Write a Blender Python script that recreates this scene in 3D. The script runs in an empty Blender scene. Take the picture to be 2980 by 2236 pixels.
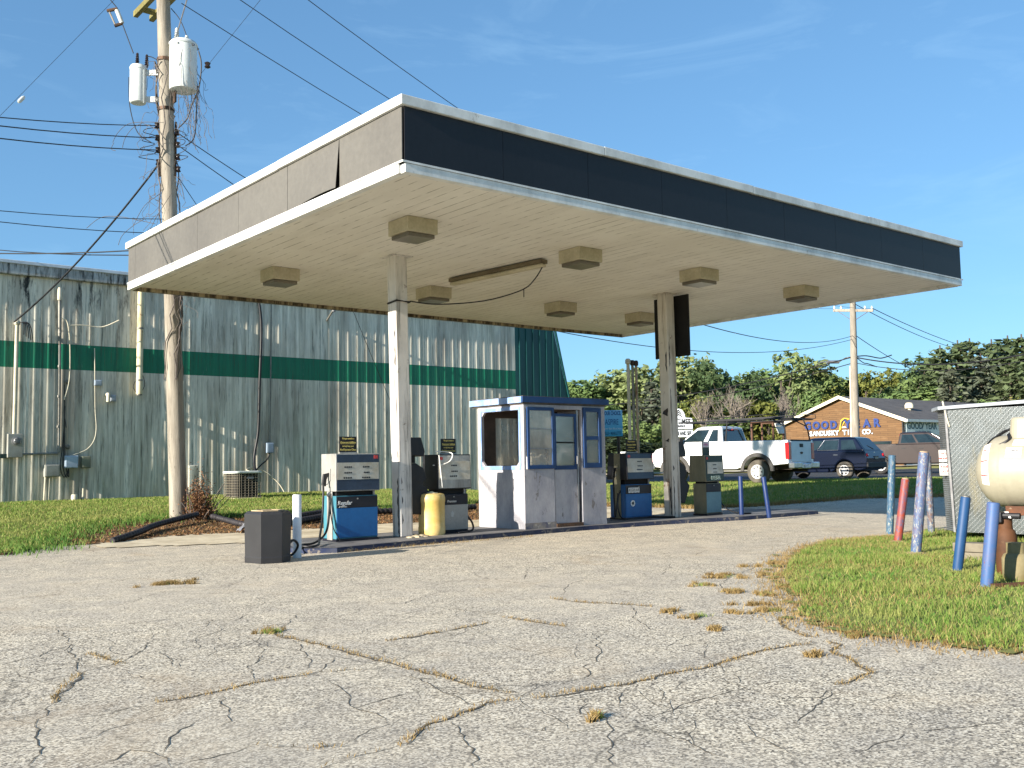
import bpy, bmesh, math, random
import numpy as np
from mathutils import Matrix, Vector
R=math.radians
scene=bpy.context.scene
COL=scene.collection
rnd=random.Random(7)
WL={}   # world location of every Empty / object origin used as a parent frame

def lin(c):
    return tuple((x/12.92 if x<=.04045 else ((x+.055)/1.055)**2.4) for x in c)
def S(r,g,b): return lin((r/255.,g/255.,b/255.))

# ------------------------------------------------------------------ materials
class NT:
    def __init__(s,name):
        s.m=bpy.data.materials.new(name); s.m.use_nodes=True; s.t=s.m.node_tree; s.t.nodes.clear()
        s.out=s.n('ShaderNodeOutputMaterial')
    def n(s,typ,**kw):
        x=s.t.nodes.new(typ)
        for k,v in kw.items():
            if k.startswith('_'): setattr(x,k[1:],v)
            else:
                key=k.replace('__',' ')
                x.inputs[int(key[1:]) if key[0]=='i' and key[1:].isdigit() else key].default_value=v
        return x
    def l(s,a,b): s.t.links.new(a,b)
    def coords(s,scale=(1,1,1),kind='Object'):
        tc=s.n('ShaderNodeTexCoord'); mp=s.n('ShaderNodeMapping'); mp.inputs['Scale'].default_value=scale
        s.l(tc.outputs[kind],mp.inputs['Vector']); return mp.outputs[0]
    def noise(s,vec,scale,detail=4,rough=.6,dist=0):
        x=s.n('ShaderNodeTexNoise',Scale=scale,Detail=detail,Roughness=rough,Distortion=dist)
        s.l(vec,x.inputs['Vector']); return x.outputs['Fac']
    def ramp(s,f,p0,p1,c0=(0,0,0,1),c1=(1,1,1,1)):
        x=s.n('ShaderNodeValToRGB'); e=x.color_ramp.elements
        e[0].position=p0;e[1].position=p1;e[0].color=c0;e[1].color=c1
        s.l(f,x.inputs['Fac']); return x.outputs['Color']
    def mix(s,f,a,b,mode='MIX'):
        x=s.n('ShaderNodeMix',_data_type='RGBA',_blend_type=mode)
        for v,i in((f,0),(a,6),(b,7)):
            if hasattr(v,'is_output'): s.l(v,x.inputs[i])
            elif i==0: x.inputs[0].default_value=v
            else: x.inputs[i].default_value=(*v[:3],1)
        return x.outputs[2]
    def math(s,op,a,b=0.):
        x=s.n('ShaderNodeMath',_operation=op)
        for v,i in((a,0),(b,1)):
            if hasattr(v,'is_output'): s.l(v,x.inputs[i])
            else: x.inputs[i].default_value=v
        return x.outputs[0]
    def bsdf(s,col,rough=.6,metal=0.,bump=None,bstr=.3,bdist=.01,spec=.4,coat=0.):
        b=s.n('ShaderNodeBsdfPrincipled')
        for v,k in((col,'Base Color'),(rough,'Roughness'),(metal,'Metallic')):
            if hasattr(v,'is_output'): s.l(v,b.inputs[k])
            elif k=='Base Color': b.inputs[k].default_value=(*v[:3],1)
            else: b.inputs[k].default_value=v
        b.inputs['Specular IOR Level'].default_value=spec
        if coat: b.inputs['Coat Weight'].default_value=coat; b.inputs['Coat Roughness'].default_value=.08
        if bump is not None:
            bp=s.n('ShaderNodeBump',Strength=bstr,Distance=bdist); s.l(bump,bp.inputs['Height']); s.l(bp.outputs[0],b.inputs['Normal'])
        s.l(b.outputs[0],s.out.inputs['Surface']); return b

def mat(name,c1,c2=None,sc=3.,rough=.6,metal=0.,lo=.4,hi=.65,stretch=(1,1,1),bump=0.,spot=None,spsc=8.,splo=.6,sphi=.68,spec=.4,coat=0.,grain=.08):
    """weathered paint / metal / plastic: two tones in large soft patches, fine grain, optional chips or rust of a third tone"""
    t=NT(name); v=t.coords(stretch)
    c2=c2 or tuple(x*.8 for x in c1)
    f=t.ramp(t.noise(v,sc,6,.62),lo,hi)
    col=t.mix(f,c1,c2)
    fine=t.noise(v,sc*14,3,.7)
    col=t.mix(grain,col,t.ramp(fine,.3,.7),'OVERLAY')
    if spot:
        sp=t.ramp(t.noise(v,spsc,8,.7,.4),splo,sphi); col=t.mix(sp,col,spot)
    t.bsdf(col,rough,metal,fine if bump else None,bump,.01,spec,coat)
    return t.m

# ------------------------------------------------------------------ mesh building
class MB:
    def __init__(s): s.v=[];s.f=[];s.mi=[];s.cur=0
    def add(s,vs,fs):
        o=len(s.v); s.v+= [tuple(map(float,p)) for p in vs]
        for q in fs: s.f.append(tuple(o+i for i in q)); s.mi.append(s.cur)
        return s
    def mat(s,i): s.cur=i; return s
    def box(s,x0,x1,y0,y1,z0,z1):
        return s.add([(x0,y0,z0),(x1,y0,z0),(x1,y1,z0),(x0,y1,z0),(x0,y0,z1),(x1,y0,z1),(x1,y1,z1),(x0,y1,z1)],
          [(0,3,2,1),(4,5,6,7),(0,1,5,4),(1,2,6,5),(2,3,7,6),(3,0,4,7)])
    def hull8(s,b,t):   # bottom quad, top quad (same winding, ccw from above)
        return s.add(list(b)+list(t),[(0,3,2,1),(4,5,6,7),(0,1,5,4),(1,2,6,5),(2,3,7,6),(3,0,4,7)])
    def quad(s,*p): return s.add(p,[tuple(range(len(p)))])
    def bar(s,p0,p1,w,h,up=(0,0,1)):
        p0=Vector(p0);p1=Vector(p1);d=(p1-p0).normalized();u=Vector(up)
        sd=d.cross(u)
        if sd.length<1e-4: sd=d.cross(Vector((1,0,0)))
        sd.normalize();u=sd.cross(d); a=sd*w/2;b=u*h/2
        return s.hull8([p0-a-b,p0+a-b,p1+a-b,p1-a-b],[p0-a+b,p0+a+b,p1+a+b,p1-a+b])
    def prism(s,poly,vec):
        n=len(poly);vec=Vector(vec);a=[Vector(p) for p in poly];b=[p+vec for p in a]
        # orientation
        nn=Vector((0,0,0))
        for i in range(n): nn+=a[i].cross(a[(i+1)%n])
        fs=[tuple(range(n)),tuple(range(2*n-1,n-1,-1))] if nn.dot(vec)<0 else [tuple(range(n-1,-1,-1)),tuple(range(n,2*n))]
        for i in range(n):
            j=(i+1)%n
            fs.append((i,n+i,n+j,j) if nn.dot(vec)<0 else (i,j,n+j,n+i))
        return s.add(a+b,fs)
    def tube(s,pts,r,n=8,cap=True):
        pts=[Vector(p) for p in pts]; m=len(pts)
        rr=r if isinstance(r,(list,tuple)) else [r]*m
        vs=[];prev=None
        for i,p in enumerate(pts):
            d=(pts[min(i+1,m-1)]-pts[max(i-1,0)])
            if d.length<1e-9: d=Vector((0,0,1))
            d.normalize()
            if prev is None:
                a=d.cross(Vector((0,0,1)))
                if a.length<1e-3: a=d.cross(Vector((0,1,0)))
            else: a=prev-d*prev.dot(d)
            a.normalize();prev=a;b=d.cross(a)
            for k in range(n):
                t=2*math.pi*k/n; vs.append(p+(a*math.cos(t)+b*math.sin(t))*rr[i])
        fs=[]
        for i in range(m-1):
            for k in range(n):
                j=(k+1)%n; fs.append((i*n+k,i*n+j,(i+1)*n+j,(i+1)*n+k))
        if cap: fs+=[tuple(range(n-1,-1,-1)),tuple(range((m-1)*n,m*n))]
        return s.add(vs,fs)
    def cyl(s,p0,p1,r0,r1=None,n=16): return s.tube([p0,p1],[r0,r0 if r1 is None else r1],n)
    def lathe(s,prof,c=(0,0,0),n=24,axis='z'):
        vs=[];fs=[];m=len(prof)
        for (r,z) in prof:
            for k in range(n):
                t=2*math.pi*k/n;x,y=max(r,1e-4)*math.cos(t),max(r,1e-4)*math.sin(t)
                p={'z':(x,y,z),'y':(x,z,-y),'x':(z,x,y)}[axis]
                vs.append((p[0]+c[0],p[1]+c[1],p[2]+c[2]))
        for i in range(m-1):
            for k in range(n):
                j=(k+1)%n; fs.append((i*n+k,i*n+j,(i+1)*n+j,(i+1)*n+k))
        fs+=[tuple(range(n-1,-1,-1)),tuple(range((m-1)*n,m*n))]
        return s.add(vs,fs)
    def xform(s,M):
        s.v=[tuple(M@Vector(p)) for p in s.v]; return s
    def build(s,name,m,parent=None,smooth=False,bevel=0.,loc=None,local=False,seg=2,ang=40):
        me=bpy.data.meshes.new(name)
        base=Vector((0,0,0))
        if loc is not None: base=Vector(loc)
        elif parent is not None and not local: base=Vector(WL[parent.name])
        me.from_pydata([(p[0]-base.x,p[1]-base.y,p[2]-base.z) for p in s.v],[],s.f)
        ms=m if isinstance(m,(list,tuple)) else [m]
        for x in ms: me.materials.append(x)
        if len(ms)>1: me.polygons.foreach_set('material_index',s.mi)
        if smooth:
            me.polygons.foreach_set('use_smooth',[True]*len(me.polygons)); me.set_sharp_from_angle(angle=R(ang))
        me.update()
        o=bpy.data.objects.new(name,me); COL.objects.link(o)
        if parent is not None: o.parent=parent; WL[o.name]=tuple(base)
        else: o.location=base; WL[o.name]=tuple(base)
        if bevel:
            b=o.modifiers.new('bevel','BEVEL'); b.width=bevel;b.segments=seg;b.limit_method='ANGLE';b.angle_limit=R(35)
        return o

def thing(name,label,cat,loc=(0,0,0),rz=0.,group=None):
    o=bpy.data.objects.new(name,None); o.empty_display_size=.2; COL.objects.link(o)
    o.location=loc;o.rotation_euler=(0,0,rz); WL[o.name]=tuple(loc)
    return tag(o,label,cat,group)
def tag(o,label,cat=None,group=None):
    o['label']=label
    if cat: o['category']=cat
    if group: o['group']=group
    return o
def struct(o,kind='structure'): o['kind']=kind; return o
def copy_tree(o,parent=None):
    c=o.copy(); COL.objects.link(c)
    if parent is not None: c.parent=parent
    for ch in list(o.children): copy_tree(ch,c)
    return c

FRONT=Matrix(((1,0,0),(0,0,-1),(0,1,0))).to_4x4()      # faces -Y
LEFT=Matrix(((0,0,-1),(-1,0,0),(0,1,0))).to_4x4()      # faces -X
def text(s,size,m,parent,pos,face=FRONT,align='CENTER',shear=0.,ext=.0015,bold=0.,sx=1.,name='lettering',space=1.,local=False):
    cu=bpy.data.curves.new(name,'FONT'); cu.body=s;cu.size=size;cu.align_x=align;cu.align_y='CENTER';cu.extrude=ext;cu.offset=bold;cu.shear=shear;cu.space_character=space
    cu.resolution_u=3
    tmp=bpy.data.objects.new('tmp',cu); COL.objects.link(tmp)
    dg=bpy.context.evaluated_depsgraph_get(); dg.update()
    me=bpy.data.meshes.new_from_object(tmp.evaluated_get(dg))
    bpy.data.objects.remove(tmp); bpy.data.curves.remove(cu)
    base=Vector((0,0,0)) if (local or parent is None) else Vector(WL[parent.name])
    me.transform(Matrix.Translation(Vector(pos)-base)@face@Matrix.Diagonal((sx,1,1,1)))
    me.materials.clear(); me.materials.append(m); me.name=name
    o=bpy.data.objects.new(name,me); COL.objects.link(o)
    if parent is not None: o.parent=parent
    WL[o.name]=tuple(base); return o

def sag(p0,p1,s,n=16):
    p0=Vector(p0);p1=Vector(p1)
    return [p0.lerp(p1,i/n)-Vector((0,0,s*4*(i/n)*(1-i/n))) for i in range(n+1)]
def smooth_path(pts,n=6):
    pts=[Vector(p) for p in pts];out=[]
    for i in range(len(pts)-1):
        p0=pts[max(i-1,0)];p1=pts[i];p2=pts[i+1];p3=pts[min(i+2,len(pts)-1)]
        for k in range(n):
            t=k/n
            out.append(.5*((2*p1)+(p2-p0)*t+(2*p0-5*p1+4*p2-p3)*t*t+(3*p1-p0-3*p2+p3)*t**3))
    out.append(pts[-1]); return out

# ------------------------------------------------------------------ terrain
def ss(t): t=np.clip(t,0,1); return t*t*(3-2*t)
def T(x,y):
    a=.45*ss((y-5.5)/10.)*(1-.75*ss((x-9.5)/7.)); b=.36*ss((x+.5*y-17.5)/8.); c=.03*ss((y+1)/4.)
    e=.5*ss((.635*(x+5.9)+.773*(y+9)-48)/40.)
    return c+np.maximum(a,b)+e
def Tz(x,y): return float(T(x,y))
def inside(poly,x,y):
    r=np.zeros(np.shape(x),bool); n=len(poly)
    for i in range(n):
        x0,y0=poly[i];x1,y1=poly[(i+1)%n]
        if y0==y1: continue
        c=((y0>y)!=(y1>y))&(x<(x1-x0)*(y-y0)/(y1-y0)+x0); r^=c
    return r
def sheet(name,poly,step,dz,m,kind='structure',jit=0.):
    xs=[p[0] for p in poly];ys=[p[1] for p in poly]
    gx=np.arange(min(xs),max(xs)+step,step);gy=np.arange(min(ys),max(ys)+step,step)
    X,Y=np.meshgrid(gx,gy); Z=T(X,Y)+dz
    cx=(X[:-1,:-1]+X[1:,1:])/2;cy=(Y[:-1,:-1]+Y[1:,1:])/2
    if jit:
        g=np.random.default_rng(3); ok=inside(poly,cx+g.normal(0,jit,cx.shape),cy+g.normal(0,jit,cx.shape))
    else: ok=inside(poly,cx,cy)
    nx=len(gx); idx=np.arange(X.size).reshape(X.shape)
    f=np.stack([idx[:-1,:-1],idx[:-1,1:],idx[1:,1:],idx[1:,:-1]],-1)[ok]
    used=np.unique(f); remap=np.full(X.size,-1);remap[used]=np.arange(len(used))
    V=np.stack([X.ravel(),Y.ravel(),Z.ravel()],1)[used]
    me=bpy.data.meshes.new(name); me.from_pydata(V.tolist(),[],remap[f].tolist())
    me.materials.append(m); me.polygons.foreach_set('use_smooth',[True]*len(me.polygons)); me.update()
    o=bpy.data.objects.new(name,me); COL.objects.link(o); o['kind']=kind; return o
def mesh_np(name,V,F,m,kind=None):
    me=bpy.data.meshes.new(name); k=F.shape[1]
    me.vertices.add(len(V)); me.vertices.foreach_set('co',np.asarray(V,np.float32).ravel())
    me.loops.add(F.size); me.loops.foreach_set('vertex_index',F.astype(np.int32).ravel())
    me.polygons.add(len(F)); me.polygons.foreach_set('loop_start',np.arange(0,F.size,k,dtype=np.int32))
    me.materials.append(m); me.update(calc_edges=True); me.validate()
    o=bpy.data.objects.new(name,me); COL.objects.link(o)
    if kind: o['kind']=kind
    return o
def blades(name,XY,h,w,m,seed=1,lean=.5,dz=0.):
    g=np.random.default_rng(seed); n=len(XY); a=g.uniform(0,2*np.pi,n); hh=h*g.uniform(.45,1.25,n); ww=w*g.uniform(.7,1.3,n)
    z=T(XY[:,0],XY[:,1])+dz; b=g.uniform(0,2*np.pi,n); ln=lean*hh*g.uniform(.2,1.3,n)
    dx,dy=np.cos(a)*ww/2,np.sin(a)*ww/2; lx,ly=np.cos(b)*ln,np.sin(b)*ln
    x,y=XY[:,0],XY[:,1]
    V=np.stack([np.stack([x-dx,y-dy,z],1),np.stack([x+dx,y+dy,z],1),
       np.stack([x+dx*.7+lx*.4,y+dy*.7+ly*.4,z+hh*.62],1),np.stack([x-dx*.7+lx*.4,y-dy*.7+ly*.4,z+hh*.62],1),np.stack([x+lx,y+ly,z+hh],1)],1).reshape(-1,3)
    i=np.arange(n)[:,None]*5
    F=np.concatenate([i+np.array([[0,1,2]]),i+np.array([[0,2,3]]),i+np.array([[3,2,4]])])
    return mesh_np(name,V,F,m,'stuff')
def scatter(poly,n,seed=1,clump=None):
    g=np.random.default_rng(seed); xs=[p[0] for p in poly];ys=[p[1] for p in poly]
    P=np.stack([g.uniform(min(xs),max(xs),n*3),g.uniform(min(ys),max(ys),n*3)],1)
    P=P[inside(poly,P[:,0],P[:,1])]
    return P[:n]
WIDE=[[(-2.644, -2.164), (-2.64, -2.416), (-2.62, -2.758), (-2.589, -3.054), (-2.606, -3.353), (-2.59, -3.66), (-2.592, -3.922), (-2.596, -4.146), (-2.582, -4.333), (-2.62, -4.558), (-2.597, -4.733), (-2.569, -4.893)], [(-4.089, -2.744), (-4.221, -2.962), (-4.335, -3.206), (-4.425, -3.441)], [(-3.86, -2.117), (-3.831, -2.309), (-3.816, -2.602)], [(-2.208, -3.106), (-1.969, -3.089), (-1.706, -3.054), (-1.246, -3.005)], [(-2.64, -5.001), (-2.781, -4.968), (-2.918, -5.033), (-3.071, -5.071), (-3.224, -5.1), (-3.361, -5.189), (-3.516, -5.296)], [(-3.81, -5.08), (-3.717, -5.133)], [(-2.567, -5.053), (-2.366, -5.068), (-2.17, -5.108), (-1.967, -5.149), (-1.731, -5.135), (-1.504, -5.14), (-1.291, -5.166), (-1.08, -5.134), (-0.808, -5.098), (-0.612, -5.075), (-0.424, -5.116), (-0.29, -5.145)], [(-0.171, -5.17), (-0.215, -5.3), (-0.512, -5.442), (-0.516, -5.539), (-0.708, -5.734), (-0.812, -5.898), (-1.006, -5.917), (-1.216, -5.91)], [(-0.977, -2.903), (-0.973, -3.23), (-0.937, -3.538)], [(-0.018, -2.341), (-0.002, -2.738), (0.158, -3.048), (0.219, -3.306)], [(0.419, -4.386), (0.077, -4.71), (-0.109, -5.024)], [(-4.002, -3.774), (-3.887, -3.793), (-3.732, -3.781), (-3.59, -3.752), (-3.438, -3.715), (-3.268, -3.713), (-3.076, -3.708)], [(0.347, -4.697), (0.3, -4.936), (0.382, -5.154), (0.315, -5.348)]]
THIN=[[(-3.076, -3.708), (-2.885, -3.776), (-2.779, -3.861)], [(-0.998, -2.806), (-0.995, -3.008), (-0.979, -3.23)], [(-3.516, -5.296), (-3.659, -5.304), (-3.796, -5.311), (-3.92, -5.345)], [(-3.983, -4.862), (-3.912, -4.961), (-3.81, -5.08)], [(-3.983, -4.862), (-4.094, -4.9), (-4.201, -4.914), (-4.379, -4.923)], [(-4.386, -2.126), (-4.193, -1.986), (-4.005, -1.803), (-3.853, -1.679), (-3.706, -0.843), (-3.902, -0.349)], [(-3.853, -1.679), (-4.089, -2.744)], [(-3.717, -0.757), (-3.51, -1.041), (-3.225, -1.019), (-2.821, -1.018)], [(-2.274, -1.172), (-2.599, -1.497), (-2.682, -1.245), (-2.884, -1.6)], [(-2.005, -1.45), (-2.312, -1.871), (-2.562, -2.147)], [(-3.357, -1.895), (-3.528, -2.158), (-3.77, -2.526), (-3.97, -2.675), (-4.095, -2.739)], [(-3.625, -2.963), (-3.544, -2.747), (-3.494, -2.366)], [(-3.048, -3.571), (-2.794, -3.057), (-2.658, -2.594)], [(-2.709, -3.358), (-2.9, -3.526), (-3.037, -3.719)], [(-3.125, -3.935), (-3.184, -4.194), (-3.251, -4.384), (-3.338, -4.603), (-3.345, -4.872), (-3.374, -4.96)], [(-3.729, -3.894), (-3.813, -4.218), (-3.889, -4.419), (-3.961, -4.494)], [(-4.425, -3.441), (-4.566, -3.841), (-4.657, -4.236), (-4.753, -4.471), (-4.771, -4.582)], [(-4.634, -3.277), (-4.471, -3.15), (-4.335, -3.206)], [(-4.512, -3.833), (-4.326, -3.889), (-4.152, -3.8), (-3.993, -3.783)], [(-2.858, -4.506), (-3.067, -4.56), (-3.338, -4.603)], [(-2.909, -4.945), (-2.815, -4.8), (-2.797, -4.674), (-2.664, -4.08)], [(-4.341, -4.741), (-4.219, -4.492), (-4.081, -4.353), (-3.931, -4.261)], [(-4.681, -3.493), (-4.646, -3.707), (-4.566, -3.841)], [(-4.657, -4.236), (-4.523, -4.209), (-4.354, -4.153), (-4.09, -4.05)], [(-4.609, -4.731), (-4.418, -4.6), (-4.341, -4.741), (-4.379, -4.923)], [(-3.438, -3.715), (-3.296, -3.283), (-3.039, -2.926)], [(-3.129, -5.133), (-3.232, -5.31), (-3.371, -5.66), (-3.479, -5.772)], [(-3.374, -4.96), (-3.537, -5.025), (-3.717, -5.133)], [(-1.322, -2.121), (-1.247, -2.342), (-1.209, -2.417)], [(-1.31, -1.455), (-1.112, -1.663), (-0.605, -1.317), (-0.256, -1.2)], [(-1.151, -1.724), (-1.009, -2.071), (-0.936, -2.61), (-0.998, -2.806)], [(-2.103, -5.247), (-2.276, -5.398), (-2.377, -5.466)], [(-2.376, -5.235), (-2.553, -5.454), (-2.543, -5.584), (-2.741, -5.782), (-3.084, -6.138)], [(0.143, -3.129), (-0.425, -3.758), (-0.631, -4.132)], [(-2.401, -5.717), (-2.105, -5.659), (-1.793, -5.651), (-1.582, -5.635)], [(-2.024, -6.241), (-1.773, -6.131), (-1.318, -5.962)], [(-2.173, -6.073), (-2.3, -6.244), (-2.409, -6.54)], [(-2.551, -5.855), (-2.588, -6.075), (-2.697, -6.338)], [(-2.211, -6.657), (-1.978, -6.643), (-1.777, -6.657)], [(-0.997, -3.832), (-1.241, -4.163), (-1.514, -4.454), (-1.828, -4.689), (-2.003, -4.871), (-2.229, -4.937)], [(-1.582, -5.635), (-1.387, -5.669), (-1.249, -5.762)], [(-0.287, -2.056), (-0.018, -2.341)], [(1.466, -0.277), (0.701, -1.067)], [(0.247, -2.17), (0.744, -1.689), (1.133, -1.543), (1.076, -2.575)], [(2.913, -1.118), (1.924, -1.802)], [(0.425, -3.425), (-0.066, -3.807), (-0.067, -4.123)], [(-1.105, -4.643), (-0.731, -4.671), (-0.338, -4.82)], [(-3.021, -5.415), (-2.919, -5.537), (-2.78, -5.475)], [(-0.408, -5.439), (-0.167, -5.624), (-0.014, -5.722)], [(3.6, -1.912), (2.432, -2.369), (1.452, -2.981)], [(4.582, -0.291), (3.849, -0.672), (3.714, 0.156)], [(-1.777, -6.657), (-1.609, -6.737), (-1.32, -6.847)], [(-1.318, -5.962), (-1.534, -6.036), (-1.666, -5.911)]]
TUFT=[(1.552, -2.704), (0.157, -3.61), (0.031, -3.907), (-0.317, -4.381), (2.237, -2.464), (3.145, -1.968), (1.411, -3.528), (2.635, -2.596), (2.728, -2.7), (0.388, -4.023), (0.676, -4.148), (1.434, -3.323), (-2.597, -5.562), (3.684, -2.01), (1.99, -3.31), (0.893, -3.818), (1.407, -3.176), (2.24, -2.312), (3.835, -2.185), (0.496, -4.848), (0.105, -5.201), (-0.661, -5.346), (-2.633, -2.217), (-2.038, 1.207), (-2.141, 1.255), (-1.914, 1.088)]
LAWN_R=[(0.37, -6.39), (0.33, -6.2), (0.24, -5.93), (0.19, -5.66), (0.29, -5.28), (0.25, -5.13), (0.44, -4.68), (0.73, -4.34), (1.29, -4.0), (1.97, -3.38), (2.7, -2.79), (4.39, -1.75), (5.8, -1.1), (7.13, -0.75), (7.74, -0.94), (8.28, -1.04), (9.17, -0.93), (9.5, -1.9), (14, -8), (9, -14)]
GRASS_EDGE=[(-2.83, 6.27), (-2.54, 6.42), (-1.86, 6.91), (-0.92, 8.66), (-0.02, 9.62), (1.22, 10.2), (1.95, 10.12), (2.76, 10.01), (3.64, 9.8), (4.92, 9.95), (6.25, 9.98), (7.66, 10.12), (9.08, 10.52)]
CONC_EDGE=[(-2.56, 6.32), (-1.76, 7.12), (-0.83, 7.03), (0.22, 7.48), (1.54, 7.33), (2.95, 7.24), (4.23, 7.43), (5.6, 7.11)]
STRIP=[(11.09, 8.97), (12.23, 7.75), (12.53, 6.92), (13.88, 6.45), (15.67, 6.22), (17.64, 5.48), (18.92, 3.74), (20.1, 2.21), (26.53, 4.95), (29.35, 9.05), (27.68, 10.24), (24.87, 12.66), (23.69, 14.06), (22.05, 15.1), (20.41, 16.27), (18.46, 16.74)]
# ------------------------------------------------------------------ camera, sun, sky
CAM=Vector((-5.8902,-8.9724,1.1858));yaw,pit,rol,FPX=.6879,.0799,-.0172,2895.03
fw=Vector((math.sin(yaw)*math.cos(pit),math.cos(yaw)*math.cos(pit),math.sin(pit)))
rt=Vector((math.cos(yaw),-math.sin(yaw),0));up=rt.cross(fw)
rt,up=rt*math.cos(rol)+up*math.sin(rol),-rt*math.sin(rol)+up*math.cos(rol)
cd=bpy.data.cameras.new('camera');cam=bpy.data.objects.new('camera',cd);COL.objects.link(cam)
cd.sensor_width=36;cd.lens=FPX/2980*36;cd.clip_start=.1;cd.clip_end=3000
M=Matrix((rt,up,-fw)).transposed().to_4x4();M.translation=CAM;cam.matrix_world=M
scene.camera=cam
SUN_EL=R(18.5);SUN_DIR=Vector((1,.05,0)).normalized()      # direction the light travels, on plan
sd=SUN_DIR*math.cos(SUN_EL)-Vector((0,0,math.sin(SUN_EL)))
sl=bpy.data.lights.new('sun','SUN');sl.energy=5.0;sl.angle=R(.5);sl.color=(1.,.92,.80)
so=bpy.data.objects.new('sun',sl);COL.objects.link(so);so.rotation_euler=sd.to_track_quat('-Z','Y').to_euler();so.location=(-30,0,20)
w=bpy.data.worlds.new('World');scene.world=w;w.use_nodes=True;nt=w.node_tree;nt.nodes.clear()
wo=nt.nodes.new('ShaderNodeOutputWorld');bg=nt.nodes.new('ShaderNodeBackground');sk=nt.nodes.new('ShaderNodeTexSky')
sk.sky_type='NISHITA';sk.sun_disc=False;sk.sun_elevation=SUN_EL
az=math.atan2(-SUN_DIR.x,-SUN_DIR.y); sk.sun_rotation=az%(2*math.pi)
sk.air_density=1.0;sk.dust_density=.15;sk.ozone_density=2.6;sk.altitude=200
# thin cirrus: streaky noise on the direction, only high up to the right of the sun-away side
tc=nt.nodes.new('ShaderNodeTexCoord');mp=nt.nodes.new('ShaderNodeMapping');mp.inputs['Scale'].default_value=(2.2,2.2,9.);mp.inputs['Rotation'].default_value=(.35,.25,.4)
n1=nt.nodes.new('ShaderNodeTexNoise');n1.inputs['Scale'].default_value=2.3;n1.inputs['Detail'].default_value=9;n1.inputs['Roughness'].default_value=.62;n1.inputs['Distortion'].default_value=.7
rp=nt.nodes.new('ShaderNodeValToRGB');rp.color_ramp.elements[0].position=.53;rp.color_ramp.elements[1].position=.88;rp.color_ramp.elements[1].color=(.2,.2,.2,1)
mx=nt.nodes.new('ShaderNodeMix');mx.data_type='RGBA';mx.inputs[7].default_value=(7.5,8.2,9.,1)
L=nt.links.new
L(tc.outputs['Generated'],mp.inputs[0]);L(mp.outputs[0],n1.inputs['Vector']);L(n1.outputs['Fac'],rp.inputs[0]);L(rp.outputs[0],mx.inputs[0]);L(sk.outputs[0],mx.inputs[6])
tn=nt.nodes.new('ShaderNodeMix');tn.data_type='RGBA';tn.blend_type='MULTIPLY';tn.inputs[0].default_value=1;tn.inputs[7].default_value=(.47,.70,.87,1)
gm=nt.nodes.new('ShaderNodeGamma');gm.inputs[1].default_value=.62;t2=nt.nodes.new('ShaderNodeMix');t2.data_type='RGBA';t2.blend_type='MULTIPLY';t2.inputs[0].default_value=1;t2.inputs[7].default_value=(.90,1.12,1.28,1)
L(mx.outputs[2],tn.inputs[6]);L(tn.outputs[2],gm.inputs[0]);L(gm.outputs[0],t2.inputs[6]);L(t2.outputs[2],bg.inputs['Color']);bg.inputs['Strength'].default_value=.12;L(bg.outputs[0],wo.inputs[0])
vs=scene.view_settings;vs.view_transform='Standard';vs.look='None';vs.exposure=1.25;vs.gamma=1;vs.use_curve_mapping=False
scene.cycles.max_bounces=6;scene.cycles.transparent_max_bounces=12

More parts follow.
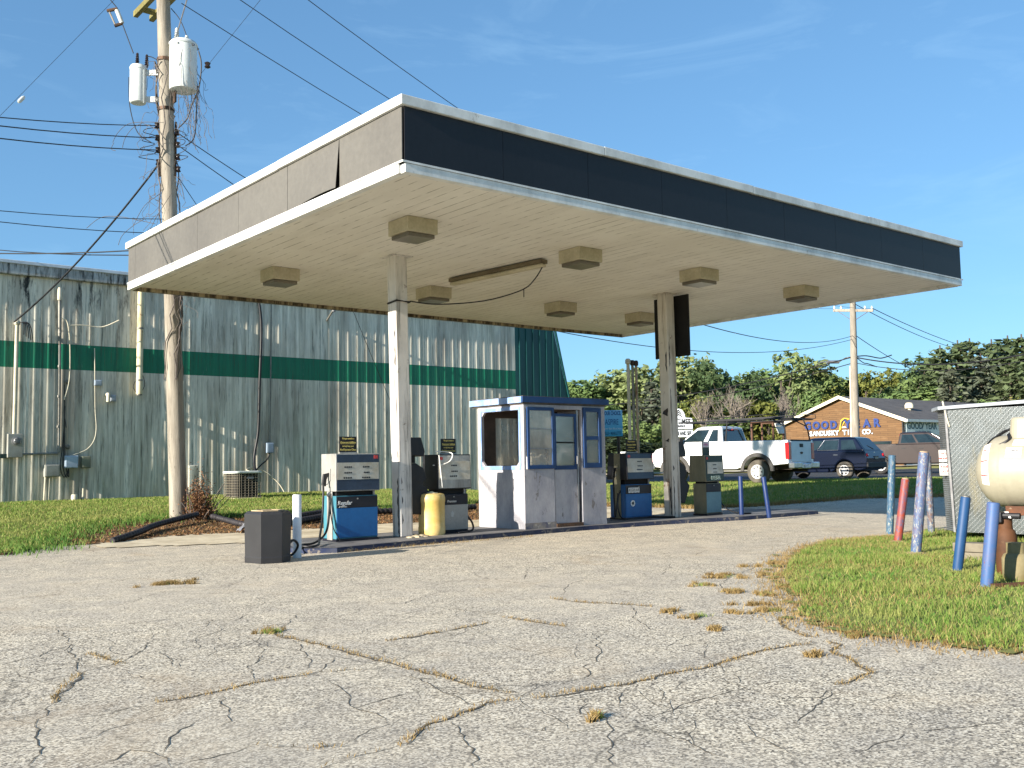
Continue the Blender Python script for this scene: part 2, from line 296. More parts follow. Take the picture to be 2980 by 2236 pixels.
# ------------------------------------------------------------------ shared materials
def asphalt(name,dark,stone,warm,size=95.,blot=None):
    t=NT(name);v=t.coords()
    vo=t.n('ShaderNodeTexVoronoi',Scale=size);t.l(v,vo.inputs['Vector'])
    sep=t.n('ShaderNodeSeparateColor');t.l(vo.outputs['Color'],sep.inputs[0])
    st=t.n('ShaderNodeValToRGB');e=st.color_ramp.elements;e[0].position=.0;e[1].position=1.
    e[0].color=(*dark,1);e[1].color=(*stone,1)
    m=e.new(.38);m.color=(*[a*.45+b*.55 for a,b in zip(dark,warm)],1);m=e.new(.72);m.color=(*warm,1)
    t.l(sep.outputs[0],st.inputs[0])
    edge=t.ramp(vo.outputs['Distance'],.45,.8,(1,1,1,1),(.46,.44,.41,1))
    col=t.mix(.75,st.outputs[0],edge,'MULTIPLY')
    big=t.ramp(t.noise(v,.35,6,.6,.5),.38,.66)
    col=t.mix(t.math('MULTIPLY',big,.55),col,blot or tuple(x*.55 for x in warm))
    if blot:   # slightly darker and greyer towards the camera end, with a noisy edge
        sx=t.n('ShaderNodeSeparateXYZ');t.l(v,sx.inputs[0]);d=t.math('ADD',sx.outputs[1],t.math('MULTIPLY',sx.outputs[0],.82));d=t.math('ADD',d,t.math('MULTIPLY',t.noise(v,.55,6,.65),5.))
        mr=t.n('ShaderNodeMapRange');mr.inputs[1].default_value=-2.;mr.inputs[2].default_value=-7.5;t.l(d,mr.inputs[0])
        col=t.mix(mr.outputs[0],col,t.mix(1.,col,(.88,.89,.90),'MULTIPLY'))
    if blot:
        oil=t.ramp(t.noise(v,1.15,7,.62,.8),.60,.74);col=t.mix(t.math('MULTIPLY',oil,.30),col,(.13,.115,.10))
        pol=t.ramp(t.noise(t.coords((.22,1.5,1)),1.1,5,.6),.52,.70);col=t.mix(t.math('MULTIPLY',pol,.22),col,(.30,.28,.25))
        brn=t.ramp(t.noise(v,.62,6,.7,1.),.56,.70);col=t.mix(t.math('MULTIPLY',brn,.30),col,(.42,.30,.17))
    med=t.ramp(t.noise(v,2.3,7,.65),.35,.75,(.72,.72,.74,1),(1.12,1.1,1.05,1)); col=t.mix(.8,col,med,'MULTIPLY')
    # fine hairline crazing
    wv=t.n('ShaderNodeTexNoise',Scale=2.6,Detail=9.);t.l(v,wv.inputs['Vector'])
    ad=t.n('ShaderNodeVectorMath',_operation='MULTIPLY_ADD');ad.inputs[1].default_value=(.35,.35,.0);t.l(wv.outputs['Color'],ad.inputs[0]);t.l(v,ad.inputs[2])
    cr=t.n('ShaderNodeTexVoronoi',Scale=.8,_feature='DISTANCE_TO_EDGE');t.l(ad.outputs[0],cr.inputs['Vector'])
    ck=t.ramp(cr.outputs['Distance'],.002,.0055,(1,1,1,1),(0,0,0,1))
    ck=t.math('MULTIPLY',t.math('MULTIPLY',ck,.6),t.ramp(t.noise(v,.45,4),.46,.56))
    col=t.mix(ck,col,(.03,.028,.025))
    h=t.math('MULTIPLY',sep.outputs[1],1.)
    t.bsdf(col,.85,0,h,.55,.008,.3)
    return t.m
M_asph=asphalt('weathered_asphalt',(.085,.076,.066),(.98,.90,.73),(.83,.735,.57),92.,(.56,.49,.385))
M_road=asphalt('dark_road_asphalt',(.03,.031,.034),(.12,.12,.12),(.07,.071,.076),60.)
M_conc=mat('old_concrete',S(206,194,168),S(168,154,128),1.6,.85,bump=.2,spot=S(110,98,80),spsc=3,splo=.62,sphi=.72)
M_curb=mat('weathered_curb_paint',S(30,42,74),S(66,70,82),3,.7,spot=S(150,140,125),spsc=7,splo=.56,sphi=.66,bump=.2)
M_islandtop=mat('oily_island_concrete',S(120,118,116),S(88,86,88),2,.8,bump=.2,spot=S(60,60,66),spsc=4)
M_soil=mat('bare_soil',S(104,82,56),S(64,50,36),4,.95,bump=.5,spot=S(150,124,84),spsc=14)
M_turf=mat('turf_underlay',S(104,116,52),S(124,122,62),2.2,.95,bump=.4,spot=S(132,116,70),spsc=3)
M_dryturf=mat('dry_turf',S(150,140,72),S(112,120,52),.6,.95)
M_crack=mat('crack_shadow',(.075,.066,.052),(.12,.105,.08),20,.95)
def leafmat(name,c1,c2,c3,trans=.25,isl=False,sc=.6):
    t=NT(name);v=t.coords(); 
    f=t.noise(v,sc,4,.6)
    col=t.mix(t.ramp(f,.35,.65),c1,c2)
    if isl:
        g=t.n('ShaderNodeNewGeometry'); r=g.outputs['Random Per Island']
        col=t.mix(t.ramp(r,.55,1.),col,c3)
        col=t.mix(t.ramp(t.noise(v,.9,5),.5,.68),col,tuple(a*.5+b*.5 for a,b in zip(c2,c3)))
    else:
        oi=t.n('ShaderNodeObjectInfo'); g=t.n('ShaderNodeNewGeometry')
        col=t.mix(t.math('MULTIPLY',oi.outputs['Random'],.6),col,c3)
        col=t.mix(t.math('MULTIPLY',g.outputs['Random Per Island'],.35),col,tuple(x*1.5 for x in c1))
    d=t.n('ShaderNodeBsdfPrincipled',Roughness=.75);t.l(col,d.inputs['Base Color']);d.inputs['Specular IOR Level'].default_value=.25
    tr=t.n('ShaderNodeBsdfTranslucent');t.l(t.mix(.5,col,tuple(x*1.3 for x in c2)),tr.inputs['Color'])
    m=t.n('ShaderNodeMixShader');m.inputs[0].default_value=trans;t.l(d.outputs[0],m.inputs[1]);t.l(tr.outputs[0],m.inputs[2]);t.l(m.outputs[0],t.out.inputs['Surface'])
    return t.m
M_grass=leafmat('lawn_blades',S(94,128,50),S(122,142,66),S(172,158,104),.3,True)
M_drygrass=leafmat('dry_blades',S(150,124,76),S(122,100,60),S(176,154,108),.25,True)
M_clover=leafmat('clover_leaves',S(66,104,42),S(88,122,50),S(116,136,70),.25,True)
M_litter=leafmat('dead_leaf_litter',S(120,84,54),S(84,58,40),S(160,124,86),.1,True)

# ------------------------------------------------------------------ ground
def ground_sheet():
    rng=np.unique(np.concatenate([-np.geomspace(1,900,46)[::-1],np.linspace(-1,1,3),np.geomspace(1,900,46)]))
    gx=rng+10;gy=rng+8
    X,Y=np.meshgrid(gx,gy);Z=T(X,Y)-.06
    idx=np.arange(X.size).reshape(X.shape)
    F=np.stack([idx[:-1,:-1],idx[:-1,1:],idx[1:,1:],idx[1:,:-1]],-1).reshape(-1,4)
    return mesh_np('ground',np.stack([X.ravel(),Y.ravel(),Z.ravel()],1),F,M_dryturf,'structure')
ground_sheet()
PAVE=[(-26,-22),(14,-22),(30,-8),(27.5,4.8),(29.3,9.2),(27.6,10.4),(24.8,12.8),(20.3,13.8),(16.2,14.5),(12,14),(-26,14)]
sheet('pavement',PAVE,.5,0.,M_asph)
ROAD=[(16.4,14.6),(20.4,13.7),(24.9,12.7),(27.8,10.3),(29.4,9.1),(31,-6),(70,-6),(70,14),(52,20),(44,24),(36,27),(28,31),(16.4,31)]
sheet('road',ROAD,.5,.012,M_road)
sheet('sidewalk',[(44,27),(74,22),(74,24.5),(44,30),(28,36),(28,34)],.6,.02,M_conc)
XE=[-30]+[p[0] for p in GRASS_EDGE]+[14.,18.];YE=[3.4]+[p[1] for p in GRASS_EDGE]+[11.6,13.]
CX=[-30]+[p[0] for p in CONC_EDGE]+[8.,11.,14.];CY=[3.2]+[p[1] for p in CONC_EDGE]+[7.2,8.2,9.5]
LAWN_L=list(zip(XE,YE))+[(18,15.75),(-30,15.75)]
SOIL=list(zip(CX,CY))+list(zip(XE[::-1],[y+.25 for y in YE[::-1]]))
SOIL=[(x,y) for x,y in SOIL if -4<x<14.5]
sheet('soil_strip',SOIL,.15,.008,M_soil,jit=.08)
sheet('concrete_apron',[(-1.3,7.0)]+[(x,y+.02) for x,y in zip(CX,CY) if x>-1.5 and x<12]+[(12,6.0),(5,5.3),(1,5.6),(-1,6.3)],.15,.012,M_conc,jit=.04)
sheet('lawn_left',LAWN_L,.2,.02,M_turf)
sheet('lawn_right',LAWN_R,.1,.014,M_turf,jit=.12)
sheet('lawn_strip',STRIP,.25,.016,M_turf,jit=.1)

def crack_strip(paths,wid,seed,dz):
    g=random.Random(seed);mb=MB()
    for path in paths:
        P=[]
        for (x0,y0),(x1,y1) in zip(path[:-1],path[1:]):
            d=math.hypot(x1-x0,y1-y0);n=max(1,int(d/.05))
            for k in range(n): P.append((x0+(x1-x0)*k/n,y0+(y1-y0)*k/n))
        P.append(path[-1]); off=0;Q=[]
        for i,(x,y) in enumerate(P):
            off=off*.75+g.gauss(0,.012)
            j=min(i+1,len(P)-1);dx,dy=P[j][0]-P[max(i-1,0)][0],P[j][1]-P[max(i-1,0)][1];l=math.hypot(dx,dy) or 1
            ww=wid*g.uniform(.35,1.3)*min(1,(i+1)/4,(len(P)-i)/4)
            nx,ny=-dy/l,dx/l;Q.append(((x+nx*(off-ww/2),y+ny*(off-ww/2)),(x+nx*(off+ww/2),y+ny*(off+ww/2))))
        o=len(mb.v)
        for a,b in Q:
            for p in(a,b): mb.v.append((p[0],p[1],Tz(*p)+dz))
        for i in range(len(Q)-1): mb.f.append((o+2*i,o+2*i+1,o+2*i+3,o+2*i+2));mb.mi.append(0)
    return mb
def wander(n,seed,box):
    g=random.Random(seed);out=[]
    for k in range(n):
        x,y=g.uniform(box[0],box[1]),g.uniform(box[2],box[3]);a=g.choice((g.gauss(.65,.35),g.gauss(2.2,.4)));P=[(x,y)]
        for j in range(g.randint(3,11)):
            a+=g.gauss(0,.38);l=g.uniform(.06,.22);x+=math.cos(a)*l;y+=math.sin(a)*l;P.append((x,y))
            if g.random()<.10 and j>1:
                b=a+g.choice((-1,1))*g.uniform(.7,1.4);bx,by=x,y;Q=[(x,y)]
                for q in range(g.randint(2,5)): b+=g.gauss(0,.4);bx+=math.cos(b)*.12;by+=math.sin(b)*.12;Q.append((bx,by))
                out.append(Q)
        if not inside(LAWN_R,np.array([P[-1][0],P[0][0]]),np.array([P[-1][1],P[0][1]])).any(): out.append(P)
    return out
RANDC=wander(40,5,(-6.2,-1.5,-6.6,-1.5))+wander(30,6,(-2.5,3.5,-6.5,1.5))+wander(22,8,(-6,2,-2,2.4))+wander(18,9,(-2,8,-1,2.6))
struct(crack_strip(THIN,.0068,1,.002).build('pavement_cracks',M_crack))
struct(crack_strip(RANDC,.004,4,.0015).build('pavement_hairline_cracks',M_crack))
struct(crack_strip(WIDE,.02,2,.003).build('pavement_joints',M_crack))
def along(paths,per,spread,seed):
    g=random.Random(seed);out=[]
    for path in paths:
        for (x0,y0),(x1,y1) in zip(path[:-1],path[1:]):
            d=math.hypot(x1-x0,y1-y0)
            for k in range(int(d*per)):
                t=g.random();c=math.sin(t*9+x0*5)*.5+.5
                c*=.5+.5*math.sin(t*31+y0*23)
                if g.random()<.18+.82*c: out.append((x0+(x1-x0)*t+g.gauss(0,spread*(.5+1.6*c)),y0+(y1-y0)*t+g.gauss(0,spread*(.5+1.6*c))))
    return np.array(out)
blades('dry_grass',np.concatenate([along(WIDE,520,.014,3),along(THIN[:4],80,.01,4)]),.022,.004,M_drygrass,5,1.1)
tp=[]
for i,(x,y) in enumerate(TUFT):
    q=.0065*math.hypot(x+5.9,y+9)
    if q<.03: q*=.45
    for c in range(rnd.randint(3,7)):
        ox,oy,sc_=rnd.gauss(0,q*1.3),rnd.gauss(0,q*.9),rnd.uniform(.2,.65)
        for k in range(int((30+q*1100)*sc_*1.3)): tp.append((x+ox+rnd.gauss(0,q*sc_),y+oy+rnd.gauss(0,q*sc_*.8)))
blades('weed_tufts',np.array(tp),.035,.006,M_drygrass,6,.9)
tp=[]
for i,(x,y) in enumerate(TUFT[::2]):
    q=.005*math.hypot(x+5.9,y+9)
    if q<.03: q*=.3
    for k in range(rnd.randint(30,160)): tp.append((x+rnd.gauss(.5*q,q),y+rnd.gauss(0,q*.7)))
blades('green_weed_tufts',np.array(tp),.03,.005,M_grass,6,.9)
# lawns
LR=[p for p in LAWN_R]
sp=scatter(LR,220000,11);k_=np.sin(sp[:,0]*1.9+np.sin(sp[:,1]*2.7))*np.sin(sp[:,1]*2.3+1+np.sin(sp[:,0]*3.1))
blades('right_lawn_grass',sp[k_<.35],.037,.0055,M_grass,12,.9,.01)
blades('tall_lawn_clumps',sp[k_>=.35],.07,.006,M_grass,42,.7,.01)
g_=np.random.default_rng(5)
def edge_fringe(poly,n,spread,seed,closed=False):
    g=random.Random(seed);out=[]
    for (x0,y0),(x1,y1) in zip(poly[:-1],poly[1:]):
        d=math.hypot(x1-x0,y1-y0)
        for k in range(int(n*d)):
            t=g.random();out.append((x0+(x1-x0)*t+g.gauss(0,spread),y0+(y1-y0)*t+g.gauss(0,spread)))
    return np.array(out)
blades('lawn_edge_dry_grass',edge_fringe(LAWN_R[1:17],650,.15,3),.04,.006,M_drygrass,13,.9)
sp=scatter(LR,9000,21);sp=sp[np.sin(sp[:,0]*2.1+1)*np.cos(sp[:,1]*1.7)>.15]
blades('clover_patches',sp,.045,.028,M_clover,22,1.,.01)
sp=scatter(LR,30000,24);sp=sp[np.sin(sp[:,0]*1.3+2)*np.cos(sp[:,1]*2.3+.5)>.08]
blades('straw_patches',sp,.05,.007,M_drygrass,25,1.,.01)
near=[p for p in LAWN_L if -6<p[0]]+[(-6,15.7)];near=[(-6,5.4)]+near
blades('left_lawn_grass',scatter(near,150000,14),.055,.013,M_grass,15,.7,.01)
sp=edge_fringe([p for p in zip(XE,YE) if -3<p[0]<13],260,.28,7)
blades('shaggy_lawn_edge',sp,.11,.016,M_clover,17,.7)
sl_=[(x,y) for x,y in SOIL]
blades('leaf_litter',scatter(sl_,16000,31),.035,.03,M_litter,32,1.4)
blades('straw_litter',scatter(sl_,9000,33),.06,.006,M_drygrass,34,2.2)
blades('far_strip_grass',scatter(STRIP,60000,18),.08,.016,M_grass,19,.7)
blades('far_strip_dry_grass',edge_fringe(STRIP[:8],500,.12,8),.09,.014,M_drygrass,20,.8)
cf=[(.9,3.0),(2.2,3.05),(3.4,3.1),(4.4,3.1)]
blades('island_edge_dry_grass',edge_fringe(cf,120,.03,9),.04,.005,M_drygrass,21,1.1)
# ------------------------------------------------------------------ fuel island
ZI=.10
def rt_shift(d): return Vector((rt.x,rt.y,0)).normalized()*d
isl=[(.42,3.6),(.5,3.25),(.85,3.0),(2.1,3.17),(4.2,3.40),(6.,3.5),(8.,3.4),(9.7,3.1),(12.2,3.1),(12.4,3.6),(12.3,5.0),(.6,5.0)]
mb=MB();mb.mat(0);n_=len(isl)
mb.add([(x,y,-.05) for x,y in isl]+[(x,y,ZI-.006) for x,y in isl],[(i,(i+1)%n_,n_+(i+1)%n_,n_+i) for i in range(n_)])
mb.mat(1);mb.add([(x,y,ZI) for x,y in isl],[tuple(range(n_))])
c_=(6.2,4.2)
mb.mat(0);ins=[(x+(c_[0]-x)*.02,y+(c_[1]-y)*.06) for x,y in isl]
mb.add([(x,y,ZI-.006) for x,y in isl]+[(x,y,ZI+.003) for x,y in ins],[(i,(i+1)%n_,n_+(i+1)%n_,n_+i) for i in range(n_)])
struct(mb.build('fuel_island',[M_curb,M_islandtop]))

# ------------------------------------------------------------------ canopy
L_,W_,ZS,ZT=12.5,8.91,4.45,5.245
M_trim=mat('white_trim_metal',S(226,226,222),S(190,190,186),2,.5,stretch=(1,1,.6),spot=S(136,124,108),spsc=6,splo=.62,sphi=.74)
M_black=mat('black_fascia_panel',S(19,20,25),S(16,17,22),1.2,.5,stretch=(1,1,.5),grain=.2)
M_grey=mat('faded_fascia_panel',S(98,95,89),S(90,87,82),.9,.6)
M_dark=mat('dark_void',S(14,14,15),S(20,20,20),3,.8)
def soffit_mat():
    t=NT('stained_soffit');v=t.coords()
    f=t.noise(t.coords((1.6,.32,1)),2.2,6,.65)
    col=t.mix(t.ramp(f,.45,.75),S(228,223,212),S(206,200,188))
    f2=t.noise(v,.5,4);col=t.mix(t.ramp(f2,.4,.7),col,S(216,210,198))
    wv=t.n('ShaderNodeTexWave',Scale=1.65);wv.bands_direction='X';t.l(v,wv.inputs['Vector'])
    ln=t.ramp(wv.outputs['Fac'],.0,.03,(1,1,1,1),(0,0,0,1))
    br=t.ramp(t.noise(t.coords((.7,2.2,1)),2.,3),.42,.62)
    col=t.mix(t.math('MULTIPLY',t.math('MULTIPLY',ln,br),.8),col,S(92,80,58))
    t.bsdf(col,.6,0,wv.outputs['Fac'],.05); return t.m
M_soff=soffit_mat()
def streak_mat(name,base,base2,stain,rust,amt=(.45,.62),zs=.06):
    t=NT(name);f=t.noise(t.coords((1,1,zs)),9,6,.7);v=t.coords()
    col=t.mix(t.ramp(t.noise(v,1.2,4),.4,.65),base,base2)
    col=t.mix(t.ramp(f,*amt),col,stain)
    g=t.noise(v,3.2,7,.7,.3);col=t.mix(t.ramp(g,.60,.68),col,rust)
    t.bsdf(col,.6,0,f,.1,.01); return t.m
M_lip=streak_mat('rust_streaked_lip',S(170,156,126),S(140,126,98),S(60,50,34),S(110,70,36),(.40,.56),.08)
M_col=streak_mat('chipped_column_paint',S(214,208,200),S(196,190,184),S(118,114,108),S(92,74,58),(.50,.66))
M_colr=streak_mat('rusty_column_paint',S(206,198,186),S(186,178,166),S(122,108,92),S(116,72,38),(.52,.66))
can=thing('gas_canopy','large flat fuel canopy with black front fascia and white trim on two columns','canopy',(2.53,4.02,ZI))
MB().box(.06,L_-.06,.06,W_-.06,ZS,ZT-.04).build('soffit',[M_soff],can)
# lower trim: a lip hanging just below the soffit, in butted lengths
def lip(x0,x1,y0,y1,m,bev=.006): MB().box(x0,x1,y0,y1,4.385,4.49).build('bottom_trim',m,can,bevel=bev)
for i in range(3): lip(i*L_/3+.0015,(i+1)*L_/3-.0015,-.03,.06,M_trim)
lip(-.03,.06,.0605,W_/2-.001,M_trim);lip(-.03,.06,W_/2+.001,W_,M_trim)
lip(L_-.06,L_+.03,.0605,W_-.0605,M_trim)
MB().box(.0605,L_+.03,W_-.06,W_+.03,4.385,4.49).build('bottom_trim',M_lip,can)
MB().box(-.035,L_+.035,-.04,-.0305,4.492,4.515).build('trim_bead',M_trim,can)
MB().box(-.04,-.0305,-.03,W_,4.492,4.515).build('trim_bead',M_trim,can)
def edge(x0,x1,y0,y1,dz=0.): MB().box(x0,x1,y0,y1,ZT-.115+dz,ZT+dz).build('roof_edge_trim',M_trim,can,bevel=.008)
ex=[-.06,3.05,6.15,9.3,L_+.06]
for i in range(4): edge(ex[i]+.002*(i>0),ex[i+1]-.002*(i<3),-.06,.05,(0,.004,-.003,.002)[i])
ey=[.0505,2.95,6.05,W_+.06]
for i in range(3): edge(-.06,.05,ey[i]+.002*(i>0),ey[i+1]-.002*(i<2),(.001,-.004,.003)[i])
edge(L_-.05,L_+.06,.0505,W_+.06);edge(.0505,L_-.0505,W_-.05,W_+.06)
MB().box(.02,.0595,.061,W_-.06,4.492,ZT-.12).build('fascia_backing',M_dark,can)
MB().box(.0605,L_-.061,.02,.0595,4.492,ZT-.12).build('fascia_backing',M_dark,can)
z0,z1=4.517,ZT-.118
for i in range(9):
    a=i*L_/9+.0025;b=(i+1)*L_/9-.0025
    MB().box(a,b,-.02,-.008,z0,z1).build('front_fascia_panel',M_black,can)
seam=[0,1.37,2.73,4.25,5.75,7.2,8.55,W_]
for i in range(7):
    a=seam[i]+.003;b=seam[i+1]-.003
    mb=MB()
    if i==1:    # the torn sheet: lifted off the trim along its foot and gaping at the near edge
        n=14;vs=[];fs=[]
        for k in range(n+1):
            t=k/n;y=a+(b-a)*t;lift=.024*max(0,1-((t-.4)/.45)**2);out=.05*max(0,1-t*1.15)
            yy=y+.012*(1-t)**8
            vs+=[(-.012-out,yy,z0+lift),(-.012,y+.004*(1-t),z1)]
        fs=[(2*k,2*k+1,2*k+3,2*k+2) for k in range(n)]
        vs2=[(x-.006,y,z) for x,y,z in vs];o=len(vs)
        fs+=[tuple(o+j for j in reversed(q)) for q in fs]
        mb.add(vs+vs2,fs)
    else: mb.box(-.02,-.008,a,b,z0,z1)
    p=mb.build('side_fascia_panel',M_grey,can)
    if i==1: p['label']='bent and torn grey fascia panel'
MB().box(L_+.008,L_+.02,0.,W_,z0,z1).build('side_fascia_panel',M_black,can)
MB().box(0.,L_,W_+.008,W_+.02,z0,z1).build('back_fascia_panel',M_grey,can)
def column(x0,y0,s,m,dt,db,label):
    t_=rt_shift(dt);b_=rt_shift(db)
    sq=[(x0,y0),(x0+s,y0),(x0+s,y0+s),(x0,y0+s)]
    mb=MB().hull8([(x+b_.x,y+b_.y,ZI) for x,y in sq],[(x+t_.x,y+t_.y,ZS) for x,y in sq])
    c=mb.build('column',m,can,bevel=.018,seg=3); c['label']=label
    cx,cy=x0+s/2+t_.x,y0+s/2+t_.y;h=s/2+.07
    MB().box(cx-h,cx+h,cy-h,cy+h,ZS-.012,ZS+.003).build('cap_plate',m,c)
    return c
c1=column(2.421,3.906,.23,M_col,-.035,.03,'white column with chipped paint')
def scar(col,x0,y0,dt,db,segs,face):
    g=random.Random(3);mb=MB()
    for z0_,z1_,w_ in segs:
        mb=MB();n=max(3,int((z1_-z0_)/.06));vs=[]
        for k in range(n+1):
            z=z0_+(z1_-z0_)*k/n;s_=rt_shift(db+(dt-db)*(z-ZI)/(ZS-ZI));a=g.uniform(0,w_*.3);b=a+w_*g.uniform(.4,1)*(1 if 0<k<n else .15)
            if face=='x': vs+=[(x0-.0025+s_.x,y0+.024+a+s_.y,z),(x0-.0025+s_.x,y0+.024+b+s_.y,z)]
            else: vs+=[(x0+.03+a+s_.x,y0-.0025+s_.y,z),(x0+.03+b+s_.x,y0-.0025+s_.y,z)]
        mb.add(vs,[(2*k,2*k+1,2*k+3,2*k+2) for k in range(n)]);mb.build('bare_scar',M_scar,col)
M_scar=mat('bare_dark_metal',S(40,42,50),S(58,52,48),9,.7)
scar(c1,2.421,3.906,-.035,.03,[(.11,1.0,.05),(1.25,1.45,.02),(1.75,2.5,.022),(2.7,3.3,.03)],'x')
scar(c1,2.421,3.906,-.035,.03,[(.3,.45,.03),(.6,.72,.025),(.9,1.0,.02)],'y')
c2=column(8.621,3.906,.235,M_colr,-.015,.01,'rust-streaked column')
scar(c2,8.621,3.906,-.015,.01,[(.12,.7,.04),(1.55,1.62,.12),(2.05,2.2,.14),(2.9,3.3,.05)],'x')
scar(c2,8.621,3.906,-.015,.01,[(.12,.9,.03),(1.0,1.1,.04),(1.9,2.6,.02),(3.0,3.5,.03)],'y')
M_strap=mat('black_rubber',S(26,26,28),S(36,36,38),6,.5)
M_dirt=mat('crumbled_mortar',S(190,178,150),S(120,108,90),9,.9,bump=.6)
mb=MB();rr=random.Random(4)
for k in range(16):
    x=2.42+rr.uniform(0,.4);y=3.72+rr.uniform(-.05,.14);h=rr.uniform(.02,.05)
    mb.lathe([(h*1.6,ZI),(h*1.2,ZI+h*.5),(h*.3,ZI+h*.7)],(x,y,0),7)
tag(mb.build('mortar_rubble',M_dirt,loc=(2.6,3.75,ZI)),'pale crumbled mortar heaped at the foot of the nearer canopy column','rubble')

# ceiling lights
M_lamp=mat('grimy_lamp_housing',S(190,180,154),S(166,156,130),2,.6,grain=.1)
M_lens=mat('dusty_lamp_lens',S(112,104,90),S(92,86,76),3,.35)
def canopy_light():
    t=thing('canopy_light','','ceiling light',(0,0,0))
    MB().box(-.24,.24,-.24,.24,-.20,0).build('housing',M_lamp,t,bevel=.008,local=True)
    MB().box(-.21,.21,-.21,.21,-.255,-.201).build('lens',M_lens,t,bevel=.01,local=True)
    return t
spots=[(1.44,1.98,'boxy canopy light nearest the front corner, above the first column'),(4.57,2.04,'boxy canopy light in the front row just right of the fluorescent strip'),(7.37,2.04,'boxy canopy light in the front row, second from the right end'),(10.35,2.04,'boxy canopy light at the far right end of the front row'),
 (1.49,6.0,'boxy canopy light in the back row at the far left, nearest the utility pole'),(4.59,6.02,'boxy canopy light in the back row beside the top of the near column'),(7.74,6.0,'boxy canopy light in the back row between the two columns, near the canopy back edge'),(10.2,6.1,'boxy back-row canopy light half hidden by the black board')]
cl=canopy_light()
for i,(x,y,l) in enumerate(spots):
    o=cl if i==0 else copy_tree(cl)
    o.location=(x,y,ZS-.002); tag(o,l,'ceiling light','box lights under the canopy')
fl=thing('fluorescent_light','long narrow fluorescent strip hanging from the soffit with a dangling cord','strip light',(4.38,3.9,ZS))
a_=Vector((4.27,5.0,4.40));b_=Vector((4.49,2.8,4.40))
MB().bar(a_,b_,.16,.06).build('housing',mat('brown_fixture_top',S(110,98,76),S(90,78,60),3,.6),fl)
MB().bar(a_-Vector((0,0,.06)),b_-Vector((0,0,.06)),.12,.058).build('diffuser',M_lamp,fl,bevel=.02)
M_wire=mat('black_cable',S(24,24,26),S(38,38,40),5,.6)
mb=MB();mb.tube(smooth_path([(4.49,2.8,4.36),(4.47,3.0,4.15),(4.35,3.2,3.98),(3.9,3.6,3.82),(3.2,3.9,3.74),(2.66,3.9,3.74)]),.010,6)
mb.tube([(4.37,3.17,4.0),(4.36,3.16,3.86)],.008,5)
x0,y0,x1,y1=2.395,3.872,2.632,4.13
mb.tube([(x0,y1,3.71),(x0,y0,3.73),(x1,y0,3.72),(x1,y1,3.72)],.016,6)
tag(mb.build('power_cable',M_wire,loc=(2.6,3.88,3.72)),'thin black cord slung from the fluorescent strip and tied around the near column','cable')
# black board behind the head of the far column
MB_=MB();MB_.box(8.93,8.97,3.64,4.52,3.22,4.42)
tag(MB_.build('backing_board',M_dark,loc=(8.95,4.08,3.22),bevel=.004),'tall black board fixed high behind the rusty far column','board')

# ------------------------------------------------------------------ windshield service units on the columns
M_plast=mat('dull_black_plastic',S(24,25,28),S(34,35,38),3,.5,grain=.15)
def service_unit(x,y,label,zb):
    t=thing('windshield_service_unit',label,'service unit',(x,y,zb),0,'black windshield service units on the canopy columns')
    W2=.30
    MB().prism([(x-.02,y,z) for z in (0,)]+[(x,y,0)],(0,0,.01)) if 0 else None
    def pr(pts): return MB().prism([(x+a,y,zb+z) for a,z in pts],(0,W2,0))
    pr([(0,.62),(.24,.66),(.33,.45),(.12,.35),(0,.35)][::1] if 0 else [(0,.02),(.2,.0),(.36,.34),(.22,.47),(.30,.57),(.24,.72),(.10,.80),(0,.80)]).build('bucket_housing',M_plast,t,bevel=.012)
    pr([(0,.802),(.08,.802),(.08,.92),(0,.92)]).build('bracket',M_dark,t)
    pr([(0,.922),(.25,.90),(.27,.98),(.20,1.2),(0,1.2)]).build('towel_dispenser',M_plast,t,bevel=.012)
    return t
service_unit(2.69,3.97,'black plastic windshield service unit on the near column behind the yellow drum',.42)
service_unit(8.88,3.99,'black plastic windshield service unit on the rusty far column beside the diesel pump',.36)

# ------------------------------------------------------------------ attendant booth
M_booth=mat('chalky_white_booth_paint',S(172,169,172),S(140,140,148),2.2,.7,stretch=(1,1,.45),spot=S(112,106,104),spsc=7,splo=.60,sphi=.66,bump=.25)
M_bblue=mat('navy_trim_paint',S(20,58,106),S(16,48,90),4,.5,spot=S(90,100,130),spsc=9,splo=.66,sphi=.72)
M_lblue=mat('faded_blue_paint',S(110,140,190),S(150,172,206),4,.55,spot=S(216,214,210),spsc=7,splo=.6,sphi=.68)
M_inner=mat('brown_interior_panel',S(88,74,64),S(66,56,50),3,.7)
def glass(name,col,alpha,rough=.08):
    t=NT(name);tr=t.n('ShaderNodeBsdfTransparent');d=t.n('ShaderNodeBsdfDiffuse');gl=t.n('ShaderNodeBsdfGlossy',Roughness=rough);fr=t.n('ShaderNodeFresnel',IOR=1.5)
    f=t.ramp(t.noise(t.coords((1,1,.5)),4,6,.65),.3,.75,(alpha*.6,)*3+(1,),(min(1,alpha*1.4),)*3+(1,))
    d.inputs[0].default_value=(*col,1);m1=t.n('ShaderNodeMixShader');t.l(f,m1.inputs[0]);t.l(tr.outputs[0],m1.inputs[1]);t.l(d.outputs[0],m1.inputs[2])
    m2=t.n('ShaderNodeMixShader');t.l(fr.outputs[0],m2.inputs[0]);t.l(m1.outputs[0],m2.inputs[1]);t.l(gl.outputs[0],m2.inputs[2]);t.l(m2.outputs[0],t.out.inputs['Surface']);return t.m
M_dusty=glass('dusty_glass',S(196,192,182),.55)
M_clear=glass('clear_glass',S(200,200,192),.24)
KX0,KX1,KY0,KY1=4.742,6.63,3.68,4.93
bo=thing('attendant_booth','small white attendant booth with navy window frames and flat blue-edged roof','booth',(5.69,4.3,ZI))
def part(name,m,mb,par=None,**k): return mb.build(name,m,par or bo,**k)
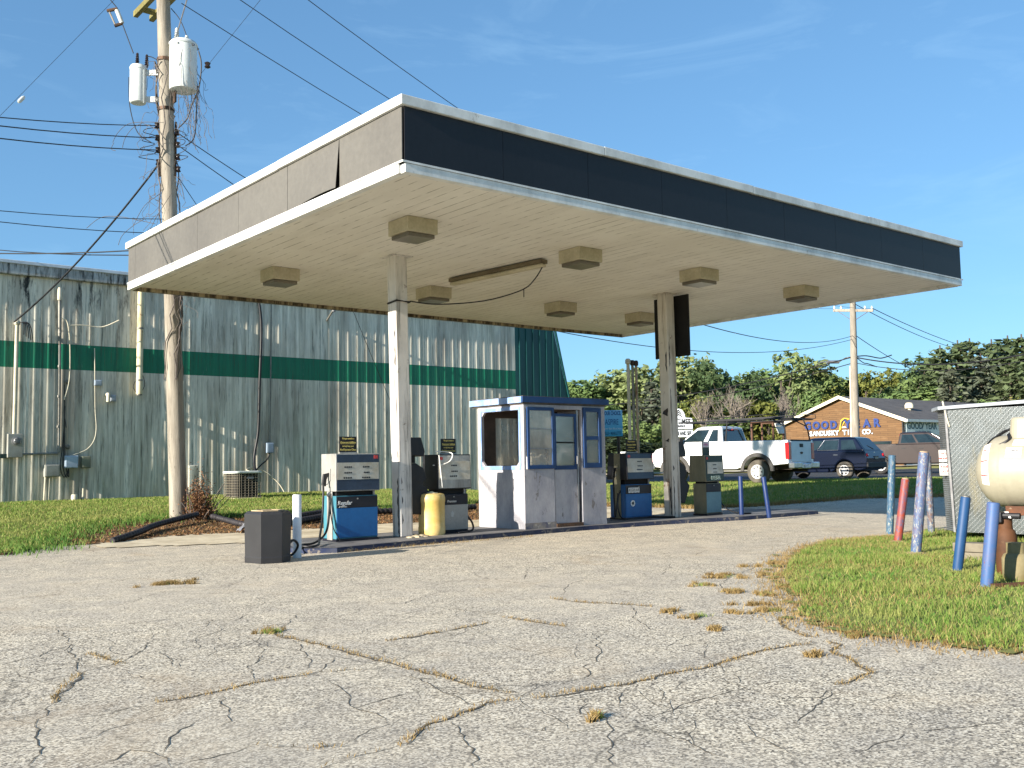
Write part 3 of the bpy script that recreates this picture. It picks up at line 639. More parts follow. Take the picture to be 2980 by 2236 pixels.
mb=MB()
mb.box(KX0,5.41,KY0,KY0+.05,ZI,1.09);mb.box(KX0,KX0+.05,KY0+.0505,3.80,ZI,2.17);mb.box(KX0,4.79,KY0,KY0+.05,1.091,2.17)
mb.box(4.7905,6.05,KY0,KY0+.05,2.10,2.17);mb.box(5.385,5.43,KY0+.002,KY0+.052,1.091,2.099)
part('front_wall',M_booth,mb,bevel=.004)
mb=MB();mb.box(6.05,KX1,KY0,KY0+.05,ZI,1.09);mb.box(6.05,6.085,KY0,KY0+.05,1.091,2.17);mb.box(6.515,KX1,KY0,KY0+.05,1.091,2.17);mb.box(6.086,6.514,KY0,KY0+.05,2.145,2.17)
part('front_wall',M_booth,mb,bevel=.004)
mb=MB();mb.box(KX0+.001,KX0+.05,3.8005,4.82,ZI,1.15);mb.box(KX0,KX0+.05,4.8205,KY1,ZI,2.17);mb.box(KX0+.001,KX0+.05,3.8005,4.82,2.08,2.17)
part('side_wall',M_booth,mb)
for (y,z,sy,sz) in((4.82,2.08,-1,-1),(4.82,1.15,-1,1),(3.8005,1.15,1,1)):
    part('corner_gusset',M_booth,MB().prism([(KX0+.002,y,z),(KX0+.002,y+.08*sy,z),(KX0+.002,y,z+.08*sz)],(.045,0,0)))
mb=MB();e=.011
mb.box(KX0-e,KX0-.001,3.76,4.86,2.085,2.14);mb.box(KX0-e,KX0-.001,3.76,4.86,1.085,1.148);mb.box(KX0-e,KX0-.001,3.755,3.803,1.149,2.084);mb.box(KX0-e,KX0-.001,4.818,4.865,1.149,2.084)
part('opening_frame',M_lblue,mb)
mb=MB();mb.box(KX1-.05,KX1,KY0+.0505,KY1-.0505,ZI,1.1);mb.box(KX1-.05,KX1,KY0+.0505,3.85,1.101,2.17);mb.box(KX1-.05,KX1,4.6,KY1-.0505,1.101,2.17);mb.box(KX1-.05,KX1,3.851,4.599,2.05,2.17)
part('side_wall',M_booth,mb)
mb=MB();mb.box(KX0+.0505,5.1,KY1-.05,KY1,ZI,2.17);mb.box(5.95,KX1-.001,KY1-.05,KY1,ZI,2.17);mb.box(5.101,5.949,KY1-.05,KY1,ZI,1.15);mb.box(5.101,5.949,KY1-.05,KY1,2.0,2.17)
part('back_wall',M_inner,mb)
part('back_window',M_dusty,MB().box(5.101,5.949,KY1-.03,KY1-.02,1.151,1.999))
part('side_window',M_dusty,MB().box(KX1-.03,KX1-.02,3.851,4.599,1.101,2.049))
part('floor',M_conc,MB().box(KX0+.051,KX1-.051,KY0+.051,KY1-.051,ZI,ZI+.02))
part('ceiling',M_inner,MB().box(KX0+.051,KX1-.051,KY0+.051,KY1-.051,2.13,2.168))
M_rooftop=mat('tar_roof',S(70,66,62),S(100,94,88),5,.9,bump=.4)
rf=part('roof',M_rooftop,MB().box(KX0-.02,KX1+.02,KY0-.02,KY1+.14,2.172,2.312))
part('roof_fascia',M_bblue,MB().box(KX0-.065,KX1+.06,KY0-.062,KY0-.021,2.20,2.30),rf,bevel=.004)
part('roof_fascia',M_lblue,MB().box(KX0-.065,KX0-.021,KY0-.0205,KY1+.16,2.195,2.298),rf,bevel=.004)
part('roof_fascia',M_bblue,MB().box(KX1+.021,KX1+.06,KY0-.0205,KY1+.16,2.20,2.30),rf,bevel=.004)
def win(x0,x1,z0,z1,fw_,bars,gm,name='front_window'):
    fy=KY0-.03
    mb=MB();mb.box(x0,x0+fw_,fy,KY0-.001,z0,z1);mb.box(x1-fw_,x1,fy,KY0-.001,z0,z1);mb.box(x0+fw_,x1-fw_,fy,KY0-.001,z0,z0+fw_*1.3);mb.box(x0+fw_,x1-fw_,fy,KY0-.001,z1-fw_*1.1,z1)
    f_=part(name,M_bblue,mb,bevel=.004)
    part('glass',gm,MB().box(x0+fw_,x1-fw_,KY0-.012,KY0-.007,z0+fw_*1.3,z1-fw_*1.1),f_)
    for z,wd,m in bars: part('glazing_bar',m,MB().box(x0+fw_,x1-fw_,fy+.004,KY0-.013,z-wd/2,z+wd/2),f_)
    return f_
M_alu=mat('dull_aluminium',S(150,150,152),S(120,120,122),4,.4,.6)
win(4.80,5.40,1.09,2.125,.05,[(1.43,.015,M_alu),(1.76,.015,M_alu)],M_dusty)
win(6.085,6.515,1.09,2.14,.065,[(1.61,.06,M_bblue)],M_clear)
dr=part('door',M_booth,MB().box(5.435,5.95,KY0+.02,KY0+.055,.16,1.07),bevel=.004)
mb=MB();mb.box(5.435,5.475,KY0+.012,KY0+.05,1.071,2.03);mb.box(5.905,5.95,KY0+.012,KY0+.05,1.071,2.03);mb.box(5.4755,5.9045,KY0+.012,KY0+.05,1.98,2.03);mb.box(5.4755,5.9045,KY0+.012,KY0+.05,1.071,1.14)
part('window_frame',M_bblue,mb,dr,bevel=.003)
part('glass',M_clear,MB().box(5.4755,5.9045,KY0+.03,KY0+.035,1.141,1.979),dr)
part('glazing_bar',M_dark,MB().box(5.4755,5.9045,KY0+.022,KY0+.029,1.52,1.545),dr)
part('handle',M_alu,MB().box(5.925,5.94,KY0-.02,KY0+.012,1.16,1.30),dr,bevel=.003)
part('door_frame',M_alu,MB().box(5.953,5.985,KY0+.01,KY0+.05,.16,2.09))
part('threshold',mat('rotten_sill',S(96,70,50),S(60,50,44),8,.9,bump=.4),MB().box(5.43,6.045,KY0-.02,KY0+.09,ZI,.158))
part('counter',mat('counter_top',S(150,140,124),S(120,110,96),4,.5),MB().box(5.0,6.57,4.42,4.875,1.0,1.04))
part('bottom_trim',mat('peeling_base_trim',S(150,140,128),S(60,66,100),6,.8,spot=S(200,192,176),spsc=8,splo=.55,sphi=.64),MB().box(KX0-.006,5.43,KY0-.008,KY0-.001,ZI,.2))
# things kept inside the booth
M_jug=mat('milky_plastic',S(232,226,206),S(214,206,180),4,.4)
M_mail=mat('grey_plastic_case',S(150,152,158),S(120,124,132),4,.5)
def jug(x,y,z,w_,h,label,m,nm='plastic_jug'):
    t=thing(nm,label,'jug',(x,y,z))
    MB().hull8([(x-w_/2,y-.08,z),(x+w_/2,y-.08,z),(x+w_/2,y+.08,z),(x-w_/2,y+.08,z)],[(x-w_/2,y-.08,z+h),(x+w_/2,y-.08,z+h),(x+w_/2,y+.08,z+h),(x-w_/2,y+.08,z+h)]).build('body',m,t,bevel=.03,seg=3)
    MB().cyl((x,y,z+h),(x,y,z+h+.03),.025).build('cap',M_bblue,t)
    MB().tube(smooth_path([(x-w_*.3,y,z+h-.01),(x-w_*.2,y,z+h+.05),(x+w_*.2,y,z+h+.05),(x+w_*.3,y,z+h-.01)],4),.012,6).build('handle',m,t)
jug(5.64,4.5,1.04,.24,.27,'wide milky white jug on the booth counter behind the door glass',M_jug)
jug(5.86,4.52,1.04,.13,.24,'narrow white jug beside the wide jug on the booth counter',M_jug)
mb=MB();pr=[(6.24,0,1.04)];arch=[(6.42,1.04)]+[(6.33+.09*math.cos(a*math.pi/10),1.28+.09*math.sin(a*math.pi/10)) for a in range(11)]+[(6.24,1.04)]
mb.prism([(x,4.45,z) for x,z in arch],(0,.18,0))
tag(mb.build('storage_case',M_mail,loc=(6.33,4.5,1.04),bevel=.006),'grey round-topped plastic case behind the right booth window','case')
t=thing('paper_notice','white paper notice taped inside the right booth window with dark figures','notice',(6.2,KY0+.004,1.5))
MB().box(6.155,6.25,KY0-.005,KY0-.003,1.42,1.56).build('sheet',mat('white_paper',S(238,238,232),None,3,.8),t)
text('39',.07,M_dark,t,(6.2,KY0-.0055,1.49))

# ------------------------------------------------------------------ fuel pumps
M_steel=mat('scuffed_stainless_steel',S(176,174,168),S(132,128,122),2.5,.42,.35,stretch=(1,1,.25),spot=S(96,92,88),spsc=6,splo=.62,sphi=.7)
M_pblue=mat('sun_faded_blue_enamel',S(30,100,158),S(24,90,146),2,.4,spot=S(200,204,204),spsc=9,splo=.70,sphi=.74)
M_pblk=mat('black_enamel',S(26,27,36),S(34,35,46),3,.35,grain=.12)
M_slate=mat('dark_slate_enamel',S(52,66,86),S(40,50,66),2,.3,grain=.12)
M_pgrey=mat('grey_enamel',S(158,156,150),S(138,136,130),2,.5,spot=S(100,96,90),spsc=8,splo=.68,sphi=.73)
M_green=mat('dark_green_enamel',S(38,58,52),S(30,46,42),2,.4,grain=.12)
M_olive=mat('dirty_olive_steel',S(132,128,108),S(104,102,84),2,.5,.2,stretch=(1,1,.3))
M_teal=mat('faded_teal_enamel',S(112,146,154),S(96,128,138),2,.5,spot=S(150,140,110),spsc=6,splo=.66,sphi=.74)
M_dial=mat('yellowed_dial_face',S(190,188,178),S(170,160,140),3,.35,spot=S(196,160,100),spsc=5,splo=.66,sphi=.76)
M_dialg=mat('dim_glass_band',S(96,98,100),S(120,116,108),2,.2)
M_red=mat('red_emblem',S(196,70,66),S(180,60,58),8,.5)
M_white=mat('white_lettering',S(236,234,228),S(220,218,212),8,.6)
M_yel=mat('yellow_lettering',S(226,206,120),S(206,186,100),8,.6)
M_sign=mat('black_sign_face',S(22,21,20),S(30,29,28),5,.5)
M_rub=mat('black_hose_rubber',S(22,22,24),S(34,34,36),9,.45)
def nozzle(par,x,y,z,s=-1):
    mb=MB();mb.prism([(x,y-.02,z+.10),(x+s*.10,y-.02,z+.08),(x+s*.12,y-.02,z-.08),(x+s*.06,y-.02,z-.10),(x+s*.05,y-.02,z+.0)],(0,.04,0))
    n=mb.build('nozzle',M_rub,par,bevel=.008)
    MB().tube(smooth_path([(x,y,z+.07),(x-s*.03,y,z+.10),(x-s*.02,y,z+.16)],4),.011,8).build('spout',M_steel,n)
    MB().tube(smooth_path([(x+s*.09,y,z-.06),(x+s*.03,y,z-.07),(x+s*.01,y,z-.02)],4),.006,6).build('lever',M_steel,n)
def pump(label,x0,x1,y0,y1,hb,hc,ht,body,side,head,headside,band,ov=.02,tilt=0.,disp='wide',topper=True,panel=None):
    xm,ym=(x0+x1)/2,(y0+y1)/2
    t=thing('fuel_pump',label,'fuel pump',(xm,ym,ZI),0,'fuel pumps on the island')
    w_=x1-x0
    MB().box(x0-.01,x1+.01,y0-.01,y1+.01,ZI,ZI+.035).build('base_plate',M_pblk,t)
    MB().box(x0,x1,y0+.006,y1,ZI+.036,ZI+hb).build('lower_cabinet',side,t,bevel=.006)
    zb=ZI+hb-(hb*.27)
    MB().box(x0+.006,x1-.006,y0-.006,y0+.0055,ZI+.055,zb-.002).build('front_panel',body,t,bevel=.004)
    bd=MB().box(x0+.006,x1-.006,y0-.006,y0+.0055,zb,ZI+hb-.012).build('grade_band',band,t,bevel=.004)
    MB().cyl((xm,y0-.0065,zb+hb*.2),(xm,y0-.016,zb+hb*.2),.012,n=10).build('lock',M_steel,bd)
    MB().box(x0+.03,x1-.03,y0+.04,y1-.04,ZI+hb+.0005,ZI+hc-.0005).build('neck',M_dark,t)
    for xx in (x1-.075,): MB().box(xx,xx+.03,y0+.005,y0+.03,ZI+hb+.001,ZI+hc-.001).build('neck_post',M_steel,t)
    # head, its face leaning out at the foot when tilt > 0
    a,b=x0-ov,x1+ov
    hd=MB().hull8([(a-tilt*.3,y0-.03-tilt,ZI+hc),(b+tilt*.3,y0-.03-tilt,ZI+hc),(b+tilt*.3,y1+.03+tilt,ZI+hc),(a-tilt*.3,y1+.03+tilt,ZI+hc)],[(a,y0-.03,ZI+ht),(b,y0-.03,ZI+ht),(b,y1+.03,ZI+ht),(a,y1+.03,ZI+ht)]).build('head',headside,t,bevel=.008)
    def face(u0,u1,v0,v1,off,m,name,par=hd):   # strip on the leaning face, u,v in 0..1
        def P(u,v):
            lo=Vector((a-tilt*.3+(b-a+tilt*.6)*u,y0-.03-tilt,ZI+hc));hi=Vector((a+(b-a)*u,y0-.03,ZI+ht));return lo.lerp(hi,v)
        q=[P(u0,v0),P(u1,v0),P(u1,v1),P(u0,v1)]
        return MB().prism([p+Vector((0,-off,0)) for p in q],(0,-.004,0)).build(name,m,par)
    face(.02,.98,.03,.97,.001,head,'face_frame')
    fr=[c for c in hd.children][-1]
    if disp=='wide':
        face(.03,.97,.31,.76,.0055,M_dial,'dial_face')
        rows=((.62,.66,(.18,.36),4),(.47,.51,(.18,.36),4),(.62,.66,(.6,.76),4),(.47,.51,(.62,.76),4),(.335,.375,(.16,.36),4),(.335,.375,(.58,.78),4))
    elif disp=='centre':
        face(.03,.97,.27,.8,.0055,M_dial,'dial_face')
        rows=((.66,.70,(.40,.58),4),(.49,.53,(.40,.60),4),(.35,.39,(.36,.58),4))
    else:
        face(.1,.94,.30,.74,.0055,M_dial,'dial_face')
        rows=((.62,.655,(.40,.60),4),(.47,.505,(.40,.60),4),(.34,.375,(.40,.62),4))
    mb=MB()
    def P(u,v,off):
        lo=Vector((a-tilt*.3+(b-a+tilt*.6)*u,y0-.03-tilt,ZI+hc));hi=Vector((a+(b-a)*u,y0-.03,ZI+ht));return lo.lerp(hi,v)+Vector((0,-off,0))
    for v0,v1,(u0,u1),n in rows:
        for k in range(n):
            uu=u0+(u1-u0)*k/n;uw=(u1-u0)/n*.7;mb.prism([P(uu,v0,.0105),P(uu+uw,v0,.0105),P(uu+uw,v1,.0105),P(uu,v1,.0105)],(0,-.003,0))
    mb.build('price_reels',M_pblk,hd)
    MB().prism([P(u,v,.0055) for u,v in (((.86,.86),(.95,.86),(.95,.95),(.86,.95)) if disp=='wide' else ((.06,.84),(.15,.84),(.15,.93),(.06,.93)))],(0,-.004,0)).build('emblem',M_red,hd)
    MB().box(x1+ov+.001,x1+ov+.035,ym-.05,ym+.05,ZI+hc+.1,ZI+hc+.3).build('nozzle_boot',M_pblk,t,bevel=.01)
    if topper:
        sx=xm+(-.05 if disp=='wide' else .03);sz=ZI+ht
        MB().box(sx-.15,sx+.15,ym-.03,ym+.01,sz+.0005,sz+.025).build('sign_foot',M_steel,t)
        sg=MB().box(sx-.148,sx+.148,ym-.016,ym-.004,sz+.0255,sz+.255).build('topper_sign',M_sign,t,bevel=.003)
        for s_,z_,m_,sh,si in (('This gas contains a',.225,M_yel,.15,.033),('Detergent Additive',.167,M_yel,.15,.040),('to help keep your',.113,M_yel,.15,.032),('Fuel Injectors Clean',.06,M_yel,.2,.040)):
            text(s_,si,m_,sg,(sx,ym-.0175,sz+z_),shear=sh,bold=.0008,sx=.82)
        MB().box(sx-.12,sx+.12,ym-.0185,ym-.0165,sz+.145,sz+.149).build('underline',M_yel,sg)
    return t,hd,bd
# first pump: blue, with its steel side column and hose at the left
p1,h1,b1=pump('blue regular pump with bright steel side, nearest the white post',1.335,2.035,3.88,4.26,.66,.725,1.275,M_pblue,mat('sunlit_tint_cyan_side',S(66,124,138),S(58,112,128),2,.5),M_slate,M_steel,M_pblk)  # cabinet sides in a paler cyan: direct sun painted into the blue
text('Regular',.085,M_white,b1,(1.47,3.8725,.655),shear=.25,align='CENTER',bold=.001,sx=.9)
text('UNLEADED',.028,M_white,b1,(1.44,3.8725,.600),shear=.2,sx=.9)
MB().box(1.318,1.334,3.975,4.13,ZI+.02,ZI+.724).build('side_column',M_steel,p1,bevel=.004)
nozzle(p1,1.31,4.04,1.0)
MB().box(1.30,1.3145,4.0,4.08,.98,1.16).build('nozzle_hook',M_steel,p1,bevel=.004)
def hose(name,par,pts,r=.016): return MB().tube(smooth_path(pts,7),r,8).build(name,M_rub,par,smooth=True,ang=80)
hose('hose',p1,[(1.20,4.02,.93),(1.19,4.0,.75),(1.12,3.9,.45),(.98,3.72,.2),(.85,3.5,.135),(.72,3.3,.125),(.58,3.22,.12),(.5,3.35,.125),(.62,3.55,.125),(.85,3.62,.135),(1.12,3.8,.25),(1.24,3.92,.5),(1.29,4.0,.72),(1.30,4.04,.78)])
hose('hose',p1,[(1.30,3.99,.8),(1.28,3.95,.55),(1.3,3.9,.3),(1.36,3.86,.16),(1.38,3.85,.115)],.008)
MB().cyl((1.318,4.03,.80),(1.27,4.02,.76),.028,.022).build('hose_swivel',M_steel,p1)
# second pump: grey premium
p2,h2,b2=pump('grey premium pump with black band, behind the yellow plastic drum',3.21,3.79,3.975,4.33,.62,.70,1.25,M_pgrey,M_pblk,M_steel,M_plast,M_pblk,.035,.01,'centre')
text('Premium',.055,M_white,b2,(3.46,3.967,.605),shear=.25,sx=.9)
MB().prism([(3.45,3.9675,.36),(3.49,3.9675,.36),(3.50,3.9675,.42),(3.47,3.9675,.46),(3.44,3.9675,.42)],(0,-.002,0)).build('worn_emblem',mat('pale_emblem',S(190,190,186),None,6),p2)
hose('hose',p2,[(3.86,4.15,.98),(3.87,4.15,.75),(3.80,4.12,.55),(3.83,4.1,.4),(3.92,4.05,.25),(3.9,4.0,.14),(3.78,3.98,.115),(3.6,3.88,.115),(3.45,3.8,.115)])
MB().tube(smooth_path([(3.165,4.05,1.18),(3.25,3.93,1.19),(3.38,3.9,1.24),(3.44,3.9,1.34),(3.40,3.95,1.385),(3.2,4.05,1.40)],6),.009,6).build('vapour_tube',M_white,p2)
MB().bar((3.19,3.925,1.34),(3.235,3.905,.83),.02,.012).build('loose_trim_strip',M_white,p2)
# third pump: blue regular beyond the booth
p3,h3,b3=pump('blue regular pump with slanted grey face, between the booth and rusty column',7.66,8.375,4.215,4.62,.655,.75,1.245,M_pblue,M_pblue,M_slate,M_pblk,M_pblk,.0,.045,'centre')
lp=MB().box(7.72,8.03,4.199,4.2085,.595,.70).build('letter_strip',M_pblk,b3)
mb=MB()
for i,ch in enumerate('REGULAR'):
    cx=7.742+i*.0435;mb.box(cx-.019,cx+.019,4.196,4.1985,.60+.004*(i%2),.695)
mb.build('letter_tiles',M_white,b3)
text('REGULAR',.085,M_dark,b3,(7.872,4.1955,.648),sx=.62,space=1.28)
mb=MB();mb.lathe([(.045,-.0015),(.06,-.0015),(.06,.0015),(.045,.0015)],(0,0,0),24);mb.xform(Matrix.Translation((7.845,4.2055,.40))@Matrix.Rotation(R(90),4,'X'))
mb.box(7.82,7.87,4.204,4.207,.375,.425);mb.build('round_emblem',M_white,p3)
MB().box(7.645,7.659,4.33,4.49,ZI+.02,ZI+1.24).build('side_column',M_olive,p3,bevel=.004)
nozzle(p3,7.63,4.41,.98)
hose('hose',p3,[(7.53,4.40,.9),(7.52,4.38,.7),(7.44,4.3,.5),(7.35,4.2,.36),(7.25,4.1,.24),(7.22,4.05,.2),(7.30,4.05,.55),(7.45,4.15,.62),(7.62,4.32,.64)])
hose('hose',p3,[(7.44,4.2,.60),(7.38,4.15,.4),(7.40,4.12,.2),(7.5,4.12,.125),(7.6,4.15,.12)],.013)
hose('ground_hose',p3,[(8.38,4.3,.13),(8.48,4.15,.118),(8.62,3.85,.118)],.02)
# fourth pump: diesel
p4,h4,b4=pump('dark green diesel pump with teal lower panel, right of the rusty column',9.565,10.02,3.86,4.19,.63,.665,1.185,M_teal,M_olive,M_green,M_olive,M_pblk,.05,.02,'small',False)
text('DIESEL',.105,mat('pale_green_lettering',S(186,206,196),S(160,180,172),8,.6),h4,(9.80,3.797,ZI+.735),bold=.001,sx=.8,space=1.25)
sg=MB().box(9.655,9.875,4.0,4.012,ZI+1.186,ZI+1.46).build('topper_sign',M_green,p4,bevel=.003)
MB().box(9.665,9.865,3.996,3.9995,ZI+1.345,ZI+1.455).build('sign_face',mat('pale_pink_sign_face',S(206,196,204),None,5,.6),sg)
text('DIESEL',.05,mat('magenta_lettering',S(176,80,140),None,8,.6),sg,(9.765,3.995,ZI+1.40),bold=.0008,sx=.9)
hose('hose',p4,[(10.10,4.0,.8),(10.08,3.95,.6),(10.06,3.9,.35),(10.12,3.78,.2),(10.25,3.6,.125),(10.42,3.5,.118),(10.5,3.52,.118),(10.45,3.62,.118)],.014)

# ------------------------------------------------------------------ small things on and beside the island
M_bin=mat('charcoal_bin_panel',S(46,46,48),S(40,40,42),2,.5,grain=.04)
tb=thing('trash_can','charcoal six-sided trash can with open tan-rimmed top beside the white post','trash can',(-.36,2.57,.03))
ang=[227,282,335,47,102,155];
def ring(r,z): return [(-.36+r*math.cos(R(a)),2.57+r*math.sin(R(a)),z) for a in ang]
def loft(rings,m,name,par,cap=True,**k):
    mb=MB();n=len(rings[0]);vs=[p for r_ in rings for p in r_]
    fs=[(i*n+j,i*n+(j+1)%n,(i+1)*n+(j+1)%n,(i+1)*n+j) for i in range(len(rings)-1) for j in range(n)]
    if cap: fs+=[tuple(range(n-1,-1,-1)),tuple(range((len(rings)-1)*n,len(rings)*n))]
    mb.add(vs,fs);return mb.build(name,m,par,**k)
loft([ring(.275,.02),ring(.28,.10),ring(.274,.105),ring(.285,.62),ring(.25,.655)],M_bin,'body',tb,bevel=.004)
loft([ring(.20,.6555),ring(.20,.668),ring(.15,.668),ring(.15,.656)],mat('tan_rim',S(176,158,126),S(140,122,94),6,.7),'rim',tb,False)
loft([ring(.145,.6558),ring(.145,.660)],M_dark,'opening',tb)
hose_=MB().tube(smooth_path([(-.1,2.55,.22),(0.,2.6,.27),(.09,2.65,.2),(.06,2.7,.1),(.0,2.75,.055),(.15,2.95,.05),(.35,3.2,.06),(.5,3.3,.11)],7),.016,8)
tag(hose_.build('loose_hose',M_rub,loc=(.1,2.7,.03),smooth=True,ang=80),'loop of black hose lying between the trash can and the white post','hose')
wp=thing('white_post','short white guard post in the partial shadow of the trash can','post',(.156,2.80,.03))
MB().lathe([(.057,.0),(.057,.805),(.05,.815),(.0,.815)],(.156,2.80,.02),24).build('pipe',mat('white_post_paint',S(228,228,228),S(206,206,208),3,.5,spot=S(170,150,120),spsc=7,splo=.68,sphi=.74),wp,smooth=True)
M_drum=mat('yellow_plastic_drum',S(206,172,96),S(220,196,136),1.5,.45,stretch=(1,1,2),spot=S(200,150,60),spsc=3,splo=.6,sphi=.75)
dm=thing('plastic_drum','pale yellow plastic drum with closed top in front of the grey pump','drum',(3.08,3.98,ZI))
MB().lathe([(.198,0),(.210,.03),(.212,.12),(.207,.13),(.207,.5),(.214,.52),(.214,.57),(.206,.60),(.195,.63),(.14,.645),(0,.645)],(3.08,3.98,ZI),32).build('body',M_drum,dm,smooth=True)
MB().lathe([(.10,.646),(.10,.655),(.03,.66),(.03,.672),(0,.672)],(3.08,3.98,ZI),20).build('bung',mat('pale_bung',S(230,222,196),None,5,.5),dm,smooth=True)
M_post=mat('navy_post_paint',S(20,46,96),S(16,38,82),5,.5,spot=S(70,84,140),spsc=9)
def post(x,y,z,h,r,tip,m,label,group,name='guard_post',cap=None):
    t=thing(name,label,'post',(x,y,z),0,group)
    tip=Vector(tip) if tip else Vector((x,y,z+h)); b_=Vector((x,y,z-.03)); d=(tip-b_).normalized()
    MB().tube([b_,tip-d*.012,tip],[r,r,r*.88],24).build('pipe',m,t,smooth=True,ang=50)
    if cap: MB().tube([tip+d*.0005,tip+d*.012,tip+d*.018],[r*.8,r*.8,r*.4],20).build('cap',cap,t,smooth=True)
    return t
post(10.20,3.51,ZI,.76,.045,None,M_post,'upright navy guard post nearer the diesel pump','navy guard posts by the diesel pump')
post(10.10,2.78,ZI,.74,.045,(10.03,2.83,.85),M_post,'leaning navy guard post farther from the diesel pump','navy guard posts by the diesel pump')

# crumpled grey plastic sheet caught behind the trash can
M_bag=mat('grey_plastic_sheet',S(120,122,128),S(90,92,98),8,.35)
g=random.Random(21);mb=MB();n=6;vs=[];zg_=Tz(1.55,7.5)
for i in range(n):
    for j in range(n): vs.append((1.62-.035*i+g.gauss(0,.012),7.42+.035*j+g.gauss(0,.012),zg_+.02+.24*(1-i/(n-1))*(.55+.45*math.sin(j*1.1))+abs(g.gauss(0,.02))))
fs=[(i*n+j,(i+1)*n+j,(i+1)*n+j+1,i*n+j+1) for i in range(n-1) for j in range(n-1)]
mb.add(vs+[(x-.004,y,z-.004) for x,y,z in vs],fs+[tuple(n*n+k for k in reversed(f)) for f in fs])
tag(mb.build('plastic_sheet',M_bag,loc=(1.55,7.5,Tz(1.55,7.5))),'small crumpled grey plastic sheet at the broken end of the corrugated pipe','plastic sheet')
# ------------------------------------------------------------------ ribbed metal building on the left
YW=15.6
def wall_mat():
    t=NT('grimy_ribbed_siding');v=t.coords()
    fine=t.noise(t.coords((1,1,.045)),7,6,.72)          # run-down streaks
    broad=t.noise(t.coords((.35,.35,.10)),2.4,4,.6)
    patch=t.noise(t.coords((.5,.5,.30)),1.3,6,.7,.5)
    white=t.mix(t.ramp(fine,.36,.62),S(240,234,216),S(182,176,158))
    white=t.mix(t.math('MULTIPLY',t.ramp(broad,.50,.66),.7),white,S(150,140,128))
    sx=t.n('ShaderNodeSeparateXYZ');tc=t.n('ShaderNodeTexCoord');t.l(tc.outputs['Object'],sx.inputs[0])
    g=t.ramp(t.noise(t.coords((1,1,.06)),3.1,5,.7),.46,.64)
    low=t.n('ShaderNodeMapRange');low.inputs[1].default_value=2.6;low.inputs[2].default_value=-.1;t.l(sx.outputs[2],low.inputs[0])
    white=t.mix(t.math('MULTIPLY',t.math('MULTIPLY',g,low.outputs[0]),.8),white,S(104,108,82))
    green=t.mix(t.ramp(fine,.42,.72),S(28,118,88),S(22,96,74)); chalk=t.ramp(t.noise(t.coords((1.6,1,.10)),8,5,.7),.62,.72)
    green=t.mix(t.math('MULTIPLY',chalk,.5),green,S(150,180,166))
    a=t.math('GREATER_THAN',sx.outputs[2],3.165);b=t.math('LESS_THAN',sx.outputs[2],3.765)
    col=t.mix(t.math('MULTIPLY',a,b),white,green)
    # black mould running from under the eave, mostly towards the left end
    bl=t.noise(t.coords((1,1,.16)),4.2,7,.75,.3);up=t.n('ShaderNodeMapRange');up.inputs[1].default_value=3.4;up.inputs[2].default_value=5.5;t.l(sx.outputs[2],up.inputs[0])
    lf=t.n('ShaderNodeMapRange');lf.inputs[1].default_value=3.;lf.inputs[2].default_value=-5.;t.l(sx.outputs[0],lf.inputs[0])
    k=t.math('MULTIPLY',t.ramp(bl,.52,.63),t.math('MULTIPLY',t.math('ADD',up.outputs[0],.35),t.math('ADD',lf.outputs[0],.12)))
    col=t.mix(k,col,S(34,34,30))
    bk2=t.math('MULTIPLY',t.ramp(t.noise(t.coords((1.3,1,.05)),12,4,.8),.55,.64),.7);col=t.mix(bk2,col,S(70,70,60))
    t.bsdf(col,.5,.0,fine,.08,.01,.35);return t.m
M_wall=wall_mat()
M_eave=streak_mat('mouldy_eave_trim',S(176,178,176),S(140,142,140),S(44,44,40),S(120,110,90),(.46,.60),.12)
M_tealw=mat('dark_teal_siding',S(28,82,80),S(22,66,66),1.2,.45,stretch=(1,1,.2))
bl=thing('metal_building','long grimy white ribbed metal building with a dark green stripe','building',(4,YW,.4))
def ribbed(x0,x1,z0,z1,y,pitch=.305,dep_=.008):
    mb=MB();xs=[(x0,0)]
    n=int((x1-x0)/pitch)
    for i in range(n):
        x=x0+i*pitch+.02
        xs+=[(x,0),(x+.03,-dep_),(x+.055,-dep_),(x+.085,0),(x+.15,0),(x+.165,-.003),(x+.178,-.003),(x+.193,0)]
    xs.append((x1,0))
    vs=[(x,y+d,z) for x,d in xs for z in(z0,z1)]
    mb.add(vs,[(2*i,2*i+2,2*i+3,2*i+1) for i in range(len(xs)-1)]);return mb
ribbed(-14,14.45,.38,5.68,YW).build('wall',M_wall,bl)
MB().box(-14,14.44,YW+.03,YW+14,.3,5.6).build('wall_core',M_wall,bl)
MB().box(-14.1,13.6,YW-.11,YW+.2,5.682,5.99).build('eave_trim',M_eave,bl,bevel=.02)
MB().box(-14.1,13.6,YW-.14,YW-.111,5.93,6.01).build('gutter_lip',mat('pale_gutter',S(196,206,216),None,3,.5),bl,bevel=.01)
MB().prism([(-14.1,YW+.21,5.95),(-14.1,YW+7,6.9),(-14.1,YW+14,5.95)],(27.7,0,0)).build('roof',mat('grey_metal_roof',S(150,152,152),S(130,132,130),1,.5),bl)
mb=MB();xs=[14.452]
prof=[(14.452,.45),(14.452,5.645),(16.12,5.66),(16.72,3.35),(16.72,3.2),(16.05,3.2),(16.05,.45)]
mb.prism([(x,YW,z) for x,z in prof],(0,12,0))
mz=mb.build('mansard_end',M_tealw,bl)
mb=MB()
for i in range(7):
    x=14.62+i*.29;zt=5.63 if x<16.1 else 5.66-(x-16.12)/.6*2.3
    mb.box(x,x+.04,YW-.03,YW-.001,.45 if x<16.0 else 3.25,zt-.04)
mb.build('standing_seam',M_tealw,mz)
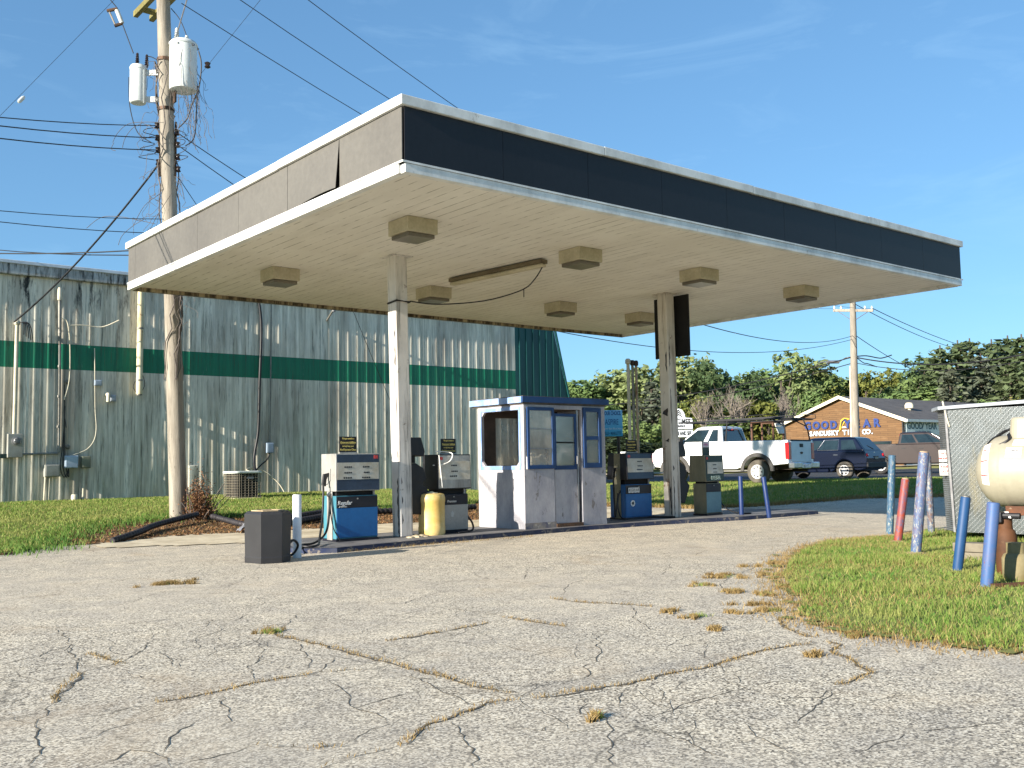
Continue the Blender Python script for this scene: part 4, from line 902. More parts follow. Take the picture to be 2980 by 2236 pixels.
mb=MB();mb.box(14.44,16.2,YW-.04,YW+12,5.665,5.74);mb.bar((16.16,YW-.02,5.7),(16.76,YW-.02,3.35),.06,.06)
mb.build('edge_flashing',M_tealw,mz)
# services on the wall
M_pvc=mat('weathered_cream_conduit',S(206,198,176),S(176,168,146),3,.6,spot=S(120,104,80),spsc=6,splo=.66,sphi=.74)
M_galv=mat('galvanised_pipe',S(140,138,130),S(108,104,96),3,.5,.4,spot=S(80,66,52),spsc=6,splo=.6,sphi=.7)
M_boxg=mat('grey_utility_box',S(158,158,150),S(130,128,118),2,.55,spot=S(100,96,84),spsc=5,splo=.62,sphi=.7)
yq=YW-.045
em=thing('electric_meter','cream electric meter box with round glass dial under a tall service mast','electric meter',(-.32,yq,1.5))
MB().box(-.472,-.16,yq-.12,yq,1.515,2.048).build('socket_box',M_boxg,em,bevel=.01)
MB().cyl((-.302,yq-.12,1.885),(-.302,yq-.155,1.885),.095,n=24).build('ring',M_alu,em)
MB().lathe([(.08,0),(.078,-.05),(.055,-.075),(0,-.08)],(-.302,yq-.155,1.885),20,'y').xform(Matrix.Identity(4)).build('dial',M_dialg,em,smooth=True)
MB().tube([(-.335,yq-.06,2.05),(-.325,yq-.06,4.52)],.042,12).build('mast',M_pvc,em,smooth=True)
MB().lathe([(.05,0),(.07,.03),(.06,.10),(.0,.12)],(-.325,yq-.06,4.52),14).build('weather_head',M_pvc,em,smooth=True)
mb=MB()
for k in range(5): mb.tube(smooth_path([(-.30,yq-.08,4.58),(-.22+.03*k,yq-.2,4.55),(-.20+.05*k,yq-.15,4.3-.04*k)],4),.011,6)
mb.build('drip_wires',M_wire,em)
MB().box(-.62,-.475,yq-.06,yq,1.50,1.60).build('fuse_box',M_green,em,bevel=.008)
cn=thing('conduit_riser','slim tarnished conduit riser with a boxy cap, beside the meter','conduit',(.6,yq,1.55))
MB().tube([(.625,yq-.035,1.62),(.61,yq-.035,3.4),(.585,yq-.035,5.2)],.034,10).build('pipe',M_galv,cn,smooth=True)
MB().lathe([(.05,0),(.055,.05),(.05,.25),(.03,.3),(0,.3)],(.583,yq-.035,5.18),12).build('cap',M_pvc,cn,smooth=True)
MB().tube([(-.155,yq-.035,1.585),(.45,yq-.035,1.6),(.60,yq-.035,1.6),(.628,yq-.035,1.66)],.028,10).build('cross_pipe',M_galv,cn,smooth=True)
for z in (2.2,2.9,3.6,4.4): MB().cyl((.6,yq-.035,z),(.6,yq-.035,z+.05),.041,n=12).build('coupling',M_galv,cn)
def wbox(name,label,x0,x1,z0,z1,d,m,cat='utility box',legs=()):
    t=thing(name,label,cat,((x0+x1)/2,yq,z0))
    MB().box(x0,x1,yq-d,yq,z0,z1).build('case',m,t,bevel=.012)
    MB().box(x0+.02,x1-.02,yq-d-.012,yq-d-.0005,z0+.02,z1-.02).build('lid',m,t,bevel=.008)
    for x in legs: MB().tube([(x,yq-d/2,z0),(x-.02,yq-d/2,Tz(x,yq))],.022,8).build('leg_conduit',M_pvc,t,smooth=True)
    return t
wbox('junction_box','wide grey-green junction box standing on two pale conduits',.311,.63,1.064,1.345,.14,M_boxg,legs=(.34,.43))
wbox('telephone_box','pale blue-grey rounded telephone box right of the wide junction box',.751,1.045,1.258,1.55,.11,mat('pale_blue_box',S(166,182,196),S(146,160,176),3,.5))
wbox('junction_box','narrow olive-grey junction box on a single conduit, right of the pale blue box',1.123,1.324,1.253,1.532,.11,mat('olive_box',S(120,122,104),S(100,102,86),3,.6),legs=(1.19,))
wbox('wall_vent','square pale wall vent plate just under the green stripe',1.389,1.563,3.20,3.343,.06,mat('vent_plate',S(168,180,192),S(140,150,160),4,.5),'vent')
t=wbox('wall_vent','square wall vent plate with a cream pipe elbow beside it',1.768,1.907,2.838,2.999,.05,mat('vent_plate_dull',S(160,168,178),S(130,138,148),4,.5),'vent')
MB().tube(smooth_path([(1.70,yq+.03,2.99),(1.70,yq-.09,3.0),(1.695,yq-.12,2.95),(1.695,yq-.12,2.82)],5),.045,12).build('elbow',M_pvc,t,smooth=True)
wbox('disconnect_box','small grey disconnect box on the wall above the air conditioner',5.782,5.98,1.575,1.846,.10,mat('blue_grey_box',S(140,156,172),S(120,132,148),3,.5))
wbox('access_panel','plain tall white access panel low on the wall behind the pole',3.699,3.97,.52,1.287,.02,M_wall,'panel')
t=thing('exhaust_pipe','thick rusty cream exhaust pipe hanging down the wall with a bare lower end','pipe',(2.43,yq,3.0))
MB().tube([(2.44,yq-.10,5.75),(2.43,yq-.10,3.03)],.075,16).build('pipe',streak_mat('rusty_cream_pipe',S(214,204,172),S(196,180,140),S(160,120,60),S(120,74,34),(.55,.7),.12),t,smooth=True)
MB().tube([(2.43,yq-.10,3.03),(2.43,yq-.10,3.0)],.068,16).build('pipe_end',M_galv,t,smooth=True)
for z in(3.35,4.62): MB().tube([(2.43,yq-.10,z),(2.43,yq-.10,z+.04)],.083,16).build('band',M_galv,t)
MB().tube(smooth_path([(2.36,yq-.02,3.35),(2.30,yq-.05,3.2),(2.36,yq-.08,3.08)],4),.008,6).build('wire_loop',M_wire,t)
MB().tube(smooth_path([(2.50,yq-.02,3.6),(2.58,yq-.05,3.3),(2.50,yq-.08,3.1)],4),.008,6).build('wire_loop',M_wire,t)
t=thing('floodlight','old floodlight on a short arm high on the wall below the canopy edge','light',(7.6,YW-.05,5.3))
MB().tube([(7.62,YW-.03,5.25),(7.66,YW-.3,5.5)],.025,8).build('arm',M_galv,t)
MB().lathe([(.0,0),(.05,.02),(.07,.2),(.05,.22)],(7.67,YW-.34,5.45),12).build('lamp_head',M_alu,t,smooth=True)
mb=MB();mb.tube(smooth_path([(5.559,yq-.03,5.7),(5.63,yq-.03,5.2),(5.645,yq-.03,4.6),(5.60,yq-.03,3.4),(5.57,yq-.03,2.2),(5.45,yq-.05,1.5),(5.36,yq-.3,1.08)],5),.038,8)
tag(mb.build('refrigerant_line',M_rub,loc=(5.6,yq,1.1),smooth=True,ang=80),'thick black insulated pipe running down the wall to the air conditioner','pipe')
mb=MB();mb.tube([(5.935,yq-.02,5.6),(5.91,yq-.02,1.85)],.018,8)
tag(mb.build('thin_conduit',M_galv,loc=(5.92,yq,1.85),smooth=True),'thin grey conduit dropping to the disconnect box','conduit')
mb=MB();mb.tube(smooth_path([(5.88,yq-.05,1.58),(5.80,yq-.06,1.4),(5.6,yq-.1,1.25),(5.4,yq-.25,1.12)],5),.02,8)
tag(mb.build('whip_cable',M_rub,loc=(5.8,yq,1.2)),'black cable curving from the disconnect box to the air conditioner','cable')
mb=MB();mb.tube(smooth_path([(4.97,14.5,1.07),(5.1,15.2,1.14),(5.3,15.4,1.185),(5.66,15.45,1.12),(5.9,15.4,.95),(6.08,15.35,.76),(6.2,15.3,.55)],5),.016,8)
tag(mb.build('whip_cable',M_pvc,loc=(6.2,15.3,.5)),'pale cable arching over from the air conditioner toward the grass','cable')
mb=MB();mb.tube(smooth_path([(1.39,yq-.02,4.1),(1.40,yq-.04,3.5),(1.42,yq-.03,2.7),(1.45,yq-.05,2.2),(1.40,yq-.05,1.9),(1.25,yq-.05,1.7),(1.04,yq-.05,1.6),(.85,yq-.1,1.54)],6),.011,6)
tag(mb.build('loose_cable',M_pvc,loc=(1.3,yq,1.5)),'pale loose cable looping down the wall into the telephone box','cable')
mb=MB();mb.tube(smooth_path([(.63,yq-.06,4.75),(.74,yq-.06,4.7),(.80,yq-.06,4.4),(.83,yq-.05,3.9),(.82,yq-.05,3.3),(.72,yq-.05,2.85)],6),.016,6)
mb.tube(smooth_path([(.8,yq-.06,4.6),(1.1,yq-.12,4.62),(1.5,yq-.2,4.6),(1.8,yq-.5,4.75)],6),.01,6)
tag(mb.build('loose_cable',M_pvc,loc=(.8,yq,2.9)),'pale frayed cable hanging from the conduit riser across the green stripe','cable')
mb=MB()
for k in range(3): mb.tube(smooth_path([(.72+.03*k,yq-.03,3.2-.5*k),(.74,yq-.03,2.4),(.70+.03*k,yq-.03,1.7),(.66+.06*k,yq-.06,1.3),(.75+.05*k,yq-.05,1.05),(.85,yq-.05,1.25)],6),.010,6)
tag(mb.build('black_wall_cables',M_wire,loc=(.72,yq,1.1)),'bundle of black cables hanging down beside the junction boxes','cable')
for x,z,l in((.803,3.275,'dark round stub on the wall below the stripe beside the conduit riser'),(.83,1.751,'dark round stub on the wall above the telephone box')):
    tag(MB().lathe([(.05,0),(.055,-.02),(.03,-.06),(0,-.06)],(x,yq+.01,z),14,'y').build('pipe_stub',M_galv,loc=(x,yq,z),smooth=True),l,'pipe stub')
z=Tz(.963,15.45);tag(MB().lathe([(.075,0),(.075,.14),(.06,.17),(0,.17)],(.963,15.42,z),16).build('cleanout_pipe',M_pvc,loc=(.963,15.42,z),smooth=True),'short white cleanout pipe in the grass at the foot of the wall','pipe')

# air conditioner
ac=thing('air_conditioner','square outdoor air conditioner with pale top and wire grille on the grass by the wall','air conditioner',(4.42,13.95,Tz(4.42,13.95)))
zc=Tz(4.42,13.95)
def rrect(cx,cy,a,r,n=6):
    out=[]
    for sx,sy,a0 in((1,1,0),(-1,1,90),(-1,-1,180),(1,-1,270)):
        for k in range(n+1):
            t=R(a0+90*k/n);out.append((cx+sx*(a-r)+r*math.cos(t),cy+sy*(a-r)+r*math.sin(t)))
    return out
cx,cy,a_=4.42,13.95,.36
MB().prism([(x,y,zc+.03) for x,y in rrect(cx,cy,a_-.05,.12)],(0,0,.58)).build('coil',mat('dirty_condenser_coil',S(26,24,22),S(18,17,16),9,.7,spot=S(70,62,48),spsc=5,splo=.60,sphi=.7),ac)
MB().prism([(x,y,zc-.03) for x,y in rrect(cx,cy,a_+.03,.12)],(0,0,.065)).build('base',M_conc,ac,bevel=.01)
MB().prism([(x,y,zc+.61) for x,y in rrect(cx,cy,a_+.02,.14)],(0,0,.06)).build('top_cover',mat('pale_ac_cover',S(206,210,206),S(186,192,188),3,.45),ac,bevel=.02,seg=3)
mb=MB();loop=rrect(cx,cy,a_,.13,5)
for k in range(9):
    z=zc+.07+k*.062;mb.tube([(x,y,z) for x,y in loop]+[(loop[0][0],loop[0][1],z)],.0042,5)
for i in range(0,len(loop)):
    x,y=loop[i];mb.tube([(x,y,zc+.04),(x,y,zc+.61)],.0042,5)
for s in (-1,1):
    for k in range(-2,3):
        mb.tube([(cx+s*a_,cy+k*.09,zc+.04),(cx+s*a_,cy+k*.09,zc+.61)],.0042,5);mb.tube([(cx+k*.09,cy+s*a_,zc+.04),(cx+k*.09,cy+s*a_,zc+.61)],.0042,5)
mb.build('wire_grille',mat('dull_grille_wire',S(140,132,114),S(110,102,88),4,.6),ac)
MB().box(cx-.05,cx+.12,cy-a_-.016,cy-a_-.008,zc+.48,zc+.53).build('name_plate',M_alu,ac)

# ------------------------------------------------------------------ utility pole with its gear
def wood(name,c1,c2,dk,zs=.05):
    t=NT(name);f=t.noise(t.coords((1,1,zs)),16,6,.7);v=t.coords((1,1,.3))
    col=t.mix(t.ramp(f,.32,.68),c1,c2);ck=t.ramp(t.noise(t.coords((1,1,zs*.8)),30,4,.7),.62,.70);col=t.mix(ck,col,dk)
    col=t.mix(t.math('MULTIPLY',t.ramp(t.noise(v,1.4,5),.45,.65),.6),col,tuple(x*.62 for x in c2))
    t.bsdf(col,.8,0,f,.5,.02);return t.m
M_pole=wood('weathered_pole_wood',S(164,156,142),S(128,120,108),S(56,50,43))
M_arm=wood('mossy_crossarm_wood',S(140,132,74),S(108,100,56),S(60,54,34),1.)
M_ceram=mat('dark_porcelain',S(34,26,26),S(44,34,32),4,.25)
M_pale=mat('pale_porcelain',S(196,200,196),S(176,180,176),4,.3)
M_tank=mat('grey_transformer_paint',S(206,210,208),S(190,194,192),2,.4,grain=.06)
M_iron=mat('rusty_iron',S(92,70,54),S(60,50,44),6,.6,.5)
PB=Vector((1.385,10.084,Tz(1.385,10.084)));PT=Vector((.75,9.5,10.55))
def PA(z): return PB.lerp(PT,(z-PB.z)/(PT.z-PB.z))
up_=thing('utility_pole','tall weathered wooden utility pole behind the canopy carrying transformers','utility pole',tuple(PB))
MB().tube([PB-Vector((0,0,.2))]+[PB.lerp(PT,k/12) for k in range(13)],[.172]+[.168-.045*k/12 for k in range(13)],24).build('pole',M_pole,up_,smooth=True)
tp=PA(10.2)
for dx,dz in((-.16,.08),(.16,.08)):
    MB().bar((tp.x+dx,tp.y+1.1,tp.z+dz),(tp.x+dx,tp.y-1.35,tp.z+dz),.09,.12).build('crossarm',M_arm,up_,bevel=.006)
MB().bar((tp.x-.2,tp.y+.78,tp.z+.08),(tp.x+.2,tp.y+.78,tp.z+.08),.08,.10).build('spacer_block',M_arm,up_,bevel=.006)
MB().bar((tp.x+.18,tp.y-.95,tp.z+.0),(PA(9.2).x+.12,PA(9.2).y,9.2),.02,.02).build('brace',M_alu,up_)
for z in(9.05,8.1): 
    p=PA(z);MB().tube([p-Vector((0,0,.03)),p+Vector((0,0,.03))],.152,20).build('band',M_iron,up_)
sp=[]
for sgn in(-1,1):
    for k in range(4):
        z=(7.80 if sgn<0 else 7.66)-k*.235;p=PA(z);q=p+Vector((sgn*rt.x*.19,sgn*rt.y*.19,0));sp.append(q)
        o=MB().lathe([(.03,-.055),(.052,-.045),(.035,-.01),(.035,.01),(.052,.045),(.03,.055)],tuple(q),12).build('spool_insulator',M_ceram,up_,smooth=True)
p=PA(7.26)
for sgn in(-1,1): MB().bar((p+Vector((sgn*rt.x*.15,sgn*rt.y*.15,.62))),(p+Vector((sgn*rt.x*.15,sgn*rt.y*.15,-.45))),.04,.03).build('spool_rack',M_iron,up_)
def bushing(mb,c,h,r,lean=(0,0)):
    for k in range(5):
        z=c[2]+h*(.15+.16*k);mb.lathe([(r*.5,0),(r*(1.1-.1*k),.012),(r*.55,.045)],(c[0]+lean[0]*k*.02,c[1]+lean[1]*k*.02,z),12)
    mb.tube([c,(c[0]+lean[0]*.1,c[1]+lean[1]*.1,c[2]+h)],[r*.62,r*.32],10)
def transformer(label,c,r,h,dark,bs):
    t=thing('transformer',label,'transformer',c)
    MB().lathe([(r*.86,0),(r*.97,.015),(r,.05),(r,h-.05)],c,36).build('tank',M_tank,t,smooth=True)
    MB().lathe([(r*1.05,h-.05),(r*1.06,h-.02),(r*.9,h+.03),(0,h+.05)],c,36).build('lid',M_tank,t,smooth=True)
    for dx,dy,bh,br in bs:
        mb=MB();bushing(mb,(c[0]+dx,c[1]+dy,c[2]+h+.02),bh,br);mb.build('bushing',M_ceram if dark else M_pale,t,smooth=True)
    return t
RV=Vector((rt.x,rt.y,0)).normalized();FV=Vector((fw.x,fw.y,0)).normalized()
p=PA(8.6);c=p-RV*.53;c=(c.x,c.y,8.22)
t1=transformer('slim grey transformer with two black bushings left of the pole',c,.155,.71,True,[(-.03,-.02,.26,.04),(RV.x*.14+FV.x*.05,RV.y*.14+FV.y*.05,.26,.04)])
for z in(8.82,8.3):
    MB().bar(Vector((c[0],c[1],z))+RV*.13,PA(z)-RV*.12,.03,.11).build('mounting_arm',M_tank,t1,bevel=.004)
MB().bar(Vector((c[0],c[1],8.2))+RV*.13-FV*.07,Vector((c[0],c[1],8.88))+RV*.13-FV*.07,.05,.012).build('hanger_plate',M_tank,t1)
p=PA(8.8);c=p+RV*.36-FV*.05;c=(c.x,c.y,8.42)
t2=transformer('large grey transformer with pale bushings right of the pole, wrapped in dead vines',c,.255,.94,False,[(-RV.x*.13,-RV.y*.13,.30,.055),(RV.x*.06,RV.y*.06,.12,.05)])
MB().bar(Vector((c[0],c[1],8.2))-RV*.16,Vector((c[0],c[1],8.45))-RV*.16,.12,.03).build('mounting_bracket',M_iron,t2)
for a in(-2.4,-1.2,-.4):
    q=Vector((c[0]+.235*math.cos(a),c[1]+.235*math.sin(a),c[2]+.86));MB().cyl(q,q+Vector((math.cos(a)*.05,math.sin(a)*.05,0)),.022,n=10).build('terminal',M_alu,t2)
cf=Vector((tp.x-.05,tp.y+1.25,tp.z+.02));cf=CAM+(cf-CAM);d0=(PB-CAM).dot(fw)
def at(x,y,D): # point D metres ahead of the camera on the picture ray x,y (full photo pixels)
    return CAM+(fw+rt*((x-1490)/FPX)-up*((y-1118)/FPX))*D
fu=thing('fuse_cutout','white fuse cutout hanging off the left end of the crossarm','fuse',tuple(at(345,60,d0+.5)))
MB().tube([at(340,30,d0+.5),at(355,68,d0+.5)],.045,10).build('insulator',M_pale,fu,smooth=True)
MB().tube([at(316,30,d0+.5),at(338,78,d0+.5)],.016,8).build('fuse_tube',M_pole,fu)
for a,b in(((312,32),(342,26)),((334,76),(356,68))): MB().tube([at(*a,d0+.5),at(*b,d0+.5)],.034,8).build('clamp',M_iron,fu)
mb=MB();mb.tube(sag(at(356,70,d0+.5),at(388,155,d0+.1),.0),.010,6);mb.tube([at(305,-20,d0+.6),at(338,20,d0+.5)],.010,6)
tag(mb.build('jumper_wire',M_wire,loc=tuple(at(388,155,d0))),'dark jumper wire from the fuse cutout to the slim transformer','wire')
mb=MB();mb.tube(smooth_path([at(425,165,d0),at(440,166,d0),at(458,175,d0-.1)],4),.009,6);mb.tube(smooth_path([at(498,25,d0),at(525,60,d0),at(545,110,d0)],5),.009,6)
mb.tube(smooth_path([at(578,150,d0-.2),at(586,190,d0-.2),at(578,260,d0-.2),at(560,300,d0-.1),at(545,345,d0-.1),at(520,372,d0)],6),.014,6)
mb.tube(smooth_path([at(574,250,d0-.2),at(572,320,d0-.2),at(565,400,d0-.2),at(540,425,d0)],6),.012,6)
mb.tube(smooth_path([at(375,225,d0),at(378,310,d0),at(400,385,d0),at(440,415,d0)],6),.009,6)
for k in range(4): 
    y=372+k*24;mb.tube(smooth_path([at(450,y,d0-.1),at(425+8*k,y+4,d0-.2),at(418-5*k,y+13,d0-.2),at(450,y+22,d0-.1)],5),.007,6)
    mb.tube(smooth_path([at(510,y+8,d0-.1),at(532+5*k,y+12,d0-.2),at(540-6*k,y+24,d0-.2),at(512,y+30,d0-.1)],5),.007,6)
tag(mb.build('drop_wires',M_wire,loc=tuple(PA(7.2))),'tangle of black drop wires between the transformers and the pole spools','wire')

# wires from the pole to the left, each a thing of its own
def wire(label,a,b,s,r=.011,grp=None,cat='power line'):
    mb=MB();mb.tube(sag(a,b,s,24),r*.65,6);o=mb.build('power_line',M_wire,loc=tuple(a),smooth=True,ang=80);return tag(o,label,cat,grp)
sL=sp[:4];sR=sp[4:]
def wire_left(label,a,b,s,r,cat='power line'):   # the span runs on well past the picture's edge
    a=Vector(a);e=a+(Vector(b)-a)*4+Vector((0,0,12*s));return wire(label,a,e,4*s,r,cat=cat)
wire_left('uppermost of the three black lines running left from the pole spools',sL[0],at(-120,330,15),.18,.014)
wire_left('middle of the three black lines running left from the pole spools',sL[1],at(-120,352,15),.18,.016)
wire_left('lowest of the three black lines running left from the pole spools',sL[2],at(-120,388,15),.20,.016)
wire('thick twisted service cable dropping from the pole to the meter mast',sL[3]+Vector((0,0,-.05)),Vector((-.40,yq-.12,4.58)),.20,.03,cat='service cable')
wire_left('thin line running left at the level of the canopy roof, upper one',PA(6.0),at(-120,602,16),.2,.011)
wire_left('thin line running left at the level of the canopy roof, lower one',PA(5.72),at(-120,632,17),.2,.012)
wire_left('thick drooping telephone line running left behind the canopy corner',PA(5.3)+Vector((0,0,.15)),at(-120,735,20),.25,.02)
wire_left('thick telephone line sagging from the canopy corner to the left frame edge',PA(5.2)+Vector((0,0,.12)),at(-120,716,24),.35,.018)
ga_,gb_=at(-160,500,17),at(362,-30,d0+.5);ga_=gb_+(ga_-gb_)*((gb_.z-.1)/(gb_.z-ga_.z))
wire('steel guy wire slanting up across the sky at the upper left',ga_,at(362,-30,d0+.5),0.,.006,cat='guy wire')
gi=thing('guy_insulator','pale porcelain strain insulator on the slanting guy wire','insulator',tuple(at(62,290,18.2)))
q=at(62,290,18.2);dd=(at(300,60,d0+.5)-at(-160,500,17)).normalized();MB().tube([q-dd*.09,q-dd*.05,q+dd*.05,q+dd*.09],[.02,.036,.036,.02],10).build('body',M_pale,gi,smooth=True)
wire('pale guy wire rising to the upper right past the large transformer',at(585,215,d0),at(790,-40,d0-3),0.,.006,cat='guy wire')
q=at(604,190,d0-.15);tag(MB().lathe([(.03,-.06),(.06,-.04),(.04,0),(.06,.04),(.03,.06)],tuple(q),10).build('strain_insulator',M_ceram,loc=tuple(q),smooth=True),'dark strain insulator on the pale guy wire right of the large transformer','insulator')
PR=at(1843*1.3472,668*1.3472,52.)
cR=[at(1800*1.3472,667*1.3472,52.6),at(1843*1.3472,655*1.3472,52.),at(1886*1.3472,667*1.3472,51.4)]
armr=[at(528,10,d0-1.),at(640,-40,d0-1.),at(790,-80,d0-1.)]
wire('lowest of three long lines crossing from the near pole toward the distant pole',armr[0],cR[0],1.5,.012)
wire('middle of three long lines crossing from the near pole toward the distant pole',armr[1],cR[1],1.6,.012)
wire('highest of three long lines crossing the sky above the canopy corner',armr[2],cR[2],1.6,.012)
wire('upper of two lines from the right-hand spools that pass behind the canopy edge',sR[0],at(1500,840,46),.9,.014)
wire('lower of two lines from the right-hand spools that pass behind the canopy edge',sR[1],at(1480,900,46),.9,.014)
wire('short steep line from the pole down to the canopy roof edge',sR[3]+Vector((0,0,-.15)),at(700,770,d0+3),.05,.011)

wire('slack dark line falling from the canopy back edge across the ribbed wall',Vector((4.62,8.98,4.40)),at(868*1.3472,925*1.3472,24.5),.02,.010)
# dead vine and the bush at its foot
M_vine=mat('dead_vine_bark',S(112,104,98),S(84,78,74),9,.9)
def vine(seed,n,z0,z1,spread,m):
    g=random.Random(seed);mb=MB()
    for k in range(n):
        z=g.uniform(z0,z1);p=PA(z);a=g.uniform(-1,1);pts=[p+RV*(.17*(1 if a>0 else -1))+FV*g.uniform(-.12,.0)]
        for j in range(g.randint(4,9)):
            q=pts[-1]+RV*g.gauss(.03*(1 if a>0 else -1)*spread,.06*spread)+FV*g.gauss(-.01,.04)+Vector((0,0,g.gauss(-.07,.09)));pts.append(q)
        mb.tube(smooth_path(pts,3),.004,4,False)
    for k in range(5):
        pts=[];ph=g.uniform(0,6)
        for j in range(26):
            z=2.9+(z1-2.9)*j/25;p=PA(z);an=ph+z*g.uniform(.7,.9);pts.append(p+Vector((math.cos(an)*.19,math.sin(an)*.19,0)))
        mb.tube(pts,.012,5,False)
    return mb
mb=vine(3,46,4.4,9.0,1.,M_vine)
g=random.Random(9)
for k in range(34):   # strands hanging round the big transformer
    a=g.uniform(0,6.28);q=Vector((c[0]+.25*math.cos(a),c[1]+.25*math.sin(a),g.uniform(8.5,9.3)));pts=[q]
    for j in range(g.randint(5,11)): pts.append(pts[-1]+RV*g.gauss(.015,.04)+FV*g.gauss(0,.03)+Vector((0,0,g.gauss(-.15,.07))))
    mb.tube(smooth_path(pts,3),.004,4,False)
for pts in (((640,352),(560,350),(500,358),(460,392),(440,430)),((560,352),(520,372),(490,410),(478,450)),((640,400),(600,372),(560,356)),((445,430),(435,455),(452,462)),((640,655),(560,640),(500,632),(440,636),(390,668)),((600,640),(560,660),(520,690),(505,720)),((660,560),(600,600),(560,660)),((700,560),(640,640),(610,700))):
    mb.tube(smooth_path([at(x*.745,y*.745+95,d0-.6) if y<500 else at(x*.8-60,y*.95+30,d0-.5) for x,y in pts],5),.0055,4,False)
tag(mb.build('dead_vine',M_vine,loc=tuple(PB)),'leafless dead vine tangled up the utility pole and transformer','vine')
bush=thing('dead_bush','dry reddish dead bush with bare stems at the foot of the utility pole','bush',(PB.x+.45,PB.y-.25,PB.z))
g=random.Random(12);mb=MB();tw=MB()
for k in range(44):
    b0=Vector((PB.x+.33+g.gauss(0,.12),PB.y-.3+g.gauss(0,.10),PB.z-.02));h=g.uniform(.2,.7)*(1 if k%5 else 1.5);ln=Vector((g.gauss(.08,.16),g.gauss(0,.12),0))
    pts=[b0,b0+ln*.4+Vector((0,0,h*.45)),b0+ln+Vector((g.gauss(0,.05),0,h))];tw.tube(smooth_path(pts,3),[.009]*3+[.007]*3+[.004],5,False)
tw.build('stems',M_vine,bush)
n=4200;V=[];F=[]
gg=np.random.default_rng(4);cen=np.array([PB.x+.3,PB.y-.3,PB.z]);P_=cen+np.stack([gg.normal(0,.12,n),gg.normal(0,.10,n),np.abs(gg.normal(0,.30,n))],1)
for q in P_:
    d=Vector(gg.normal(0,1,3)).normalized()*.022;e=d.cross(Vector(gg.normal(0,1,3))).normalized()*.012
    o=len(V);q=Vector(q);V+=[q-d,q+e,q+d,q-e];F.append((o,o+1,o+2,o+3))
mb=MB();mb.add(V,F);mb.build('dead_leaves',leafmat('russet_dead_leaves',S(112,74,48),S(84,56,40),S(140,112,84),.15),bush)
# corrugated drain pipes
M_corr=mat('black_corrugated_plastic',S(38,36,38),S(54,50,52),5,.55)
def corrugated(label,pts,r=.054):
    P=smooth_path(pts,40);Q=[P[0]]
    for p in P:
        if (p-Q[-1]).length>.017: Q.append(p)
    rr_=[r*(1.0 if (i//2)%2 else .78) for i in range(len(Q))]
    mb=MB();mb.tube(Q,rr_,12);o=mb.build('drain_pipe',M_corr,loc=tuple(pts[0]),smooth=True,ang=70);return tag(o,label,'drain pipe')
def gp(x,y,h=.09): return Vector((x,y,Tz(x,y)+h))
corrugated('black corrugated pipe snaking from the pavement edge up to the foot of the pole',[gp(-.83,7.02,.04),gp(-.2,7.7,.08),gp(.3,8.4,.1),gp(.95,9.0,.13),gp(1.5,9.45,.15)])
corrugated('black corrugated pipe leading from the pole toward the trash can',[gp(1.72,9.3,.12),gp(1.75,8.7,.10),gp(1.75,8.0,.09),gp(1.95,7.75,.08),gp(2.5,7.85,.08)])
corrugated('black corrugated pipe lying behind the first pump, nearer one',[gp(2.6,7.9,.08),gp(3.3,8.35,.08),gp(4.1,8.75,.1),gp(5.2,8.85,.1),gp(6.4,8.75,.1),gp(7.6,8.8,.1)],.066)
corrugated('black corrugated pipe lying behind the first pump, farther one',[gp(2.8,8.7,.07),gp(3.5,9.0,.08),gp(4.3,9.3,.09),gp(5.4,9.35,.09)],.07)
# ------------------------------------------------------------------ right side: guard posts, plated box, propane
def postmat(name,c1,c2,chip,rust,amt):
    t=NT(name);v=t.coords((2.4,2.4,1.4))
    col=t.mix(t.ramp(t.noise(v,5,5,.6),.38,.66),c1,c2)
    col=t.mix(t.ramp(t.noise(v,9,7,.75,.4),amt,amt+.03),col,rust)
    col=t.mix(t.ramp(t.noise(t.coords((2.6,2.6,1.2)),13,7,.75,.5),amt+.02,amt+.05),col,chip)
    t.bsdf(col,.55,0,None);return t.m
M_p1=postmat('flaking_blue_white_post',S(50,88,112),S(42,76,104),S(146,148,138),S(66,80,98),.535)
M_p2=postmat('orange_worn_post',S(141,56,35),S(86,72,93),S(70,84,114),S(135,77,56),.545)
M_p3=postmat('flaking_lilac_post',S(66,90,124),S(92,94,118),S(152,150,136),S(98,78,88),.540)
M_p4=postmat('pale_flaked_post',S(70,92,116),S(88,92,108),S(138,136,132),S(98,80,76),.515)
M_p5=postmat('bright_blue_post',S(24,62,104),S(30,70,112),S(80,92,112),S(116,56,46),.66)
M_p6=postmat('rubbed_blue_post',S(54,88,134),S(78,90,128),S(96,92,118),S(112,76,86),.59)
M_capc=mat('concrete_fill',S(176,150,124),S(150,124,100),9,.9)
post(8.502,-.627,0,1.2,.055,(8.49,-.74,1.216),M_p1,'tall pale blue guard post with white flakes, farthest left of the right-hand cluster',None)
post(7.112,-1.545,0,.87,.055,(7.166,-1.68,.877),M_p2,'short orange-worn guard post leaning right',None,cap=M_capc)
post(5.673,-2.596,0,1.23,.062,(5.708,-2.753,1.236),M_p3,'tall lilac and white flaking guard post in the middle of the lawn edge',None,cap=M_capc)
post(8.644,-1.232,0,1.2,.05,(8.55,-1.277,1.19),M_p4,'leaning flaked guard post partly behind the tall lilac post',None,cap=M_capc)
post(4.199,-3.85,0,.77,.050,(4.242,-3.964,.765),M_p5,'smooth bright blue guard post leaning right in front of the metal box',None,cap=M_galv)
post(3.139,-4.652,0,.765,.055,(3.162,-4.75,.764),M_p6,'nearest rubbed blue guard post in front of the propane tank',None)
